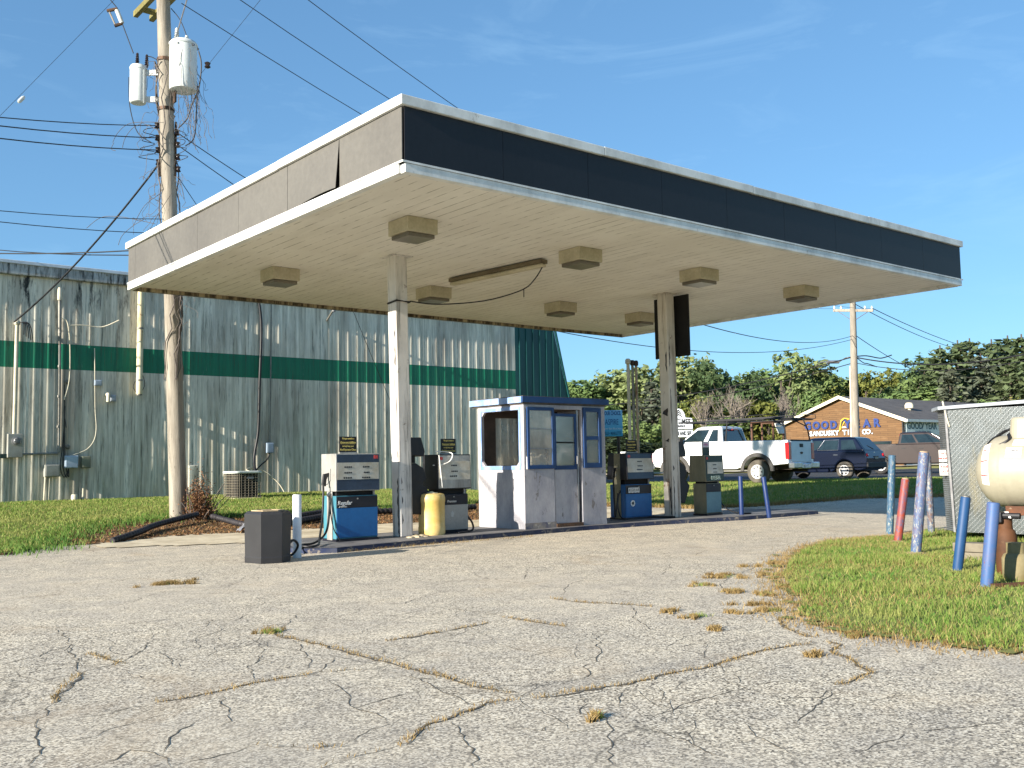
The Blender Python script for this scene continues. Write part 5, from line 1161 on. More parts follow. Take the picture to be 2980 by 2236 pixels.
for x,y,r in((5.66,-2.6,.13),(7.1,-1.55,.11),(8.66,-1.25,.12)):
    tag(MB().lathe([(r*1.2,0),(r,.02),(r*.5,.03),(0,.03)],(x,y,.0),14).build('post_footing',M_capc,loc=(x,y,0)),{5.66:'rough concrete footing at the tall lilac post',7.1:'rough concrete footing at the short orange post',8.66:'rough concrete footing at the leaning flaked post'}[x],'footing')
def diamond():
    t=NT('diamond_plate');v=t.coords()
    vo=None
    def lugs(rot,off):
        mp=t.n('ShaderNodeMapping');tc=t.n('ShaderNodeTexCoord');t.l(tc.outputs['UV'],mp.inputs['Vector']);mp.inputs['Rotation'].default_value=(0,0,R(rot));mp.inputs['Location'].default_value=off
        br=t.n('ShaderNodeVectorMath',_operation='FRACTION');sc=t.n('ShaderNodeVectorMath',_operation='MULTIPLY');sc.inputs[1].default_value=(21,21,0);t.l(mp.outputs[0],sc.inputs[0]);t.l(sc.outputs[0],br.inputs[0])
        sb=t.n('ShaderNodeVectorMath',_operation='SUBTRACT');sb.inputs[1].default_value=(.5,.5,0);t.l(br.outputs[0],sb.inputs[0])
        ml=t.n('ShaderNodeVectorMath',_operation='MULTIPLY');ml.inputs[1].default_value=(1.05,3.1,0);t.l(sb.outputs[0],ml.inputs[0])
        ln=t.n('ShaderNodeVectorMath',_operation='LENGTH');t.l(ml.outputs[0],ln.inputs[0]);return t.ramp(ln.outputs['Value'],.34,.52,(1,1,1,1),(0,0,0,1))
    h=t.math('MAXIMUM',lugs(45,(0,0,0)),lugs(-45,(.0238,.0,0)))
    dirt=t.ramp(t.noise(v,1.6,6,.65,.4),.4,.66)
    col=t.mix(dirt,S(122,129,132),S(102,106,104));col=t.mix(t.math('MULTIPLY',h,.5),col,S(186,190,192))
    col=t.mix(t.math('MULTIPLY',t.ramp(t.noise(t.coords((1,1,.2)),3.,5),.62,.76),.5),col,S(170,158,124))
    t.bsdf(col,.36,.75,h,.8,.012);return t.m
M_diam=diamond()
M_corrg=mat('grey_corrugated_sheet',S(120,124,126),S(90,94,96),3,.5,.4)
K=Vector((7.9,-1.99,0));e1=Vector((.10,-.995,0)).normalized();e2=Vector((.62,.60,0))
sh=thing('plated_shed','low shed clad in diamond plate with grey flat roof behind the propane tank','shed',(8.2,-3.2,0))
def shp(s,z,off=0.): # point on the front face
    p=K+e1*s;return Vector((p.x-off,p.y-off*.1,z))
n_=Vector((-.995,-.10,0));zb0,zt0=.12,1.84
top=-n_*(-.12)  # front leans outwards slightly at the top
me_v=[K+Vector((0,0,zb0)),K+e1*3.4+Vector((0,0,zb0)),K+e1*3.4+Vector((0,0,zt0))+n_*.12,K+Vector((0,0,zt0))+n_*.12]
mb=MB();mb.quad(*me_v);fr=mb.build('front_sheet',M_diam,sh)
uv=fr.data.uv_layers.new(name='UVMap')
for i,(a,b) in enumerate(((0,0),(3.4,0),(3.4,1.72),(0,1.72))): uv.data[i].uv=(a,b)
# ribbed side sheet
mb=MB();N=58
A0,A1=K+Vector((-.004,.006,zb0)),K+n_*.12+Vector((-.004,.006,zt0));Bs=e2*.42
for k in range(N):
    t0,t1,t2=k/N,(k+.5)/N,(k+1)/N;o=Vector((-.55,.6,0)).normalized()*.012
    p0,p1,p2=A0.lerp(A1,t0),A0.lerp(A1,t1),A0.lerp(A1,t2)
    mb.quad(p0,p1+o,p1+o+Bs,p0+Bs);mb.quad(p1+o,p2,p2+Bs,p1+o+Bs)
mb.build('side_sheet',M_corrg,sh)
MB().bar(A0+n_*.01,A1+n_*.01,.03,.03).build('corner_angle',M_alu,sh)
bk=[K+e2*.42,K+e1*3.4+Vector((2.2,0,0)),K+e1*3.4,K]
mb=MB();lo=[K+e2*.42+Vector((.05,.0,zb0)),K+e2*.42+Vector((2.,.1,zb0)),K+e1*3.4+Vector((2.2,0,zb0)),K+e1*3.4+Vector((.02,0,zb0)),K+Vector((.02,0,zb0))]
mb.prism(lo,(0,0,1.70));mb.build('body',M_corrg,sh)
ro=[K+n_*.16+Vector((-.02,.10,zt0)),K+e2*.5+Vector((-.14,.06,zt0-.01)),K+e2*.5+Vector((2.1,.2,zt0+.02)),K+e1*3.5+Vector((2.3,0,zt0+.10)),K+e1*3.5+n_*.16+Vector((0,0,zt0+.10))]
mb=MB();mb.prism(ro,(0,0,.05));mb.build('roof',mat('bent_grey_roof_sheet',S(150,156,164),S(130,136,142),2,.45,.3),sh,bevel=.006)
p=K+e1*.02+n_*.14;MB().tube([Vector((p.x,p.y+.06,1.96)),Vector((p.x,p.y+.02,1.75)),Vector((p.x+.02,p.y-.01,1.6))],.012,6).build('bent_strap',M_pvc,sh)
sf=thing('shed_sign','pair of small red-lettered white signs stacked on the shed corner','sign',tuple(K+Vector((-.06,.1,1.0))))
fN=Vector((-.80,.30,0)).normalized()
sc_=K+Vector((0,.0,0))+n_*.06+e2*.13+Vector((-.03,.05,0));xr=Vector((rt.x,rt.y,0)).normalized()
M_paper=mat('white_sign_face',S(232,228,222),None,4,.6)
M_redl=mat('red_lettering',S(200,50,48),S(180,44,44),8,.6)
def plate_at(par,c,w_,h_,xd,m=None,name='plate'):
    zd=Vector((0,0,1));nn=xd.cross(zd);q=[c-xd*w_/2-zd*h_/2,c+xd*w_/2-zd*h_/2,c+xd*w_/2+zd*h_/2,c-xd*w_/2+zd*h_/2]
    MB().prism(q,nn*.006).build(name,m or M_paper,par)
    return Matrix((xd,zd,nn)).transposed().to_4x4(),nn
xd=Vector((.62,-.78,0)).normalized()
for z,s_ in((1.19,('NO','SMOKING')),(1.0,('KEEP','OUT'))):
    cpos=sc_+Vector((0,0,z));fm,nn=plate_at(sf,cpos,.12,.17,xd)
    for k,tx in enumerate(s_): text(tx,.045 if len(tx)<5 else .028,M_redl,sf,cpos+nn*.008+Vector((0,0,.035-.07*k)),face=fm,bold=.001)
# concrete blocks under the shed
M_block=mat('tan_concrete_block',S(122,115,100),S(104,97,84),6,.9,bump=.4)
for i,(s,z,l) in enumerate(((.85,0.,'lower pale concrete block under the shed edge'),(.84,.105,'upper pale concrete block under the shed edge'))):
    p=Vector((5.35,-3.50,0));d=e1*.2
    tag(MB().bar(p-d+Vector((0,0,z+.05))-e1*.02*i,p+d+Vector((0,0,z+.05)),.2,.10).build('concrete_block',M_block,loc=(p.x,p.y,z),bevel=.008),l,'concrete block')
# propane tank
M_prop=mat('cream_tank_paint',S(156,150,132),S(144,138,120),1.6,.45,grain=.05,spot=S(190,150,90),spsc=4,splo=.70,sphi=.76)
TC=Vector((4.72,-4.30,1.02))-e1*.10;ax=e1
TR=.375
pt=thing('propane_tank','large cream horizontal propane tank with domed lid beside the plated shed','propane tank',(4.9,-5.,0))
prof=[(0,-.30)]+[(TR*math.sin(R(a)),-.02-.28*math.cos(R(a))) for a in (12,25,38,52,66,80)]+[(TR,0),(TR,.02),(TR+.004,.03),(TR+.004,.05),(TR,.06),(TR,1.9),(TR*.7,2.1),(0,2.18)]
mb=MB();mb.lathe(prof,(0,0,0),48)
rot=Matrix((Vector((0,0,1)).cross(ax),Vector((0,0,1)),ax)).transposed().to_4x4()
mb.xform(Matrix.Translation(TC)@rot);mb.build('shell',M_prop,pt,smooth=True,ang=50)
hc=TC+ax*.22+Vector((0,0,TR+.03))
mb=MB();r0=rrect(0,0,.17,.1,5);lo=[hc+Vector((0,0,-.12))+Vector((0,0,1)).cross(ax)*x+ax*y for x,y in r0];hi=[hc+Vector((0,0,.15))+Vector((0,0,1)).cross(ax)*x*.85+ax*y*.85 for x,y in r0]
n=len(lo);mb.add(lo+hi,[(i,(i+1)%n,n+(i+1)%n,n+i) for i in range(n)]+[tuple(range(n,2*n))]);mb.build('dome_lid',M_prop,pt,bevel=.03,seg=3)
side=ax.cross(Vector((0,0,1)))
if side.dot(CAM-TC)<0: side=-side
def on_tank(s,a,off=.003): # s along the axis, a = angle above horizontal on the camera side
    rr_=TR if s>0 else TR*math.sqrt(max(.05,1-((s+.02)/.28)**2)); return TC+ax*s+side*(math.cos(R(a))*(rr_+off))+Vector((0,0,math.sin(R(a))*(rr_+off)))
def sticker(s0,s1,a0,a1,m,name='sticker'):
    mb=MB();n=6;vs=[];fs=[]
    for i in range(n+1):
        for j in range(n+1): vs.append(on_tank(s0+(s1-s0)*i/n,a0+(a1-a0)*j/n))
    for i in range(n):
        for j in range(n): q=(i*(n+1)+j,(i+1)*(n+1)+j,(i+1)*(n+1)+j+1,i*(n+1)+j+1);fs.append(q)
    mb.add(vs,fs);return mb.build(name,m,pt)
st1=sticker(-.155,-.075,-22,52,M_paper)
def tank_text(par,s,a,tx,size,m):
    p=on_tank(s,a,.005);nn=(side*math.cos(R(a))+Vector((0,0,math.sin(R(a)))));
    if s<0: nn=(nn+ax*(s/.30)*.75).normalized()
    xd=(ax-nn*ax.dot(nn)).normalized()
    if xd.dot(rt)<0: xd=-xd
    yd=nn.cross(xd);text(tx,size,m,par,p,face=Matrix((xd,yd,nn)).transposed().to_4x4(),bold=.0006,sx=.8)
for a,tx in((38,'NO'),(18,'SMOKING'),(-6,'PROPANE')): tank_text(st1,-.115,a,tx,.032 if len(tx)<5 else .021,M_redl)
st2=sticker(.09,.24,22,40,M_paper);sticker(.14,.26,44,58,M_paper)
tank_text(st2,.165,34,'FLAMMABLE',.026,M_alu);tank_text(st2,.165,27,'GAS',.026,M_alu)
for s in (.55,1.5):
    q=TC+ax*s;MB().hull8([Vector((q.x-.22,q.y-.04,.12)),Vector((q.x+.22,q.y-.04,.12)),Vector((q.x+.22,q.y+.04,.12)),Vector((q.x-.22,q.y+.04,.12))],[Vector((q.x-.28,q.y-.04,.75)),Vector((q.x+.28,q.y-.04,.75)),Vector((q.x+.28,q.y+.04,.75)),Vector((q.x-.28,q.y+.04,.75))]).build('saddle_leg',M_iron,pt)
MB().bar(TC+ax*.04+side*.24-Vector((0,0,TR+.02)),TC+ax*1.6+side*.24-Vector((0,0,TR+.02)),.05,.09).build('stand_rail',mat('flaking_rusty_steel',S(104,64,40),S(70,46,32),5,.8,spot=S(150,140,120),spsc=9,splo=.6,sphi=.68),pt)
MB().bar(TC+ax*.05+side*.24-Vector((0,0,TR+.06)),TC+ax*.05-side*.25-Vector((0,0,TR+.06)),.05,.06).build('stand_rail',bpy.data.materials['flaking_rusty_steel'],pt)
hq=smooth_path([hc-ax*.18+Vector((0,0,.03)),TC-ax*.02+side*.05+Vector((0,0,TR+.02)),TC-ax*.12+side*.18+Vector((0,0,TR*.78)),TC-ax*.08+side*.24+Vector((0,0,TR*.62)),TC+ax*.08+side*.22+Vector((0,0,TR*.82)),hc-ax*.17+side*.1-Vector((0,0,.03))],8)
mb=MB();mb.tube(hq,.012,8);mb.tube([p+Vector((.0,.0,.018))+ax*.012 for p in hq[6:]],.009,8)
tag(mb.build('gas_hose',M_rub,loc=tuple(TC),smooth=True,ang=80),'black hose looped over the end of the cream propane tank','hose')
# cylinders and clutter under the tank
M_rustc=mat('rust_brown_cylinder',S(86,54,30),S(60,38,24),3,.75,spot=S(118,88,60),spsc=5,splo=.62,sphi=.72)
M_creamc=mat('stained_cream_cylinder',S(130,120,90),S(116,100,64),3,.7,spot=S(108,70,32),spsc=4,splo=.6,sphi=.72)
def bottle(label,x,y,r,h,m,valve=True):
    t=thing('gas_cylinder',label,'gas cylinder',(x,y,0))
    MB().lathe([(r*.8,0),(r*.82,.03),(r,.06),(r,h*.78),(r*.86,h*.9),(r*.4,h),(0,h)],(x,y,0),24).build('body',m,t,smooth=True)
    if valve:
        MB().lathe([(.03,0),(.03,.06),(.015,.07),(.015,.1),(0,.1)],(x,y,h),12).build('valve',M_iron,t)
    MB().lathe([(r*.62,h*.93),(r*.66,h*.93),(r*.66,h*.93+.10),(r*.62,h*.93+.10)],(x,y,0),20).build('collar',m,t,smooth=True)
    return t
bottle('tall rusty brown gas cylinder under the left end of the tank',4.02,-4.45,.10,.50,M_rustc)
bottle('second rusty brown gas cylinder behind the stained cream one',4.12,-4.76,.11,.50,M_rustc)
bottle('short stained cream gas cylinder nearest the right edge',3.70,-4.68,.125,.29,M_creamc,False)
t=thing('regulator','black gas regulator with white bolts hanging under the tank','regulator',(3.98,-4.5,.5))
MB().box(3.9,4.0,-4.47,-4.38,.53,.64).build('body',M_plast,t,bevel=.015);MB().tube([(3.95,-4.47,.6),(3.97,-4.62,.6)],.03,10).build('pipe',M_plast,t)
MB().tube([(3.94,-4.53,.59),(3.93,-4.545,.59)],.012,10).build('bolt',M_white,t)
mb=MB();a0=Vector((4.25,-4.25,.0));mb.hull8([a0,a0+Vector((.06,-.08,0)),a0+Vector((.1,-.06,0)),a0+Vector((.04,.02,0))],[a0+Vector((.02,-.02,.62)),a0+Vector((.08,-.1,.62)),a0+Vector((.12,-.08,.62)),a0+Vector((.06,.0,.62))])
tag(mb.build('white_board',M_paper,loc=tuple(a0)),'narrow white board leaning behind the nearest blue post','board')
tag(MB().tube([(3.1,-4.72,.02),(3.5,-5.0,.03),(4.1,-5.4,.03)],.03,6).build('old_plank',M_rustc,loc=(3.5,-5,0)),'dark old plank lying in the dry grass at the foot of the nearest post','plank')

# ------------------------------------------------------------------ vehicles
M_glassv=mat('tinted_car_glass',S(34,48,52),S(26,36,40),2,.08,spec=.8)
M_tyre=mat('worn_tyre_rubber',S(44,43,43),S(60,58,55),5,.85)
M_tyreb=mat('dusty_tyre_rubber',S(96,90,80),S(74,70,64),4,.9)
M_rim=mat('steel_wheel',S(196,196,196),S(176,176,176),4,.4,.5)
M_trimb=mat('black_car_trim',S(30,30,32),S(40,40,42),4,.6)
M_tail=mat('red_tail_lens',S(196,24,30),S(150,18,22),5,.2,spec=.7)
M_tailw=mat('clear_lamp_lens',S(230,220,220),S(210,180,180),5,.2)
M_chrome=mat('bumper_chrome',S(186,190,196),S(150,156,162),3,.2,.9)
M_silver=mat('silver_panel',S(196,204,210),S(180,188,196),2,.35,.2)
M_under=mat('rusty_underbody',S(60,48,40),S(40,34,30),6,.8)
def paint(name,c,rough=.3,coat=.6): return mat(name,c,tuple(x*.93 for x in c),1.5,rough,0,coat=coat,grain=.03)
def wheel(par,x,y,r,w_,out,tm,style):
    t=MB().lathe([(r*.6,-w_/2),(r*.92,-w_/2),(r,-w_*.36),(r,w_*.36),(r*.92,w_/2),(r*.6,w_/2)],(x,y,r),36,'y').build('wheel',tm,par,smooth=True,local=True)
    s=out
    MB().lathe([(r*.6,-.02),(r*.56,.0),(r*.5,-.012),(r*.2,-.01),(r*.18,.02),(0,.022)] if s<0 else [(r*.6,.02),(r*.56,.0),(r*.5,.012),(r*.2,.01),(r*.18,-.02),(0,-.022)],(x,y+s*w_*.5,r),28,'y').build('rim',M_rim,t,smooth=True,local=True)
    mb=MB()
    for k in range(8 if style=='steel' else 6):
        a=2*math.pi*k/(8 if style=='steel' else 6);cx,cz=x+r*.40*math.cos(a),r+r*.40*math.sin(a);q=r*(.055 if style=='steel' else .10)
        tx,tz=-math.sin(a),math.cos(a);rx,rz=math.cos(a),math.sin(a);yy=y+s*(w_*.5+.018)
        mb.prism([(cx+tx*q*1.5+rx*q,yy,cz+tz*q*1.5+rz*q),(cx-tx*q*1.5+rx*q,yy,cz-tz*q*1.5+rz*q),(cx-tx*q-rx*q,yy,cz-tz*q-rz*q),(cx+tx*q-rx*q,yy,cz+tz*q-rz*q)],(0,s*.004,0))
    mb.build('rim_hole',M_trimb,t,local=True)
    return t
def arch(cx,r,zlow,n=14,rev=False):
    import math as m
    a0=m.asin(min(1,(zlow-.40)/r));pts=[(cx-r*m.cos(a0+(m.pi-2*a0)*k/n),.40+r*m.sin(a0+(m.pi-2*a0)*k/n)) for k in range(n+1)]
    return pts
def side_body(pts,hw,z_belt,taper=.03):
    """closed body side outline (x,z) extruded across the car, pulled in towards sill and belt"""
    mb=MB();n=len(pts)
    def y(z): return hw-taper*max(0,(z-z_belt)/.5)-taper*max(0,(.75-z)/.4)
    A=[(x,-y(z),z) for x,z in pts];B=[(x,y(z),z) for x,z in pts]
    fs=[tuple(range(n)),tuple(range(2*n-1,n-1,-1))]
    for i in range(n): j=(i+1)%n;fs.append((i,n+i,n+j,j))
    mb.add(A+B,fs);return mb
def flare(par,cx,hw,s,m,r0=.47,r1=.58):
    mb=MB();n=16;vs=[];fs=[]
    for k in range(n+1):
        a=math.pi*(k/n)*1.02-.03
        for r_,dy in((r0,0),(r0,.05),(r1,.05),(r1+.02,0)): vs.append((cx-r_*math.cos(a)*1.04,s*(hw+dy-.01),.44+r_*math.sin(a)))
    for k in range(n):
        for j in range(4): q=(k*4+j,k*4+(j+1)%4,(k+1)*4+(j+1)%4,(k+1)*4+j);fs.append(q)
    mb.add(vs,fs);return mb.build('fender_flare',m,par,local=True)
def pickup(label,loc,rz,body,crew,flares,rack,tyre):
    t=thing('pickup_truck',label,'pickup truck',loc,rz)
    hw=.98;bx=2.45 if not crew else 1.95   # end of the load bed
    ds=0. if crew else .50;ra,fa=1.22,(4.88 if crew else 4.42)
    lower=[(.10,.66)]+arch(ra,.50,.60)+[(2.0,.50),(4.0,.50)]+arch(fa,.50,.56)+[(5.75-ds,.60),(5.86-ds,.80),(5.86-ds,1.05),(5.70-ds,1.22),(5.2-ds*.8,1.32),(4.25,1.40),(bx+.03,1.40),(bx+.03,1.44),(.10,1.44)]
    b=side_body(lower,hw,1.15,0).build('body',body,t,local=True,bevel=.03)
    MB().box(.2,bx-.05,-.82,.82,1.442,1.452).build('load_bed',M_dark,t,local=True)
    x0,x1=bx+.08,(4.32 if crew else 4.28);zr=1.95;xr1=(3.45 if crew else 3.62)
    gh=MB().hull8([(x0,-.93,1.405),(x1,-.93,1.395),(x1,.93,1.395),(x0,.93,1.405)],[(x0+.10,-.74,zr),(xr1,-.74,zr),(xr1,.74,zr),(x0+.10,.74,zr)])
    gh.hull8([(x0+.10,-.74,zr+.0005),(xr1,-.74,zr+.0005),(xr1,.74,zr+.0005),(x0+.10,.74,zr+.0005)],[(x0+.25,-.60,zr+.05),(xr1-.25,-.60,zr+.05),(xr1-.25,.60,zr+.05),(x0+.25,.60,zr+.05)])
    cab=gh.build('cab',body,t,local=True,bevel=.035)
    def sidewin(u0,u1,v0,v1,s,slant0=0.,slant1=0.):
        def P(u,v):
            xx=lerp(lerp(x0,x0+.10,v),lerp(x1,xr1,v),u);yy=lerp(.93,.74,v)+.004;return Vector((xx,s*yy,lerp(1.40,zr,v)))
        q=[P(u0,v0),P(u1,v0),P(u1-slant1,v1),P(u0+slant0,v1)]
        MB().prism(q,(0,s*.006,0)).build('side_window',M_glassv,cab,local=True)
    lerp=lambda a,b,f:a+(b-a)*f
    for s in(-1,1):
        if crew: sidewin(.06,.38,.14,.86,s,.02,.0);sidewin(.43,.93,.14,.86,s,.0,.06)
        else: sidewin(.10,.34,.12,.86,s,.03,.02);sidewin(.44,.95,.12,.88,s,.0,.08)
    v0,v1=.12,.9
    MB().prism([(x0+.10*v0-.004,-.80,lerp(1.4,zr,v0)),(x0+.10*v0-.004,.80,lerp(1.4,zr,v0)),(x0+.10*v1-.004,.68,lerp(1.4,zr,v1)),(x0+.10*v1-.004,-.68,lerp(1.4,zr,v1))],(-.006,0,0)).build('rear_window',M_glassv,cab,local=True)
    MB().prism([(lerp(x1,xr1,.08)+.006,-.86,1.44),(lerp(x1,xr1,.08)+.006,.86,1.44),(lerp(x1,xr1,.92)+.006,.70,1.90),(lerp(x1,xr1,.92)+.006,-.70,1.90)],(.006,0,.004)).build('windshield',M_glassv,cab,local=True)
    MB().box(x0-.01,x0+.02,-.2,.2,1.86,1.90).build('brake_light',M_tail,cab,local=True)
    tg=MB().box(.075,.099,-.77,.77,.72,1.40).build('tailgate',M_silver if flares else body,t,local=True,bevel=.01)
    MB().box(.062,.0745,-.13,.13,1.20,1.32).build('handle',M_trimb,tg,local=True,bevel=.01)
    MB().prism([(.0745,-.12,1.02),(.0745,-.05,1.05),(.0745,.05,1.05),(.0745,.12,1.02),(.0745,.05,.97),(.0745,-.05,.97)],(-.008,0,0)).build('emblem',M_iron,tg,local=True)
    MB().box(.076,.11,-.78,.78,1.402,1.455).build('rail_cap',M_trimb,tg,local=True)
    bm=MB();bm.box(-.12,.09,-.99,-.36,.50,.70);bm.box(-.12,.09,.36,.99,.50,.70);bm.box(-.10,.09,-.359,.359,.48,.66)
    bp=bm.build('rear_bumper',M_chrome,t,local=True,bevel=.03)
    pl=MB().box(-.112,-.101,-.17,.17,.52,.63).build('number_plate',M_tailw,bp,local=True)
    for s in(-1,1):
        MB().box(.06,.2,s*.99 if s<0 else .78,-.78 if s<0 else .99,.80,1.36).build('tail_light',M_tail,t,local=True,bevel=.02)
        MB().box(5.70-ds,5.87-ds,min(s*.62,s*.97),max(s*.62,s*.97),.90,1.10).build('headlight',M_tailw,t,local=True,bevel=.02)
        MB().hull8([(4.05,s*.97,1.42),(4.22,s*.97,1.42),(4.22,s*1.2,1.42),(4.05,s*1.2,1.42)],[(4.05,s*.97,1.62),(4.20,s*.97,1.62),(4.20,s*1.2,1.62),(4.05,s*1.2,1.62)]).build('mirror',M_trimb,t,local=True,bevel=.02)
        for x in((x0+.9,) if not crew else (x0+.95,x0+.12+.05)):
            MB().box(x,x+.2,min(s*.975,s*.995),max(s*.975,s*.995),1.20,1.235).build('door_handle',M_trimb,t,local=True)
        for x in(x0+.02,x0+.85,x1-.15): MB().box(x,x+.008,min(s*.978,s*.982),max(s*.978,s*.982),.62,1.38).build('panel_gap',M_trimb,t,local=True)
        if flares:
            for cx in(ra,fa): flare(t,cx,hw,s,mat('grey_flare',S(76,74,72),S(66,64,62),4,.7) if s<0 and cx==ra else bpy.data.materials['grey_flare'])
        for cx in(ra,fa): wheel(t,cx,s*.83,.40,.26,s,tyre,'steel' if flares else 'alloy')
    MB().box(5.80-ds,5.95-ds,-.95,.95,.52,.78).build('front_bumper',M_chrome,t,local=True,bevel=.03)
    MB().box(5.80-ds,5.875-ds,-.6,.6,.82,1.12).build('grille',M_trimb,t,local=True)
    ub=MB();ub.box(.2,5.3,-.5,-.38,.46,.60);ub.box(.2,5.3,.38,.5,.46,.60);ub.tube([(ra,-.8,.4),(ra,.8,.4)],.09,10);ub.lathe([(0,-.2),(.17,-.1),(.17,.1),(0,.2)],(ra,0,.4),14,'x');ub.box(.9,1.6,-.7,.7,.60,.9)
    ub.tube([(.1,-.5,.42),(1.8,-.5,.42)],.05,8);ub.build('underbody',M_under,t,local=True)
    if rack:
        zt=2.16;mb=MB()
        for s in(-1,1):
            mb.tube([(.18,s*.92,1.45),(.22,s*.88,1.8),(.35,s*.84,zt)],.025,8);mb.tube([(bx-.05,s*.92,1.45),(bx-.1,s*.86,zt)],.025,8)
            mb.tube([(.0,s*.84,zt),(4.3,s*.84,zt)],.028,8);mb.tube([(.25,s*.90,zt-.25),(.7,s*.84,zt)],.02,8)
            mb.tube([(.0,s*.84,zt),(-.1,s*.84,zt+.03),(-.12,s*.8,zt+.14),(.1,s*.8,zt+.17),(4.1,s*.8,zt+.1)],.014,6)
        for x in(.05,.4,bx-.1,2.9,4.2): mb.tube([(x,-.84,zt+.003),(x,.84,zt+.003)],.024,8)
        mb.build('ladder_rack',M_trimb,t,local=True)
        MB().bar((.6,.35,zt+.06),(3.4,.35,zt+.06),.08,.05).build('rack_beam',M_trimb,t,local=True)
    return t
M_wpaint=paint('white_truck_paint',S(236,236,236))
def zg(x,y): return Tz(x,y)+.015
def head(dx,dy): return math.atan2(dy,dx)
# white truck: rear left wheel at (20.8, 11.0), rear right at (21.76, 10.45)
ca=head(-.17,.985);c_,s_=math.cos(ca),math.sin(ca)
def place(wx,wy,lx,ly,a): # world origin so that the local point lands on the world point
    return (wx-(lx*math.cos(a)-ly*math.sin(a)),wy-(lx*math.sin(a)+ly*math.cos(a)))
o=place(20.75,11.0,1.22,.83,ca)
TRK=pickup('white pickup truck with grey wheel flares and a black ladder rack',(o[0],o[1],zg(20.8,11)),ca,M_wpaint,False,True,True,M_tyreb);TRK.scale=(.96,)*3
# cargo frame with a white net standing in its bed
net=thing('net_frame','brown frame hung with a white knotted net in the white truck bed','cargo net',(o[0],o[1],zg(20.8,11)),ca)
mb=MB();X0=1.0;net.scale=(.96,)*3
for y in(-.72,.05): mb.box(X0,X0+.06,y,y+.06,1.46,2.12)
mb.box(X0,X0+.06,-.659,.049,2.06,2.12)
for y in(-.72,.05): mb.box(X0+.8,X0+.86,y,y+.06,1.46,2.12)
for y in(-.72,.05): mb.box(X0+.061,X0+.799,y,y+.06,2.06,2.119)
mb.build('frame',mat('brown_frame',S(92,64,48),S(70,50,40),4,.8),net,local=True)
mb=MB()
for k in range(8):
    y0=-.66+k*.1
    for sgn in(-1,1):
        pts=[];
        for j in range(5):
            z=2.05-j*.09;y=y0+sgn*j*.05*(1-j*.06);cyy=-.3;y=cyy+(y-cyy)*(1-.13*j);pts.append((X0-.02-.02*j,y,z))
        mb.tube(pts,.016,4,False)
mb.build('net',M_white,net,local=True)
# dark pickup facing right
da=head(.36,-.93);o=place(37.3,16.3,1.22,-.83,da)
PK=pickup('dark brown crew-cab pickup truck parked facing right in front of the tyre shop',(o[0],o[1],zg(37.3,16.3)),da,paint('brown_truck_paint',S(50,40,38),.3,.3),True,False,False,M_tyre);PK.scale=(.97,)*3
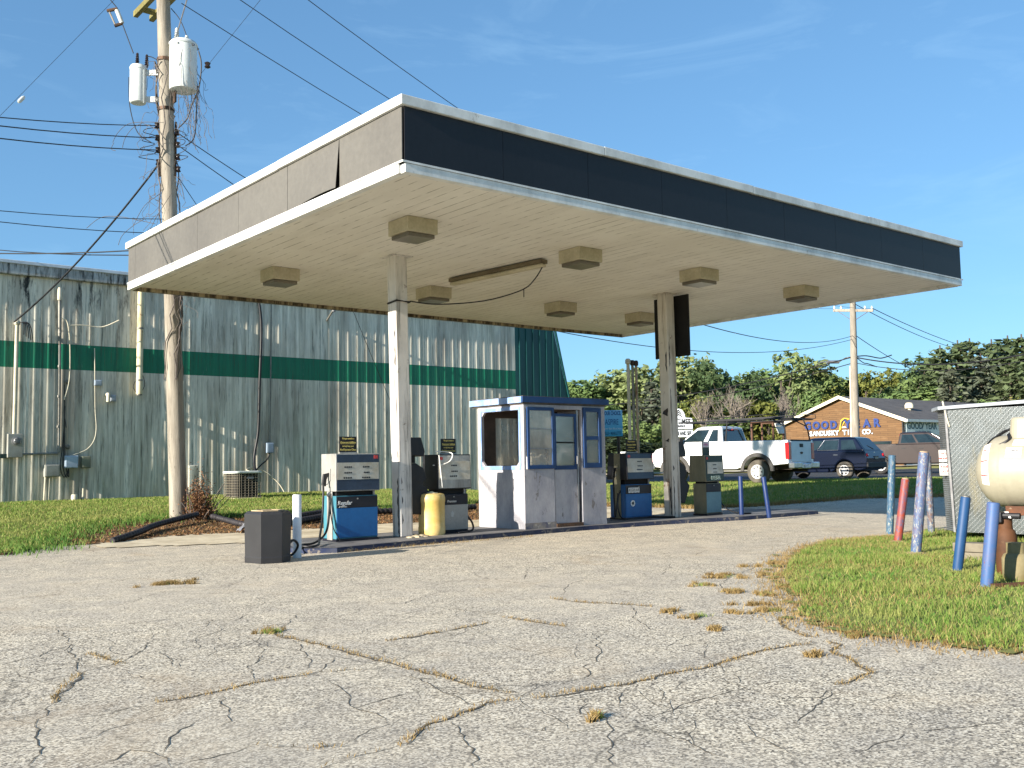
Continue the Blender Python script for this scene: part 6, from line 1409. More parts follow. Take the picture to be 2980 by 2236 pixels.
# blue wagon
M_nav=paint('navy_car_paint',S(9,19,40),.25,.4)
va=head(-.12,.99)
def wagon(label,loc,rz):
    t=thing('station_wagon',label,'car',loc,rz);lerp=lambda a,b,f:a+(b-a)*f
    hw=.87;ra,fa=.95,3.58
    def ar(cx,r=.40,z=.42):
        return [(cx-r*math.cos(math.pi*k/12),.36+r*max(0,math.sin(math.pi*k/12))) for k in range(13)]
    pts=[(.05,.40),(.40,.30)]+ar(ra)+[(1.5,.26),(3.1,.26)]+ar(fa)+[(4.2,.32),(4.42,.45),(4.46,.75),(4.35,.98),(3.95,1.06),(3.35,1.10),(.12,1.10),(.02,.80)]
    side_body(pts,hw,.9,0).build('body',M_nav,t,local=True,bevel=.04)
    x0,x1=.14,3.45;zr=1.60
    b=[(x0,-.83,1.09),(x1,-.83,1.07),(x1,.83,1.07),(x0,.83,1.09)];tt=[(x0+.42,-.64,zr),(2.62,-.64,zr-.02),(2.62,.64,zr-.02),(x0+.42,.64,zr)]
    gh=MB().hull8(b,tt);gh.hull8([(x,y,z+.0005) for x,y,z in tt],[(.85,-.5,zr+.05),(2.3,-.5,zr+.04),(2.3,.5,zr+.04),(.85,.5,zr+.05)])
    cab=gh.build('cab',M_nav,t,local=True,bevel=.05)
    def sw(u0,u1,s,a=0.,c=0.):
        def P(u,v): return Vector((lerp(lerp(x0,x0+.42,v),lerp(x1,2.62,v),u),s*(lerp(.83,.64,v)+.005),lerp(1.09,zr,v)))
        fr=[P(u0,.12),P(u1,.12),P(u1-c,.84),P(u0+a,.84)]
        MB().prism(fr,(0,s*.006,0)).build('side_window',M_glassv,cab,local=True)
        return fr
    for s in(-1,1):
        sw(.08,.28,s,-.02,.0);sw(.33,.58,s);sw(.61,.92,s,.0,.10)
        q=[Vector((lerp(lerp(x0,x0+.42,v),lerp(x1,2.62,v),u),s*(lerp(.83,.64,v)+.012),lerp(1.09,zr,v))) for u,v in((.32,.09),(.595,.09),(.595,.88),(.32,.88),(.32,.09))]
        MB().tube(q,.012,5).build('window_trim',M_chrome,cab,local=True)
        for z in(.92,.76):
            MB().lathe([(.075,.0),(.075,-.03),(.05,-.045),(0,-.05)],(.07+.02*(.92-z),s*.73,z),16,'x').build('tail_light',M_tail,t,local=True,smooth=True)
        for cx in(ra,fa): wheel(t,cx,s*.77,.34,.22,s,M_tyreb if cx==ra else M_tyre,'alloy')
        MB().box(1.2,1.38,min(s*.868,s*.89),max(s*.868,s*.89),.93,.96).build('door_handle',M_chrome,t,local=True)
        MB().hull8([(3.1,s*.84,1.05),(3.25,s*.84,1.05),(3.25,s*1.05,1.07),(3.1,s*1.05,1.07)],[(3.1,s*.84,1.18),(3.2,s*.84,1.18),(3.2,s*1.05,1.18),(3.1,s*1.05,1.18)]).build('mirror',M_nav,t,local=True,bevel=.02)
    def rp(y,v): return (x0+.42*v-.006,y,lerp(1.09,zr,v))
    MB().prism([rp(-.66,.08),rp(.66,.08),rp(.54,.86),rp(-.54,.86)],(-.006,0,0)).build('rear_window',M_glassv,cab,local=True)
    MB().tube([(x0+.03,-.1,1.16),(x0+.16,.2,1.30)],.012,5).build('wiper',M_trimb,cab,local=True)
    MB().box(-.03,.06,-.86,.86,.42,.64).build('rear_bumper',M_trimb,t,local=True,bevel=.03)
    hz_=MB().prism([(.03,-.25,.74),(.03,.25,.74),(.06,.25,.88),(.06,-.25,.88)],(-.02,0,0)).build('plate_recess',M_trimb,t,local=True)
    MB().box(.008,.016,-.15,.15,.765,.85).build('number_plate',M_dialg,t,local=True)
    MB().lathe([(.05,0),(.05,-.012),(0,-.012)],(.10,0,1.0),12,'x').build('emblem',M_chrome,t,local=True)
    return t
o=place(27.3,12.0,.95,.77,va)
WG=wagon('dark navy rounded wagon parked behind the white pickup, rear toward us',(o[0],o[1],zg(27.3,12)),va);WG.scale=(.95,)*3
# glimpse of a red trailer far across the road
q=Vector((36,31,Tz(36,31)))
tr=thing('red_trailer','small red and white trailer glimpsed far across the road between pump and column','trailer',tuple(q),R(-35))
M_redp=mat('red_trailer_paint',S(176,60,64),S(150,48,52),3,.5)
MB().box(-1.2,1.0,-.7,.7,.45,1.05).build('box_body',M_redp,tr,local=True,bevel=.04)
MB().box(-.9,.2,-.6,.6,1.051,1.3).build('load',M_white,tr,local=True,bevel=.08)
MB().bar((1.0,0,.5),(2.4,0,.45),.1,.08).build('drawbar',M_chrome,tr,local=True)
for s in(-1,1): wheel(tr,.1,s*.82,.33,.2,s,M_tyre,'alloy')

# ------------------------------------------------------------------ tyre shop across the road
def brickwood():
    t=NT('brown_shake_siding');mp=t.n('ShaderNodeMapping');tc=t.n('ShaderNodeTexCoord');t.l(tc.outputs['Object'],mp.inputs[0]);mp.inputs['Rotation'].default_value=(R(90),0,R(90))
    sx=t.n('ShaderNodeSeparateXYZ');t.l(tc.outputs['Object'],sx.inputs[0]);cb=t.n('ShaderNodeCombineXYZ');t.l(sx.outputs[1],cb.inputs[0]);t.l(sx.outputs[2],cb.inputs[1])
    br=t.n('ShaderNodeTexBrick',Scale=1.);br.inputs['Brick Width'].default_value=1.1;br.inputs['Row Height'].default_value=.14;br.inputs['Mortar Size'].default_value=.010
    br.inputs['Color1'].default_value=(*S(112,82,50),1);br.inputs['Color2'].default_value=(*S(95,69,41),1);br.inputs['Mortar'].default_value=(*S(66,45,26),1);t.l(cb.outputs[0],br.inputs['Vector'])
    col=t.mix(t.ramp(t.noise(t.coords((1,.6,4)),2,5,.7),.55,.75),br.outputs['Color'],S(132,104,72));t.bsdf(col,.7,0,br.outputs['Fac'],-.3,.02);return t.m
M_shake=brickwood()
M_shing=mat('dark_shingles',S(92,88,86),S(76,73,72),1.2,.85,stretch=(1,2,1),bump=.3,spot=S(108,104,100),spsc=4)
M_fasc=mat('cream_fascia',S(226,216,190),S(206,196,170),3,.6)
GX,GY0,GY1=56.0,25.6,34.8;gb=Tz(57,27)-.1;GYm=30.1;ze,zp=3.66,5.38
gs=thing('tyre_shop','tan gabled shop with large blue and white lettering and dark shingle roof','building',(64,30,gb))
fr=MB();fr.prism([(GX,GY0,gb),(GX,GY1,gb),(GX,GY1,ze),(GX,GYm,zp-.06),(GX,GY0,ze)],(.2,0,0));fr.build('gable_wall',M_shake,gs)
MB().box(GX+.201,GX+22,GY0,GY1,gb,ze-.02).build('side_wall',mat('pale_grey_wall',S(196,204,204),S(180,188,188),1,.6),gs)
e_=.45
mb=MB();mb.prism([(GX-.3,GY0-e_,ze-.12),(GX-.3,GYm,zp),(GX-.3,GYm,zp+.12),(GX-.3,GY0-e_,ze)],(22.6,0,0))
mb.prism([(GX-.3,GY1+e_,ze-.12),(GX-.3,GY1+e_,ze),(GX-.3,GYm,zp+.12),(GX-.3,GYm,zp)],(22.6,0,0))
rf=mb.build('roof',M_shing,gs)
mb=MB();mb.bar((GX-.33,GY0-e_,ze-.07),(GX-.33,GYm+.02,zp+.05),.05,.22,(1,0,0)) if 0 else None
def rake(y0,z0,y1,z1): 
    MB().prism([(GX-.30,y0,z0-.2),(GX-.30,y1,z1-.2),(GX-.30,y1,z1+.03),(GX-.30,y0,z0+.03)],(-.06,0,0)).build('rake_board',M_fasc,gs)
rake(GY0-e_,ze,GYm,zp+.12);rake(GY1+e_,ze,GYm,zp+.12)
MB().box(GX-.3,GX+22.3,GY0-e_-.06,GY0-e_-.001,ze-.16,ze+.01).build('gutter',mat('white_gutter',S(200,208,210),None,3,.5),gs)
MB().box(GX-.06,GX+.0,GY0-.05,GY0+.04,gb,ze-.15).build('corner_board',M_trimb,gs)
vt=MB().lathe([(.12,0),(.12,.35),(.3,.4),(.3,.62),(.2,.78),(0,.8)],(60.2,27.4,4.2),14).build('roof_vent',M_fasc,rf,smooth=True)
def gwin(y0,y1,z0,z1,m):
    f_=MB().box(GX-.05,GX-.001,y0,y1,z0,z1).build('window',m,gs);MB().box(GX-.058,GX-.051,y0+.06,y1-.06,z0+.06,z1-.06).build('pane',M_glassv,f_)
gwin(26.45,27.85,1.0,2.28,M_trimb);gwin(33.1,34.0,1.0,2.25,M_fasc);gwin(29.4,30.6,1.0,2.2,M_trimb)
M_bluel=mat('blue_lettering',S(36,58,118),S(30,50,104),5,.5)
M_bluew=mat('pale_blue_lettering',S(214,228,240),S(190,206,222),5,.5)
def letters(s,y0,y1,z,size,m,bold):
    n=len(s)
    for i,ch in enumerate(s):
        if ch==' ': continue
        text(ch,size,m,gs,(GX-.06,y0+(y1-y0)*i/(n-1),z),face=LEFT,bold=bold,ext=.03)
letters('GOOD',32.85,30.75,3.50,.74,M_bluel,.035);letters('YEAR',29.65,27.45,3.50,.74,M_bluel,.035)
letters('SANDUSKY TIRE CO.',32.6,27.8,2.93,.46,M_bluew,.014)
wing=[(30.35,3.0),(30.12,3.30),(29.95,3.55),(29.8,3.78),(29.45,3.86),(29.65,3.95),(29.95,3.97),(30.2,3.80),(30.25,3.5),(30.3,3.25)]
MB().prism([(GX-.04,y,z) for y,z in wing],(-.03,0,0)).build('winged_emblem',mat('ochre_emblem',S(214,176,60),S(190,150,50),4,.5),gs)
MB().prism([(GX-.073,y,z) for y,z in((30.2,3.25),(30.1,3.4),(29.95,3.7),(29.6,3.88),(29.9,3.9),(30.12,3.72),(30.18,3.45))],(-.01,0,0)).build('winged_emblem',M_trimb,gs)
MB().prism([(GX-.04,y,z) for y,z in((30.1,3.28),(29.75,3.28),(29.85,3.36),(30.05,3.36))],(-.02,0,0)).build('winged_emblem',M_white,gs)
sp_=MB().box(56.35,61.3,GY0-.05,GY0-.001,2.66,3.52).build('sign_panel',mat('white_sign_panel',S(206,220,224),S(192,206,210),2,.5),gs)
M_tl=mat('dark_teal_lettering',S(40,84,104),S(34,72,90),5,.5)
text('GOOD',.62,M_tl,sp_,(57.45,GY0-.055,3.24),bold=.02,sx=1.05);text('YEAR',.62,M_tl,sp_,(59.6,GY0-.055,3.24),bold=.02,sx=1.05);text('SANDUSKY TIRE',.26,M_tl,sp_,(58.5,GY0-.055,2.83),bold=.006,sx=1.1)
MB().prism([(58.42,GY0-.052,3.0),(58.55,GY0-.052,3.25),(58.75,GY0-.052,3.5),(58.6,GY0-.052,3.48),(58.45,GY0-.052,3.2)],(0,-.01,0)).build('winged_emblem',M_tl,sp_)

# ------------------------------------------------------------------ roadside signs, vents, distant pole
D=38.
a0=at(1640+300*.29837,1000+650*.29837,D);b0=at(1640+572*.29837,1000+650*.29837,D);c0=at(1640+572*.29837,1000+906*.29837,D)
xd=Vector((rt.x,rt.y,0)).normalized();nn=xd.cross(Vector((0,0,1)))
W0=(b0-a0).dot(xd);H0=b0.z-c0.z;a1=b0-xd*(W0*1.75)
ab=thing('billboard','turquoise roadside billboard partly hidden behind the booth','billboard',(b0.x,b0.y,Tz(b0.x,b0.y)))
def grad(name,c1,c2,z0,z1):   # printed two-tone sheet
    t=NT(name);tc=t.n('ShaderNodeTexCoord');sx=t.n('ShaderNodeSeparateXYZ');t.l(tc.outputs['Object'],sx.inputs[0]);mr=t.n('ShaderNodeMapRange');mr.inputs[1].default_value=z0;mr.inputs[2].default_value=z1;t.l(sx.outputs[2],mr.inputs[0])
    t.bsdf(t.mix(mr.outputs[0],c1,c2),.5);return t.m
zrel=Tz(b0.x,b0.y)
fm=Matrix((xd,Vector((0,0,1)),nn)).transposed().to_4x4()
MB().prism([a1-Vector((0,0,H0)),b0-Vector((0,0,H0)),b0,a1],-nn*.05).build('panel',grad('printed_turquoise_sheet',S(64,164,190),S(136,192,222),c0.z-zrel,b0.z-zrel),ab,bevel=.02)
M_bn=mat('deep_blue_print',S(30,70,130),None,5,.5);M_tq=mat('teal_print',S(20,98,124),None,5,.5)
def bt(s,u,v,size,m,align='RIGHT',sx=.8,sh=0.,bold=.004): text(s,size,m,ab,b0-xd*(W0*u)-Vector((0,0,H0*v))+nn*.004,face=fm,align=align,sx=sx,shear=sh,bold=bold)
bt('LIFE IS YOUR CHOICE.',.05,.12,.21,M_bn,sx=.47,bold=.005);bt('ASPIRE',.14,.46,.31,M_bn,sx=.56,bold=.0);bt('live your best life at home',.03,.70,.12,M_white,sh=.35,sx=.62,bold=0.);bt('ERVILLE \u2022 MARLETTE',.05,.885,.17,M_tq,sx=.5,bold=.004)
MB().tube([b0-xd*(W0*.95)-Vector((0,0,H0*.75))+nn*.02,b0-xd*(W0*.80)-Vector((0,0,H0*.45))+nn*.02,b0-xd*(W0*.72)-Vector((0,0,H0*.25))+nn*.02],[.004,.012,.004],5).build('printed_swoosh',M_tq,ab)
for u in(.15,1.5):
    p=b0-xd*(W0*u)-nn*.08;MB().tube([Vector((p.x,p.y,Tz(p.x,p.y)-.1)),Vector((p.x,p.y,b0.z-.1))],.06,8).build('leg',M_iron,ab)
D=45.;b1=at(1640+1256*.29837,1000+727*.29837,D);c1=at(1640+1256*.29837,1000+832*.29837,D);d1=at(1640+1256*.29837,1000+885*.29837,D);t1=at(1640+1112*.29837,1000+640*.29837,D)
W1=2*(b1-at(1640+1040*.29837,1000+727*.29837,D)).dot(xd)*.62
ms=thing('shop_sign','white roadside sign with arched top and tree emblem behind the rusty column','sign',(b1.x,b1.y,Tz(b1.x,b1.y)))
cxm=b1-xd*(W1/2);out=[];z0=c1.z;z1=b1.z;zt_=t1.z
def sp2(u,z): return Vector((cxm.x,cxm.y,0))+xd*u+Vector((0,0,z))
ol=[(-W1/2,z0),(W1/2,z0),(W1/2,z1-.05),(W1/2-.05,z1),(W1*.24,z1+.02)]+[(W1*.24*math.cos(a*math.pi/12),z1+.02+(zt_-z1)*math.sin(a*math.pi/12)) for a in range(1,12)]+[(-W1*.24,z1+.02),(-W1/2+.05,z1),(-W1/2,z1-.05)]
M_wsign=mat('white_board_paint',S(226,232,236),S(214,220,226),2,.5)
MB().prism([sp2(u*1.03,z0+(z-z0)*1.03-.03) for u,z in ol],-nn*.05).build('border',M_pblk,ms)
MB().prism([sp2(u,z)+nn*.006 for u,z in ol],-nn*.004).build('face',M_wsign,ms)
MB().prism([sp2(u,z) for u,z in((-W1/2,d1.z-.12),(W1/2,d1.z-.12),(W1/2,z0-.05),(-W1/2,z0-.05))],-nn*.05).build('message_board',M_wsign,ms)
def mt(s,u,z,size,m=M_sign,sx=.8,bold=.004): text(s,size,m,ms,sp2(u,z)+nn*.012,face=fm,sx=sx,bold=bold)
mt('MORTIMER',0,(z0+z1)/2+.08,.36,sx=.62,bold=.003);mt('LUMBER',.05,z0+.12,.14,sx=1.0);mt('COME IN AND SEE',0,(d1.z-.12+z0-.05)/2,.24,sx=.56,bold=.008)
for k in range(3):
    zc=z1+.08+k*.10;w2=.17-.035*k;MB().prism([sp2(-w2,zc)+nn*.012,sp2(0,zc+.12)+nn*.012,sp2(w2,zc)+nn*.012,sp2(w2,zc-.05)+nn*.012,sp2(0,zc+.06)+nn*.012,sp2(-w2,zc-.05)+nn*.012],nn*.006).build('tree_emblem',M_sign,ms)
for u in(-W1*.4,W1*.4):
    p=sp2(u,0)-nn*.1;MB().tube([Vector((p.x,p.y,Tz(p.x,p.y)-.1)),Vector((p.x,p.y,z1-.1))],.05,8).build('leg',M_pblk,ms)
# vent pipes of the buried tanks
for i,(tx,ty,bx_,r,l,m) in enumerate(((628,186,618,.044,'palest and tallest of the three slim vent pipes behind the third pump',M_pvc),(671,200,664,.036,'middle one of the three slim vent pipes with a dark cap',M_galv),(707,204,712,.036,'rust-banded right-hand one of the three slim vent pipes',streak_mat('rust_banded_pipe',S(176,160,136),S(150,132,110),S(120,84,50),S(110,62,30),(.5,.64),.3)))):
    tp_=at(1640+tx*.29837,1000+ty*.29837,26.);bt_=Vector((tp_.x,tp_.y,Tz(tp_.x,tp_.y)-.05))
    v=thing('vent_pipe',l,'vent pipe',tuple(bt_),0,'tank vent pipes')
    MB().tube([bt_,tp_],r,12).build('pipe',m,v,smooth=True)
    MB().lathe([(r*1.2,-.04),(r*1.7,-.02),(r*1.7,.06),(r*1.1,.10),(0,.10)],tuple(tp_),12).build('cap',M_iron if i else M_pvc,v,smooth=True)
# distant utility pole
DP=52.;b2=at(1846*1.3472,945*1.3472,DP);t2_=at(1842*1.3472,650*1.3472,DP);b2=Vector((b2.x,b2.y,Tz(b2.x,b2.y)))
dp=thing('utility_pole','distant wooden utility pole with crossarm in front of the tyre shop','utility pole',tuple(b2))
MB().tube([b2,b2.lerp(t2_,.5),t2_],[.23,.19,.15],16).build('pole',M_pole,dp,smooth=True)
MB().bar(cR[0]+Vector((0,0,-.1)),cR[2]+Vector((0,0,-.1)),.10,.13).build('crossarm',M_pole,dp)
for k,s in enumerate((.03,.2,.8,.97)):
    q=cR[0].lerp(cR[2],s);MB().lathe([(.03,-.04),(.06,0),(.05,.08),(.03,.14),(0,.15)],tuple(q),10).build('pin_insulator',M_pale,dp,smooth=True)
qh=b2.lerp(t2_,.88)
for k,s in enumerate((.12,.88)): MB().bar(cR[0].lerp(cR[2],s)+Vector((0,0,-.15)),qh,.04,.02).build('brace',M_iron,dp)
def pp(f): return b2.lerp(t2_,f)
MB().tube([pp(.0)-RV*.22,pp(.62)-RV*.2],.05,8).build('riser_pipe',M_pvc,dp)
zr_=lambda a,b,Dd: at(2300+a*.30741,950+b*.30741,Dd)
wire('upper telephone bundle running right from the distant pole past the conifers',zr_(600,290,DP),zr_(2400,225,42),.5,.05,cat='telephone line')
wire('lower thin telephone line running right from the distant pole',zr_(610,345,DP),zr_(2400,285,42),.5,.03,cat='telephone line')
wire('upper telephone line falling left from the distant pole toward the trees',zr_(600,288,DP),zr_(-2800,760,80),1.0,.045,cat='telephone line')
wire('lower telephone line falling left from the distant pole toward the trees',zr_(600,346,DP),zr_(-2800,830,80),1.0,.035,cat='telephone line')
wire('high line running left from the distant pole toward the canopy underside, upper',zr_(595,88,DP),at(1980,925,26),.5,.02)
wire('high line running left from the distant pole toward the canopy underside, lower',zr_(595,122,DP),at(1600,960,30),.7,.02)
wire('thin line running right and down from the distant pole to the horizon',zr_(620,88,DP),zr_(1500,500,110),.6,.03)
for k,(a,b_) in enumerate(((900,-120),(1130,-130))):
    wire(('left' if k==0 else 'right')+'-hand one of two faint lines slanting down the sky above the conifers',cR[k+1],zr_(2000+300*k,240+20*k,115),1.0,.03)
mb=MB();q=zr_(405,338,DP+2);mb.tube([q-RV*.32,q+RV*.32],.09,8)
mb.tube(smooth_path([zr_(235,385,DP+4),zr_(275,345,DP+3),q-RV*.3,q+RV*.3,zr_(520,300,DP),zr_(580,290,DP)],5),.025,5)
tag(mb.build('splice_case',M_alu,loc=tuple(q)),'silver cable splice case hanging left of the distant pole','splice case')
mb=MB();mb.tube(smooth_path([zr_(625,285,DP),zr_(720,280,DP),zr_(830,300,DP),zr_(880,298,DP),zr_(960,272,DP)],6),.03,5);mb.tube(smooth_path([zr_(625,295,DP),zr_(690,345,DP),zr_(735,355,DP),zr_(820,385,DP)],6),.025,5)
tag(mb.build('slack_cable',M_wire,loc=tuple(zr_(830,300,DP))),'slack cable loops hanging right of the distant pole','cable')
# ------------------------------------------------------------------ trees
M_bark=wood('grey_bark',S(96,86,74),S(70,62,54),S(40,34,30),.3)
M_deadw=mat('bleached_dead_wood',S(132,122,112),S(104,96,88),3,.8)
def lm(n,c1,c2,c3): return leafmat(n,c1,c2,c3,.16,False,.25)
LEAF={'dark':lm('oak_leaves',S(68,86,55),S(53,69,48),S(82,100,58)),'mid':lm('mid_green_leaves',S(97,117,67),S(77,98,60),S(119,131,77)),'light':lm('light_green_leaves',S(115,127,80),S(94,110,69),S(130,136,90)),
 'yellow':lm('yellow_green_leaves',S(102,107,49),S(85,93,45),S(115,112,58)),'conifer':lm('pine_needles',S(84,98,66),S(66,82,54),S(98,106,74)),'grey':lm('grey_spruce_needles',S(86,94,78),S(70,78,64),S(98,102,82)),'hedge':lm('hedge_leaves',S(58,69,45),S(44,57,41),S(68,81,48))}
def leaf_mesh(P,Nrm,size,g,flat=.6):
    n=len(P);d=g.normal(0,1,(n,3))*flat+Nrm;d/=np.linalg.norm(d,axis=1,keepdims=True)
    a=np.cross(d,g.normal(0,1,(n,3)));a/=np.linalg.norm(a,axis=1,keepdims=True);b=np.cross(d,a);s=size*g.uniform(.4,1.55,(n,1));a*=s;b*=s*.62
    V=np.stack([P-a,P-b*.9+a*.1,P+a,P+b*.9-a*.1],1).reshape(-1,3);F=np.arange(4*n).reshape(-1,4);return V,F
def tree_shape(kind,seed):
    """unit tree about 1 high: returns leaf points + normals, and branch tubes"""
    g=np.random.default_rng(seed);mb=MB();P=[];N=[]
    if kind=='conifer':
        mb.tube([(0,0,0),(0,0,1)],[.022,.004],7)
        nw=26
        for i in range(nw):
            z=.08+.9*i/nw;L=(.27*(1-z)**.8+.02)*g.uniform(.75,1.15);nb=max(4,int(9*(1-z*.6)))
            for k in range(nb):
                a=g.uniform(0,6.28);l=L*g.uniform(.6,1.15);dz=-.10*l+.12*l*z
                m=int(7+60*l)
                t=g.uniform(.15,1,m);x=np.cos(a)*l*t;y=np.sin(a)*l*t;w_=.05*(1.1-t)+.012
                P.append(np.stack([x+g.normal(0,1,m)*w_*.6,y+g.normal(0,1,m)*w_*.6,z+dz*t*3*t+g.normal(0,.010,m)],1));N.append(np.tile([0,0,1.],(m,1))*.6+g.normal(0,.4,(m,3)))
                mb.tube([(0,0,z),(np.cos(a)*l*.8,np.sin(a)*l*.8,z+dz*.8)],[.005,.001],4,False)
    elif kind=='bare':
        def br(p,d,l,r,lv):
            q=p+d*l;mb.tube([p,(p+q)/2+Vector(g.normal(0,l*.04,3)),q],[r,r*.85,r*.72],5,False)
            if lv<=0: return
            for k in range(int(g.integers(3,5))):
                nd=(d+Vector(g.normal(0,.42,3))+Vector((0,0,.22))).normalized();br(p+d*l*g.uniform(.45,1.),nd,l*g.uniform(.55,.85),r*.56,lv-1)
        br(Vector((0,0,0)),Vector((0,0,1)),.24,.015,4)
        zm=max(p[2] for p in mb.v);mb.v=[(p[0]/zm,p[1]/zm,p[2]/zm) for p in mb.v]
        return None,None,mb
    else:
        trunk=.16 if kind!='shrub' else .04
        mb.tube([(0,0,0),(.01,.01,trunk),(0,0,.75)],[.030,.024,.008],8)
        nl=15 if kind=='broad' else 12
        for i in range(nl):
            a=g.uniform(0,6.28)
            if kind=='tall': z=g.uniform(.20,.92);rad=.22*(1-abs(z-.5)*1.1)*g.uniform(.3,1);s=g.uniform(.085,.15)
            elif kind=='shrub': z=g.uniform(.15,.85);rad=.34*(1-z*.75)*g.uniform(.1,1);s=g.uniform(.12,.2)
            else: z=g.uniform(.25,.86);rad=.36*math.sqrt(max(.05,1-((z-.5)/.46)**2))*g.uniform(.35,1);s=g.uniform(.11,.19)
            c=np.array([math.cos(a)*rad,math.sin(a)*rad,z]);mb.tube([(0,0,max(trunk*.8,z*.5)),tuple(c)],[.010,.003],5,False)
            ns=int(26*s/.14)
            for j in range(ns):    # leaf clumps through the lobe, denser at its skin
                d=g.normal(0,1,3);d/=np.linalg.norm(d);d[2]=d[2]*.8+.1;cc=c+d*s*g.uniform(.55,1.08);m=int(g.integers(9,17))
                P.append(cc+g.normal(0,.020,(m,3)));N.append(np.tile(d*.8,(m,1))+np.array([0,0,.35]))
    return np.concatenate(P),np.concatenate(N),mb
PROTO={}
for kind,seeds in(('broad',(1,2,3,4)),('tall',(5,6,7)),('shrub',(8,9,10)),('conifer',(11,12)),('bare',(13,14))):
    for s in seeds:
        P,N,mb=tree_shape(kind,s);g=np.random.default_rng(s+50)
        tm=bpy.data.meshes.new('trunk');tm.from_pydata(mb.v,[],mb.f);tm.polygons.foreach_set('use_smooth',[True]*len(tm.polygons))
        cmesh=None
        if P is not None:
            V,F=leaf_mesh(P,N,.021 if kind in('broad','tall') else (.026 if kind=='shrub' else .023),g)
            cmesh=(V,F)
        PROTO.setdefault(kind,[]).append((tm,cmesh))
MESHC={}
def tree(kind,var,leaf,x,ytop,D,wid,label,name,zb=None,rz=0.,grp=None,cat='tree'):
    """x, ytop: where its tip stands in the 2212-wide view; D metres ahead; wid = spread relative to the prototype"""
    top=at(x*1.3472,ytop*1.3472,D);z0=Tz(top.x,top.y) if zb is None else zb;h=top.z-z0
    tm,cm=PROTO[kind][var];key=(kind,var,leaf)
    if key not in MESHC:
        a=tm.copy();a.materials.clear();a.materials.append(M_deadw if kind=='bare' else M_bark);b=None
        if cm is not None:
            b=bpy.data.meshes.new('crown');V,F=cm;b.vertices.add(len(V));b.vertices.foreach_set('co',V.astype(np.float32).ravel());b.loops.add(F.size);b.loops.foreach_set('vertex_index',F.astype(np.int32).ravel());b.polygons.add(len(F));b.polygons.foreach_set('loop_start',np.arange(0,F.size,4,dtype=np.int32));b.materials.append(LEAF[leaf]);b.update(calc_edges=True)
        MESHC[key]=(a,b)
    a,b=MESHC[key];t=thing(name,label,cat,(top.x,top.y,z0),rz,grp);t.scale=(h*wid,h*wid,h)
    o=bpy.data.objects.new('trunk',a);COL.objects.link(o);o.parent=t
    if b: o=bpy.data.objects.new('crown',b);COL.objects.link(o);o.parent=t
    return t
G='trees along the far side of the road'
TR_=[('broad',0,'mid',1232,818,112,1.0,'small rounded tree just clearing the booth roof by the teal building end'),('tall',0,'mid',1268,822,108,1.5,'narrow green tree right of the teal building end'),('tall',1,'light',1300,810,110,1.5,'pale green tree above the billboard'),
('tall',2,'light',1335,806,114,1.5,'pale green tree just left of the vent pipes'),('tall',0,'light',1385,790,108,1.5,'bright tree behind the vent pipes rising above its neighbours'),('tall',1,'light',1412,800,116,1.4,'pale tree crowding the left side of the rusty column'),
('tall',2,'light',1468,776,112,1.4,'tall pale tree directly right of the rusty column top'),('tall',0,'mid',1500,790,118,1.5,'green tree between the rusty column and the dark oak'),('broad',1,'dark',1568,771,104,1.15,'broad dark oak above the white pickup cab'),
('broad',2,'mid',1630,792,118,1.1,'mid-green tree filling the gap right of the dark oak'),('broad',3,'light',1685,764,108,1.0,'tallest pale leafy tree above the ladder rack'),('tall',1,'light',1738,772,112,1.5,'slender pale tree right of the tallest leafy tree'),
('broad',0,'mid',1775,806,122,1.2,'low green tree left of the shop gable peak'),('broad',1,'mid',1812,800,124,1.2,'rounded tree just left of the distant pole'),('broad',2,'yellow',1868,797,112,1.1,'yellow-green tree right of the distant pole above the shop roof'),
('broad',3,'dark',1955,775,122,1.25,'broad dark tree crown above the middle of the shop roof'),('broad',1,'mid',1910,800,118,1.1,'green crown between the yellow-green tree and the broad dark tree'),('broad',0,'dark',2000,782,126,1.1,'dark crown tucked against the left-hand conifers')]
for i,(k,v,l,x,y,D,wd,lab) in enumerate(TR_): tree(k,v,l,x,y,D,wd,lab,'leafy_tree',rz=i*1.3,grp=G)
CN_=[(1406,826,88,1.25,'grey','grey spruce with drooping boughs behind the vent pipes'),(2030,752,104,1.3,'conifer','leftmost conifer rising above the shop roof end'),(2068,741,108,1.3,'conifer','second conifer from the left in the conifer group'),(2094,737,112,1.25,'conifer','pointed conifer near the middle of the conifer group'),
(2118,770,96,1.4,'grey','lower greyish conifer in front of the conifer group'),(2141,739,108,1.2,'conifer','slender-tipped conifer right of the middle of the group'),(2176,731,110,1.3,'conifer','tall conifer near the right frame edge'),(2206,728,106,1.3,'conifer','tallest conifer cut by the right frame edge'),(2050,800,92,1.4,'grey','squat grey conifer just above the shop roof'),(2180,790,92,1.5,'conifer','broad conifer above the plated shed roof'),(2235,745,98,1.4,'conifer','conifer standing just outside the right frame edge')]
for i,(x,y,D,wd,l,lab) in enumerate(CN_): tree('conifer',i%2,l,x,y-6,D,wd*1.15,lab,'conifer_tree',rz=i*1.1,grp=G)
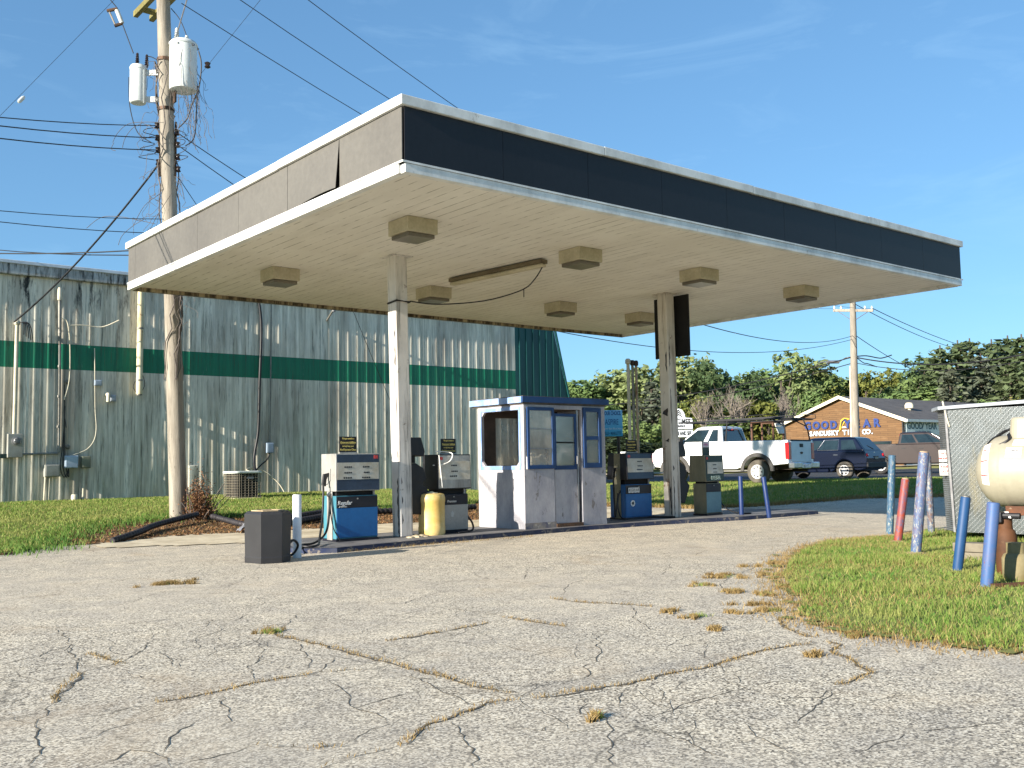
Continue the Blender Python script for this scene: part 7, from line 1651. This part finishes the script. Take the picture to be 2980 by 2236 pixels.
SH_=[(1290,872,84,'mid','green shrub behind the left half of the billboard',1.3),(1345,880,80,'mid','shrub standing behind the vent pipes below the spruce',1.3),(1450,866,86,'mid','green shrub immediately right of the rusty column',1.3),(1516,862,82,'yellow','bright yellow-green shrub above the white pickup windshield',1.0),(1607,853,84,'yellow','bright yellow-green shrub above the pickup rear window',1.1),(1658,860,82,'yellow','bright yellow-green shrub under the bleached stems',1.1),
(1560,905,78,'mid','low green shrub behind the pickup cab',1.8),(1700,902,78,'yellow','low yellow-green shrub beside the net frame',1.5),(1722,872,92,'mid','pale green shrub at the left foot of the shop gable',1.2),(1760,850,96,'mid','green shrub above the left slope of the shop roof',1.1),(1803,838,94,'yellow','yellowish shrub above the shop gable peak',1.0),(1930,838,100,'mid','shrub row behind the shop ridge, left part',1.7),(1995,842,100,'mid','shrub row behind the shop ridge, right part',1.7),(2070,862,98,'mid','low green shrub at the right end of the shop roof',1.5),(2140,860,88,'mid','low shrub above the plated shed, left one',1.5),(2205,865,86,'yellow','low shrub above the plated shed, right one',1.4),
(1400,905,74,'mid','green shrub at the foot of the grey spruce',1.5),(1250,880,86,'mid','shrub showing just above the booth roof',1.3)]
for i,(x,y,D,l,lab,wd) in enumerate(SH_): tree('shrub',i%3,l,x,y,D,wd,lab,'leafy_shrub',rz=i*.9,grp='shrubs below the trees',cat='shrub')
for i,(x,y,D,lab,wd) in enumerate(((1518,850,80,'bare grey dead tree beside the yellow-green shrub right of the rusty column',1.1),(1577,838,80,'largest bare dead tree above the pickup cab',1.4),(1682,846,84,'bare bleached dead tree right of the bright shrubs',1.0),(1703,842,86,'thin bare dead tree nearest the shop gable',.8),(1600,848,82,'bare dead tree leaning into the largest one',1.2))):
    tree('bare',i%2,'x',x,y-8,D,wd*.62,lab,'dead_tree',rz=i*2.1,grp='dead trees below the treeline')
for i,(x,y,D,lab,wd) in enumerate(((1300,938,62,'dark hedge clump below the left part of the billboard',3.),(1345,940,60,'dark hedge clump below the billboard right end',3.),(1395,955,66,'dark hedge clump behind the third pump',3.),(1440,962,70,'dark hedge clump behind the rusty column foot',3.),(1490,968,70,'dark hedge clump behind the white pickup hood',3.))):
    tree('shrub',i%3,'hedge',x,y,D,wd,lab,'hedge_shrub',rz=i*1.7,grp='hedge across the road',cat='shrub')

# the far wood behind them: one dense mass
g=np.random.default_rng(77);VV=[];FF=[];n0=0
for k in range(46):
    x=1236+k*18+g.uniform(-8,8);yt=(832 if x<1500 else 818)+g.uniform(-8,16);D=g.uniform(124,150);top=at(x*1.3472,yt*1.3472,D);z0=Tz(top.x,top.y)-.2;h=top.z-z0
    V,F=PROTO['broad'][k%4][1];a=g.uniform(0,6.28);ca_,sa_=math.cos(a),math.sin(a);Q=V*np.array([h*1.25,h*1.25,h]);Q=np.stack([Q[:,0]*ca_-Q[:,1]*sa_+top.x,Q[:,0]*sa_+Q[:,1]*ca_+top.y,Q[:,2]+z0],1)
    VV.append(Q);FF.append(F+n0);n0+=len(V)
    V,F=PROTO['shrub'][k%3][1];h2=h*.55;Q=V*np.array([h2*1.6,h2*1.6,h2])+np.array([top.x-4,top.y-4,z0]);VV.append(Q);FF.append(F+n0);n0+=len(V)
mesh_np('far_woodland',np.concatenate(VV),np.concatenate(FF),LEAF['dark'],'stuff')
